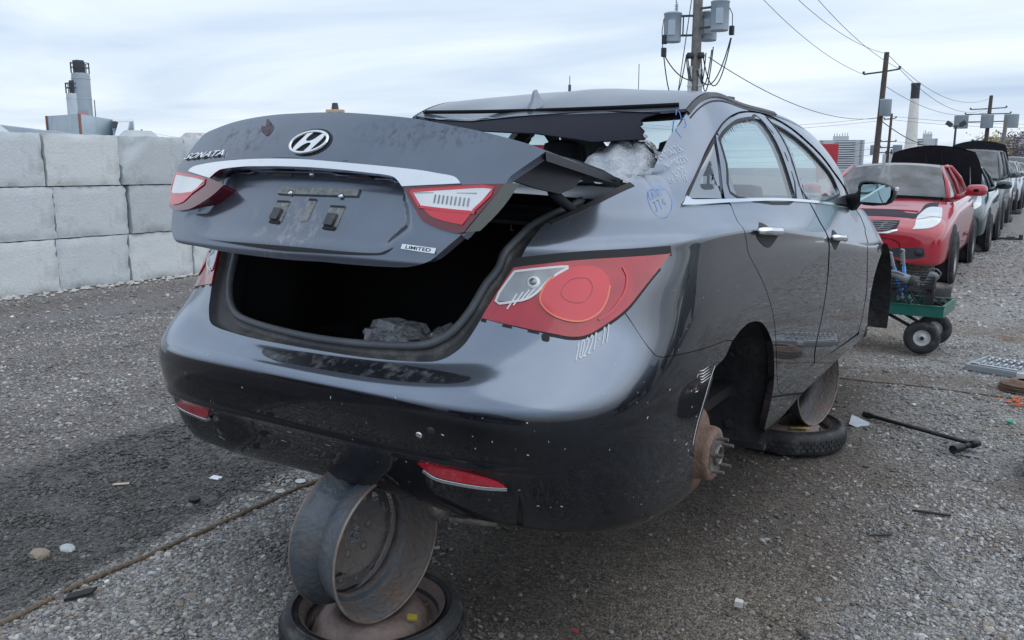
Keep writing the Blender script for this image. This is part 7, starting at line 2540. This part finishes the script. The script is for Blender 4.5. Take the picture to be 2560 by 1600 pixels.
def steel_rim(name, label, M, holes=12, r=.205, w=.175):
    """bare pressed steel wheel; local +Z is the open inner side, disc set near the other flange"""
    t = thing(name, label, "scrap wheel")
    t.matrix_world = M
    h = w / 2
    prof = [(r + .012, h), (r + .013, h - .006), (r + .003, h - .012), (r - .001, h - .034), (r - .004, h - .040), (r - .012, h - .058), (r - .016, h - .085), (r - .034, h - .095), (r - .035, -h + .055), (r - .014, -h + .044), (r - .010, -h + .020), (r + .003, -h + .010), (r + .013, -h + .004), (r + .012, -h)]
    mb = MB(); mb.lathe(prof, n=64); mb.build("barrel", m_rim, t)
    inn = [(r + .010, h), (r - .002, h - .014), (r - .006, h - .038), (r - .018, h - .062), (r - .021, h - .088), (r - .038, h - .098), (r - .039, -h + .052), (r - .018, -h + .040), (r - .014, -h + .018), (r + .010, -h)]
    mb = MB(); mb.lathe(inn, n=64); mb.build("barrel_lining", m_rimi, t)
    for z in (h, -h):
        mb = MB(); mb.tube([((r + .0105) * math.cos(a), (r + .0105) * math.sin(a), z) for a in np.linspace(0, 2 * math.pi, 64, endpoint=False)], .0042, 6, closed=True); mb.build("flange_edge", m_rime, t)
    # pressed disc with real openings: rings of quads left out where the holes are
    zd = -h + .040
    mb = MB()
    na = holes * 8
    radii = [.032, .040, .062, .080, .098, .112, .124, .136, .152, r - .038]
    zz = [0, .0, .002, .012, .020, .020, .012, .002, -.004, -.010]
    rows = []
    for k, (rr_, z) in enumerate(zip(radii, zz)):
        rows.append([(rr_ * math.cos(2 * math.pi * i / na), rr_ * math.sin(2 * math.pi * i / na), zd + z) for i in range(na)])
    V = [p for r_ in rows for p in r_]
    F = []
    for k in range(len(radii) - 1):
        for i in range(na):
            j = i % 8
            if k in (5, 6) and j in (2, 3, 4, 5):
                continue
            F.append((k * na + i, k * na + (i + 1) % na, (k + 1) * na + (i + 1) % na, (k + 1) * na + i))
    mb._add(V, F, 0, True)
    # round off every opening with its own rim, inset a little
    d_ = mb.build("disc", m_rimi, t)
    for i in range(holes):
        a = 2 * math.pi * (i * 8 + 4) / na
        c_ = Vector((.124 * math.cos(a), .124 * math.sin(a), zd + .011))
        e = Vector((math.cos(a), math.sin(a), 0)); g = Vector((-math.sin(a), math.cos(a), 0))
        ro, ri = .0245, .0150
        mb = MB()
        V = []
        for q in range(16):
            b = 2 * math.pi * q / 16
            co, si = math.cos(b), math.sin(b)
            sq = 1 / max(abs(co), abs(si))
            V.append(c_ + e * (co * .0135 * sq) + g * (si * .0170 * sq))
        for q in range(16):
            b = 2 * math.pi * q / 16
            V.append(c_ + e * (math.cos(b) * ri) + g * (math.sin(b) * ri * 1.1) + Vector((0, 0, -.003)))
        mb._add(V, [(q, (q + 1) % 16, 16 + (q + 1) % 16, 16 + q) for q in range(16)], 0, True)
        mb.build("vent_collar", m_rimi, d_)
    for i in range(5):
        a = 2 * math.pi * i / 5 + .2
        mb = MB(); mb.lathe([(.0075, .0045), (.012, .003), (.014, .0)], Matrix.Translation((.057 * math.cos(a), .057 * math.sin(a), zd + .003)), 14)
        mb.lathe([(0, .0035), (.0075, .0035)], Matrix.Translation((.057 * math.cos(a), .057 * math.sin(a), zd + .003)), 14, mi=1)
        mb.build("bolt_hole", [m_rimi, mat("hole_through", (.22, .21, .20), .9)], d_)
    return t


def lying_wheel(name, label, loc, r, w, rimr, tilt=(0, 0), m_r=None, spin=0.0, mt=None, tread=True, cat="tyre"):
    """wheel lying flat, dished face up"""
    t = thing(name, label, cat, loc)
    t.rotation_euler = (tilt[0], tilt[1], spin)
    mb = MB()
    mb.lathe([(rimr - .006, .012), (rimr + .010, .006), (r * .86, 0), (r * .965, .012), (r, .030), (r * 1.0, w - .030), (r * .965, w - .012), (r * .86, w), (rimr + .030, w - .004), (rimr + .010, w - .010), (rimr - .006, w - .024), (rimr - .02, w - .05)], n=64)
    tv = mb.build("tyre", mt or m_tyrew, t)
    if tread:
        mb = MB()
        n = 54
        for row in range(3):
            z0 = .034 + row * (w - .068) / 3 + .003
            z1 = z0 + (w - .068) / 3 - .007
            for k in range(n):
                a0 = 2 * math.pi * (k + (row % 2) * .5) / n
                a1 = a0 + 2 * math.pi / n * .80
                V = []
                for rr_ in (r - .002, r + .0055):
                    for a in (a0, a1):
                        for z in (z0, z1):
                            V.append((rr_ * math.cos(a), rr_ * math.sin(a), z))
                mb._add(V, [(4, 6, 7, 5), (0, 4, 5, 1), (2, 3, 7, 6), (0, 2, 6, 4), (1, 5, 7, 3)], 0, False)
        o = mb.build("tread_blocks", mt or m_tyrew, tv); o["kind"] = "stuff"
    mb = MB()
    mb.lathe([(rimr + .004, w - .006), (rimr + .002, w - .014), (rimr - .010, w - .022), (rimr - .018, w - .055), (rimr - .030, w - .068), (rimr - .040, w - .060), (rimr - .062, w - .030), (rimr - .085, w - .014), (rimr - .115, w - .010), (.085, w - .030), (.070, w - .052), (.034, w - .054), (.030, w - .075)], n=64)
    rm = mb.build("rim", m_r or m_spare, t)
    for k in range(10):
        a = 2 * math.pi * k / 10
        mb = MB(); mb.lathe([(0, .004), (.010, .003), (.013, 0)], Matrix.Translation(((rimr - .036) * math.cos(a), (rimr - .036) * math.sin(a), w - .060)), 10); mb.build("rivet", m_r or m_spare, rm)
    mb = MB(); mb.tube([((rimr - .022) * math.cos(3.6), (rimr - .022) * math.sin(3.6), w - .055), ((rimr - .034) * math.cos(3.6), (rimr - .034) * math.sin(3.6), w - .028), ((rimr - .040) * math.cos(3.6), (rimr - .040) * math.sin(3.6), w - .010)], [.006, .006, .004], 8); mb.build("valve", m_blk, t)
    return t


sp1 = lying_wheel("spare_wheel", "narrow spare wheel with rusty brown centre lying under the upright rim at the bumper", (.105, .225, 0), .272, .125, .215, spin=.5)
MX = Matrix(((0, 0, 1, 0), (1, 0, 0, 0), (0, 1, 0, 0), (0, 0, 0, 1)))    # local Z -> world X


def upright(x, y, z, yaw, lean, spin=0.0):
    return Matrix.Translation((x, y, z)) @ Matrix.Rotation(yaw, 4, 'Z') @ Matrix.Rotation(lean, 4, 'Y') @ MX @ Matrix.Rotation(spin, 4, 'Z')


steel_rim("steel_wheel", "bare blue grey steel rim standing upright under the rear bumper", upright(.115, .195, .340, R(-2), R(2), .13))
mb = MB(); mb.box((0, 0, 0), (.030, .02, .012), bev=.003); o = mb.build("wheel_weight", mat("yellow_tag", (.42, .34, .05), .6)); o.location = (.262, .22, .123); o.rotation_euler = (.2, .1, .6); tag(o, "tiny yellow tag beside the upright rim on the spare wheel", "tag")

sp2 = lying_wheel("spare_wheel", "narrow spare wheel lying flat under the right sill of the sedan", (.655, 2.845, 0), .285, .125, .218, spin=2.4)
mb = MB(); mb.prism([(-.05, 0), (.05, 0), (.05, .025), (-.05, .025)], .0015, Matrix.Translation((.75, 2.72, .116)) @ Matrix.Rotation(.5, 4, 'Z')); o = mb.build("yellow_label", mat("faded_yellow_label", (.33, .29, .05), .7, vary=.4, scale=30)); tag(o, "faded yellow label on the spare wheel under the sill", "label")
steel_rim("steel_wheel", "dark steel rim standing upright beneath the right sill", upright(.700, 2.885, .325, R(-14), 0, .4), r=.205, w=.19)
# hidden far-side supports
for (x, y, yaw) in ((-.66, 2.9, 0), (.05, 4.15, 1.57)):
    lying_wheel("spare_wheel", "spare wheel lying flat in the shade beneath the far side of the sedan" if x < 0 else "spare wheel lying flat beneath the nose of the sedan", (x, y, 0), .28, .12, .215, tread=False)
    steel_rim("steel_wheel", "steel rim standing in the shade beneath the far side of the sedan" if x < 0 else "steel rim standing beneath the nose of the sedan", upright(x, y, .325, yaw, 0))

# ------------------------------------------------------------------ wheels and parts lying about
lying_wheel("loose_tyre", "small wheel lying flat on the gravel in front of the red coupe", (.62, 8.75, 0), .24, .16, .165, tread=False)
lying_wheel("loose_tyre", "dark tyre lying flat at the right edge of the gravel", (1.985, 3.02, 0), .26, .20, .19, mt=m_tyre)
for (x, y, z0, lab) in ((.46, 15.1, 0, "flat black wheel under the front corner of the teal saloon"), (.52, 18.9, 0, "black wheel lying beside the front of the grey minivan"), (.50, 24.6, 0, "black wheel propping the silver saloon"), (.55, 29.3, 0, "dark wheel lying below the pale grey wagon")):
    lying_wheel("loose_tyre", lab, (x, y, z0), .29, .15, .2, tread=False)
mb = MB(); mb.box((0, 0, .02), (.55, .10, .04), bev=.01); mb.box((.30, .02, .05), (.06, .14, .10), bev=.01); mb.box((.12, .0, .05), (.14, .05, .02), bev=.005)
o = mb.build("bumper_bracket", m_plas); o.location = (.90, 18.2, 0); o.rotation_euler = (0, 0, .15); tag(o, "black broken bumper bracket lying in the lane beside the minivan", "car part")

# brake discs in a small stack
ds = []
for k, lab in enumerate(("rusty brake disc, lower of the two near the socket case", "rusty brake disc, upper of the two near the socket case")):
    mb = MB(); mb.lathe([(.035, .045), (.075, .045), (.080, .022), (.135, .022), (.135, .014), (.09, .012), (.09, .010), (.135, .008), (.135, 0), (.06, 0)], n=40)
    o = mb.build("brake_disc", m_rustd); o.location = (1.655 + .01 * k, 4.72 - .01 * k, .003 + .024 * k); o.rotation_euler = (0, .02, k); tag(o, lab, "brake disc")
mb = MB(); mb.box((0, 0, .035), (.08, .10, .07), bev=.01); o = mb.build("brake_pad_box", mat("tan_casting", (.30, .23, .13), .8, vary=.4, scale=20)); o.location = (1.80, 4.66, 0); tag(o, "tan block beside the rusty brake discs", "car part")

# socket set in an open grey case
case = thing("socket_case", "open grey socket set case full of sockets lying on the gravel", "tool case", (1.60, 5.28, .0), R(-16))
m_case = mat("grey_case", (.33, .36, .385), .55, vary=.15, scale=6, dirt=(.2, .19, .18), dirt_amt=.4, dirt_scale=10)
m_sock = mat("socket_steel", (.50, .52, .54), .3, .9)
mb = MB(); mb.box((0, 0, .014), (.52, .40, .028), bev=.006)
for s_ in (-1, 1):
    mb.box((s_ * .255, 0, .032), (.018, .40, .024), bev=.004); mb.box((0, s_ * .193, .032), (.52, .016, .024), bev=.004)
mb.build("tray", m_case, case)
mb = MB(); mb.box((0, .05, .029), (.44, .02, .006)); mb.box((.08, -.075, .029), (.30, .02, .006)); mb.build("divider", m_case, case)
for i in range(9):
    for j, (y, r_) in enumerate(((.135, .016), (.085, .013), (-.02, .011), (-.045, .009))):
        mb = MB(); x = -.205 + i * .048
        mb.cyl((x, y - .020, .036 + r_ * .3), (x, y + .022, .036 + r_ * .3), r_ * (.75 + .05 * i), n=12); mb.build("socket", m_sock, case)
mb = MB(); mb.cyl((-.2, -.13, .038), (.06, -.13, .038), .010, n=10); mb.box((-.215, -.13, .040), (.05, .035, .022), bev=.008); mb.build("ratchet", m_sock, case)
for k in range(6):
    mb = MB(); mb.cyl((.09 + k * .028, -.165, .034), (.09 + k * .028, -.10, .034), .006, n=8); mb.build("socket", m_sock, case)
mb = MB(); mb.box((.10, -.205, .028), (.05, .02, .03), bev=.004); mb.build("latch", mat("white_latch", (.7, .7, .7), .5), case)

# wheel wrench: long bar with an offset socket head
wr_ = thing("wheel_wrench", "long black wheel wrench lying on the dirt right of the sedan", "wrench", (.91, 3.54, 0))
m_wr = mat("black_tool_steel", (.028, .030, .034), .4, .7, dirt=(.13, .12, .11), dirt_amt=.4, dirt_scale=20)
a_, b_ = Vector((0, 0, .016)), Vector((.585, -.335, .034))
mb = MB(); mb.tube([a_, a_.lerp(b_, .08), a_.lerp(b_, .10), b_], [.016, .016, .011, .011], 12); mb.build("bar", m_wr, wr_)
dd = Vector((-.45, -.89, 0)).normalized()
mb = MB(); mb.tube([b_ - dd * .035, b_ + dd * .02], .020, 14); mb.tube([b_ + dd * .02, b_ + dd * .10], .014, 12); mb.tube([b_ + dd * .10, b_ + dd * .175], .022, 16, caps=False); mb.build("socket_head", m_wr, wr_)
mb = MB(); mb.lathe([(0, 0), (.014, 0)], Matrix.Translation(b_ + dd * .17) @ dd.to_track_quat('Z', 'Y').to_matrix().to_4x4(), 12); mb.build("socket_mouth", m_blk, wr_)

# ------------------------------------------------------------------ tool cart
cart = thing("garden_cart", "green steel garden cart loaded with tools beside the front wheel arch", "cart", (0, 0, 0))
m_green = mat("cart_green", (.012, .13, .10), .45, .1, coat=.4, dirt=(.10, .10, .09), dirt_amt=.5, dirt_scale=8, vary=.3, scale=6)
zt_ = .345
for (x0, y0, x1, y1) in ((.30, 5.50, 1.09, 5.50), (1.09, 5.50, 1.12, 6.00), (1.12, 6.00, .30, 6.00), (.30, 6.0, .30, 5.5)):
    a_, b_ = Vector((x0, y0, zt_)), Vector((x1, y1, zt_))
    mid = (a_ + b_) / 2
    an = math.atan2(y1 - y0, x1 - x0)
    mb = MB(); mb.box(mid, ((b_ - a_).length + .012, .012, .085), rot=Matrix.Rotation(an, 3, 'Z'), bev=.003); mb.box(mid + Vector((0, 0, .042)), ((b_ - a_).length + .014, .022, .008), rot=Matrix.Rotation(an, 3, 'Z')); mb.build("tray_side", m_green, cart)
mb = MB(); mb.box((.70, 5.75, zt_ - .036), (.80, .49, .008)); mb.build("tray_floor", m_green, cart)
for (x, y) in ((.955, 5.56), (.99, 6.02), (.36, 5.56), (.36, 6.02)):
    M = Matrix.Translation((x, y, .131)) @ Matrix.Rotation(math.pi / 2, 4, 'X') @ Matrix.Rotation(.15, 4, 'Y')
    mb = MB(); mb.lathe([(.058, -.030), (.072, -.040), (.105, -.043), (.124, -.032), (.131, -.015), (.131, .015), (.124, .032), (.105, .043), (.072, .040), (.058, .030)], M, 36)
    w_ = mb.build("wheel", m_tyrew, cart)
    mb = MB(); mb.lathe([(.016, .046), (.020, .040), (.024, .016), (.050, .012), (.060, .032), (.066, .034)], M, 28); mb.lathe([(.016, -.03), (.06, -.03), (.066, -.034)], M, 28); mb.build("rim", mat("white_rim_paint", (.66, .68, .67), .4, dirt=(.3, .29, .27), dirt_amt=.4, dirt_scale=20), w_)
    mb = MB(); mb.cyl(M @ Vector((0, 0, -.04)), M @ Vector((0, 0, .05)), .015, n=12); mb.build("axle_cap", m_blk, w_)
for y in (5.62, 5.93):
    mb = MB(); mb.tube([(.66, y, .30), (.86, y, .20), (.95, y, .145)], .013, 8); mb.build("strut", m_dark, cart)
    mb = MB(); mb.tube([(.55, y, .30), (.40, y, .145)], .013, 8); mb.build("strut", m_dark, cart)
mb = MB(); mb.cyl((.955, 5.5, .131), (.99, 6.05, .131), .010, n=8); mb.cyl((.36, 5.5, .131), (.36, 6.05, .131), .010, n=8); mb.build("axle", m_dark, cart)

# milk crate on the cart
crate = thing("milk_crate", "black plastic milk crate on the green cart holding the tools", "crate", (.838, 5.70, zt_ - .03), R(4))
m_crt = mat("black_crate", (.022, .022, .026), .5, dirt=(.12, .115, .11), dirt_amt=.45, dirt_scale=14)
cw, cd, chh = .315, .33, .275
for (nx, ny, L_, an) in ((0, -cd / 2, cw, 0), (0, cd / 2, cw, 0), (-cw / 2, 0, cd, math.pi / 2), (cw / 2, 0, cd, math.pi / 2)):
    rot = Matrix.Rotation(an, 3, 'Z')
    c_ = Vector((nx, ny, 0))
    mb = MB()
    for z in (.285, .262, .240, .218, .196):
        mb.box(c_ + Vector((0, 0, z)), (L_, .010, .010), rot=rot)
    mb.box(c_ + Vector((0, 0, .165)), (L_, .008, .012), rot=rot); mb.box(c_ + Vector((0, 0, .012)), (L_, .010, .024), rot=rot)
    for s_ in (-1, 1):
        mb.box(c_ + rot @ Vector((s_ * L_ * .40, 0, .09)), (L_ * .20, .008, .15), rot=rot)
        mb.box(c_ + rot @ Vector((s_ * L_ * .49, 0, .145)), (.014, .014, .29), rot=rot)
    for k in range(5):          # open diamond lattice
        x0 = -L_ * .30 + k * L_ * .15
        for dx in (-1, 1):
            xe = max(-L_ * .30, min(L_ * .30, x0 + dx * .10))
            f_ = abs(xe - x0) / .10
            mb.cyl(c_ + rot @ Vector((x0, 0, .025)), c_ + rot @ Vector((xe, 0, .025 + .135 * f_)), .0035, n=4)
            mb.cyl(c_ + rot @ Vector((x0, 0, .160)), c_ + rot @ Vector((xe, 0, .160 - .135 * f_)), .0035, n=4)
    mb.build("crate_side", m_crt, crate)
mb = MB(); mb.box((0, 0, .006), (cw, cd, .008)); mb.build("crate_floor", m_crt, crate)

# bolt cutters: two blue handles with grey toothed grips
bc = thing("bolt_cutters", "blue handled bolt cutters standing upright in the black crate", "bolt cutters", (0, 0, 0))
m_blu = mat("tool_blue", (.02, .20, .62), .35, coat=.4)
m_grip = mat("tool_grey", (.30, .33, .36), .5, .3)
for (p, q, r_) in (((.800, 5.72, .40), (.768, 5.70, .66), (.755, 5.70, .77)), ((.762, 5.72, .40), (.700, 5.70, .64), (.668, 5.70, .742))):
    p, q, r_ = Vector(p), Vector(q), Vector(r_)
    mb = MB(); mb.tube([p, q], .0135, 10); h_ = mb.build("handle", m_blu, bc)
    mb = MB()
    d = (r_ - q)
    mb.box(q.lerp(r_, .5), (.030, .018, d.length), rot=d.to_track_quat('Z', 'Y').to_matrix(), bev=.004)
    for k in range(5):
        c_ = q.lerp(r_, .18 + k * .16) + Vector((-.017, 0, 0))
        mb.box(c_, (.010, .014, .010), rot=Matrix.Rotation(.5, 3, 'Y'))
    mb.tube([r_ + Vector((.008, 0, -.01)), r_ + Vector((0, 0, .014)), r_ + Vector((-.02, 0, .016))], .010, 8)
    mb.build("grip", m_grip, bc)
mb = MB(); mb.box((.785, 5.72, .37), (.06, .03, .10), bev=.01); mb.build("jaw", m_grip, bc)

# reciprocating saw lying across the crate
saw = thing("power_saw", "grey cordless power saw laid across the rim of the black crate", "power tool", (0, 0, 0))
m_saw = mat("saw_grey", (.20, .225, .25), .5, vary=.2, scale=14)
m_sawd = mat("saw_dark", (.05, .055, .055), .6)
mb = MB(); mb.tube([(.66, 5.52, .627), (.72, 5.52, .612), (.80, 5.52, .585), (.845, 5.52, .57)], [.012, .026, .034, .038], 12); mb.build("body", m_saw, saw)
mb = MB(); mb.tube([(.845, 5.52, .57), (.90, 5.52, .555)], [.046, .046], 12); mb.box((.885, 5.52, .535), (.07, .07, .09), rot=Matrix.Rotation(.35, 3, 'Y'), bev=.012); mb.build("battery", m_sawd, saw)
mb = MB(); mb.tube([(.70, 5.50, .635), (.76, 5.50, .628), (.80, 5.50, .61)], .010, 8); mb.build("handle", m_saw, saw)
mb = MB(); mb.box((.90, 5.478, .56), (.035, .004, .04), bev=.001); mb.build("lens_plate", m_sock, saw)
# drinks flask
fl_ = thing("flask", "dark grey flask with a looped lid leaning in the crate corner", "flask", (.945, 5.66, .50))
fl_.rotation_euler = (0, R(24), 0)
mb = MB(); mb.lathe([(0, 0), (.034, 0), (.036, .01), (.036, .09), (.030, .10), (0, .10)], n=20); mb.build("body", mat("flask_grey", (.10, .105, .12), .5), fl_)
mb = MB(); mb.lathe([(.038, .09), (.040, .095), (.040, .125), (.030, .132), (0, .134)], n=20); mb.tube([(-.03, 0, .12), (-.035, 0, .155), (0, 0, .165), (.035, 0, .15), (.04, 0, .11)], .006, 6); mb.build("lid", mat("flask_lid", (.17, .16, .17), .5), fl_)
for (nm, lb, c_, d_, m_) in (("cable_coil", "teal cable bundle inside the lattice of the crate", (.80, 5.62, .36), .05, mat("teal_cable", (.07, .20, .20), .6)), ("glove", "black work gloves heaped on the right end of the cart tray", (1.03, 5.78, .33), .045, m_blk)):
    mb = MB()
    rr = random.Random(4)
    for k in range(5):
        pts = [(c_[0] + d_ * 1.5 * math.cos(a + k) * (1 - .1 * k), c_[1] + d_ * 1.2 * math.sin(a + k), c_[2] + .012 * k + .02 * math.sin(3 * a + k)) for a in np.linspace(0, 2 * math.pi, 18, endpoint=False)]
        mb.tube(pts, .010 + .006 * (nm == "glove"), 6, closed=True)
    tag(mb.build(nm, m_), lb, nm.replace("_", " "))

# ------------------------------------------------------------------ rope, paint marks and litter on the ground
m_rope = mat("dirty_rope", (.17, .13, .095), .95, vary=.7, scale=60, bump=.8, bscale=120)


def rope(pts, r, label, seed):
    rr = random.Random(seed)
    P_ = [Vector(p) for p in pts]
    D_ = []
    for i in range(len(P_) - 1):
        n = max(2, int((P_[i + 1] - P_[i]).length / .05))
        for k in range(n):
            q = P_[i].lerp(P_[i + 1], k / n)
            x, y = q.x + rr.uniform(-.003, .003), q.y + rr.uniform(-.003, .003)
            D_.append(Vector((x, y, float(ground_height(np.array(x), np.array(y))) + r * .9)))
    D_.append(Vector((P_[-1].x, P_[-1].y, r)))
    mb = MB(); mb.tube(D_, [r * rr.uniform(.85, 1.15) for _ in D_], 7)
    tag(mb.build("rope", m_rope), label, "rope")


rope([(-.915, -.75), (-.93, -.35), (-.955, .08), (-.970, .43), (-.985, .96), (-.95, 1.6), (-.9, 3.0)] and [(x, y, 0) for x, y in ((-.915, -.75), (-.93, -.35), (-.955, .08), (-.970, .43), (-.985, .96), (-.95, 1.6), (-.9, 3.0))], .009, "dirty brown rope stretched along the gravel left of the sedan", 1)
rope([(x, y, 0) for x, y in ((.15, 4.38), (.59, 4.41), (1.09, 4.45), (1.68, 4.46), (2.3, 4.5))], .005, "thin pale rope crossing the gravel behind the wheel wrench", 2)
m_or = mat("orange_marking_spray", (.62, .13, .03), .9, vary=.5, scale=60)
rr = random.Random(12)
mb = MB()
for k in range(70):
    x, y = 1.66 + rr.gauss(0, .045), 4.36 + rr.gauss(0, .06)
    z = float(ground_height(np.array(x), np.array(y))) + rr.uniform(.004, .012)
    s_ = rr.uniform(.006, .016)
    mb._add([(x - s_, y, z), (x, y - s_ * .7, z + .003), (x + s_, y, z), (x, y + s_ * .7, z + .003)], [(0, 1, 2, 3)], 0, False)
o = mb.build("orange_paint_mark", m_or); o["kind"] = "stuff"; o["label"] = "sprayed orange paint on the gravel by the brake discs"
mb = MB()
for k in range(60):
    x, y = 1.55 + rr.gauss(0, .09), 6.6 + rr.gauss(0, .08)
    z = float(ground_height(np.array(x), np.array(y))) + rr.uniform(.004, .012)
    s_ = rr.uniform(.006, .014)
    mb._add([(x - s_, y, z), (x, y - s_ * .7, z + .003), (x + s_, y, z), (x, y + s_ * .7, z + .003)], [(0, 1, 2, 3)], 0, False)
o = mb.build("orange_paint_mark", mat("faded_orange", (.42, .20, .09), .9)); o["kind"] = "stuff"; o["label"] = "faded orange paint on the gravel behind the cart"


def bit(name, label, cat, x, y, size, c, rz=0.0, tilt=.1, poly=None, th=.002, rough=.7, metal=0.0):
    mb = MB()
    pl_ = poly or [(-.5, -.35), (.42, -.5), (.5, .32), (-.36, .5)]
    mb.prism([(a * size[0], b * size[1]) for a, b in pl_], th)
    o = mb.build(name, mat(name + "_stuff", c, rough, metal, vary=.25, scale=30))
    o.location = (x, y, float(ground_height(np.array(x), np.array(y))) + .010)
    o.rotation_euler = (tilt, tilt * .6, rz)
    return tag(o, label, cat)


bit("paper_scrap", "white paper scrap lying on the dark gravel left of the bumper", "paper", -1.41, .85, (.055, .04), (.72, .74, .78), .4)
bit("wood_chip", "pale wood sliver on the dark gravel at the left", "wood", -1.71, .57, (.075, .02), (.50, .42, .33), 1.0)
bit("shingle_scrap", "black rubber strip lying below the rope in the light gravel", "rubber", -.87, -.12, (.035, .10), (.018, .018, .020), -.55, .1, th=.008)
bit("washer", "flat grey washer near the rope by the upright rim", "washer", -1.02, .88, (.045, .04), (.46, .45, .42), .3, .05, [(math.cos(a) * .5, math.sin(a) * .5) for a in np.linspace(0, 6.28, 14, endpoint=False)])
bit("foil_scrap", "pale flat disc of foil on the gravel above the rope", "foil", -1.04, 1.02, (.05, .045), (.62, .62, .60), .1, .05, [(math.cos(a) * .5, math.sin(a) * .5) for a in np.linspace(0, 6.28, 14, endpoint=False)])
bit("rubber_cap", "small black rubber cap on the dark gravel above the rope", "cap", -1.26, .62, (.05, .05), (.02, .02, .022), 0, .05, [(math.cos(a) * .5, math.sin(a) * .5) for a in np.linspace(0, 6.28, 14, endpoint=False)], th=.012)
bit("twig", "thin dark twig lying on the gravel above the rope", "twig", -1.12, .82, (.16, .006), (.10, .085, .07), .35, .02, th=.006)
bit("bottle_cap", "bright green bottle cap on the dirt right of the wrench", "bottle cap", 1.63, 3.86, (.030, .030), (.02, .32, .17), 0, .15, [(math.cos(a) * .5, math.sin(a) * .5) for a in np.linspace(0, 6.28, 14, endpoint=False)], th=.012)
bit("red_chip", "tiny red plastic chip on the gravel at the bottom edge", "plastic", .60, .60, (.018, .014), (.42, .03, .04), 0, .2)
bit("bent_wire", "thin grey stick on the gravel at the lower right", "stick", 1.50, 1.62, (.13, .006), (.30, .28, .26), 2.1, .03, th=.006)
bit("leaf_litter", "dark splinter lying on the gravel right of the light dirt", "wood", 1.20, .96, (.055, .016), (.06, .055, .05), -.6, .1, th=.006)
bit("black_twig", "dark bent twig among the gravel right of centre", "twig", 1.42, 2.18, (.15, .012), (.03, .028, .028), .25, .05, th=.008)
bit("black_splinter", "short dark splinter right of the light dirt patch", "twig", 1.28, 1.85, (.10, .010), (.04, .036, .034), .7, .05, th=.006)
bit("grey_plate", "grey metal plate leaning behind the sill rim", "metal plate", .92, 3.35, (.12, .10), (.26, .28, .31), .4, .5, th=.004, rough=.4, metal=.7)
bit("feather_chip", "flat pale stone chip beside the wrench socket", "stone", 1.50, 3.10, (.09, .03), (.24, .23, .24), .1, .05)
bit("white_pebble", "small white block stone on the dirt beneath the bumper corner", "stone", .98, 1.02, (.028, .024), (.60, .58, .56), .3, .1, th=.02)
for k, (x, y, s_, lab) in enumerate(((.28, .335, .055, "brown angular stone right of the spare wheel"), (-1.30, -.02, .05, "tan stone at the lower left edge of the wet gravel"), (-1.26, .06, .04, "pale bluish stone next to the tan stone at the lower left"))):
    bm_ = bmesh.new(); bmesh.ops.create_icosphere(bm_, subdivisions=2, radius=1)
    for v in bm_.verts:
        v.co = Vector((v.co.x * s_ * rr.uniform(.8, 1.05), v.co.y * s_ * .7 * rr.uniform(.8, 1.05), v.co.z * s_ * .38))
    me = bpy.data.meshes.new("stone"); bm_.to_mesh(me); bm_.free()
    me.materials.append(mat("loose_stone", [(.24, .21, .175), (.27, .22, .17), (.42, .45, .45)][k], .8, vary=.3, scale=20))
    o = link("stone", me); o.location = (x, y, .012); tag(o, lab, "stone")
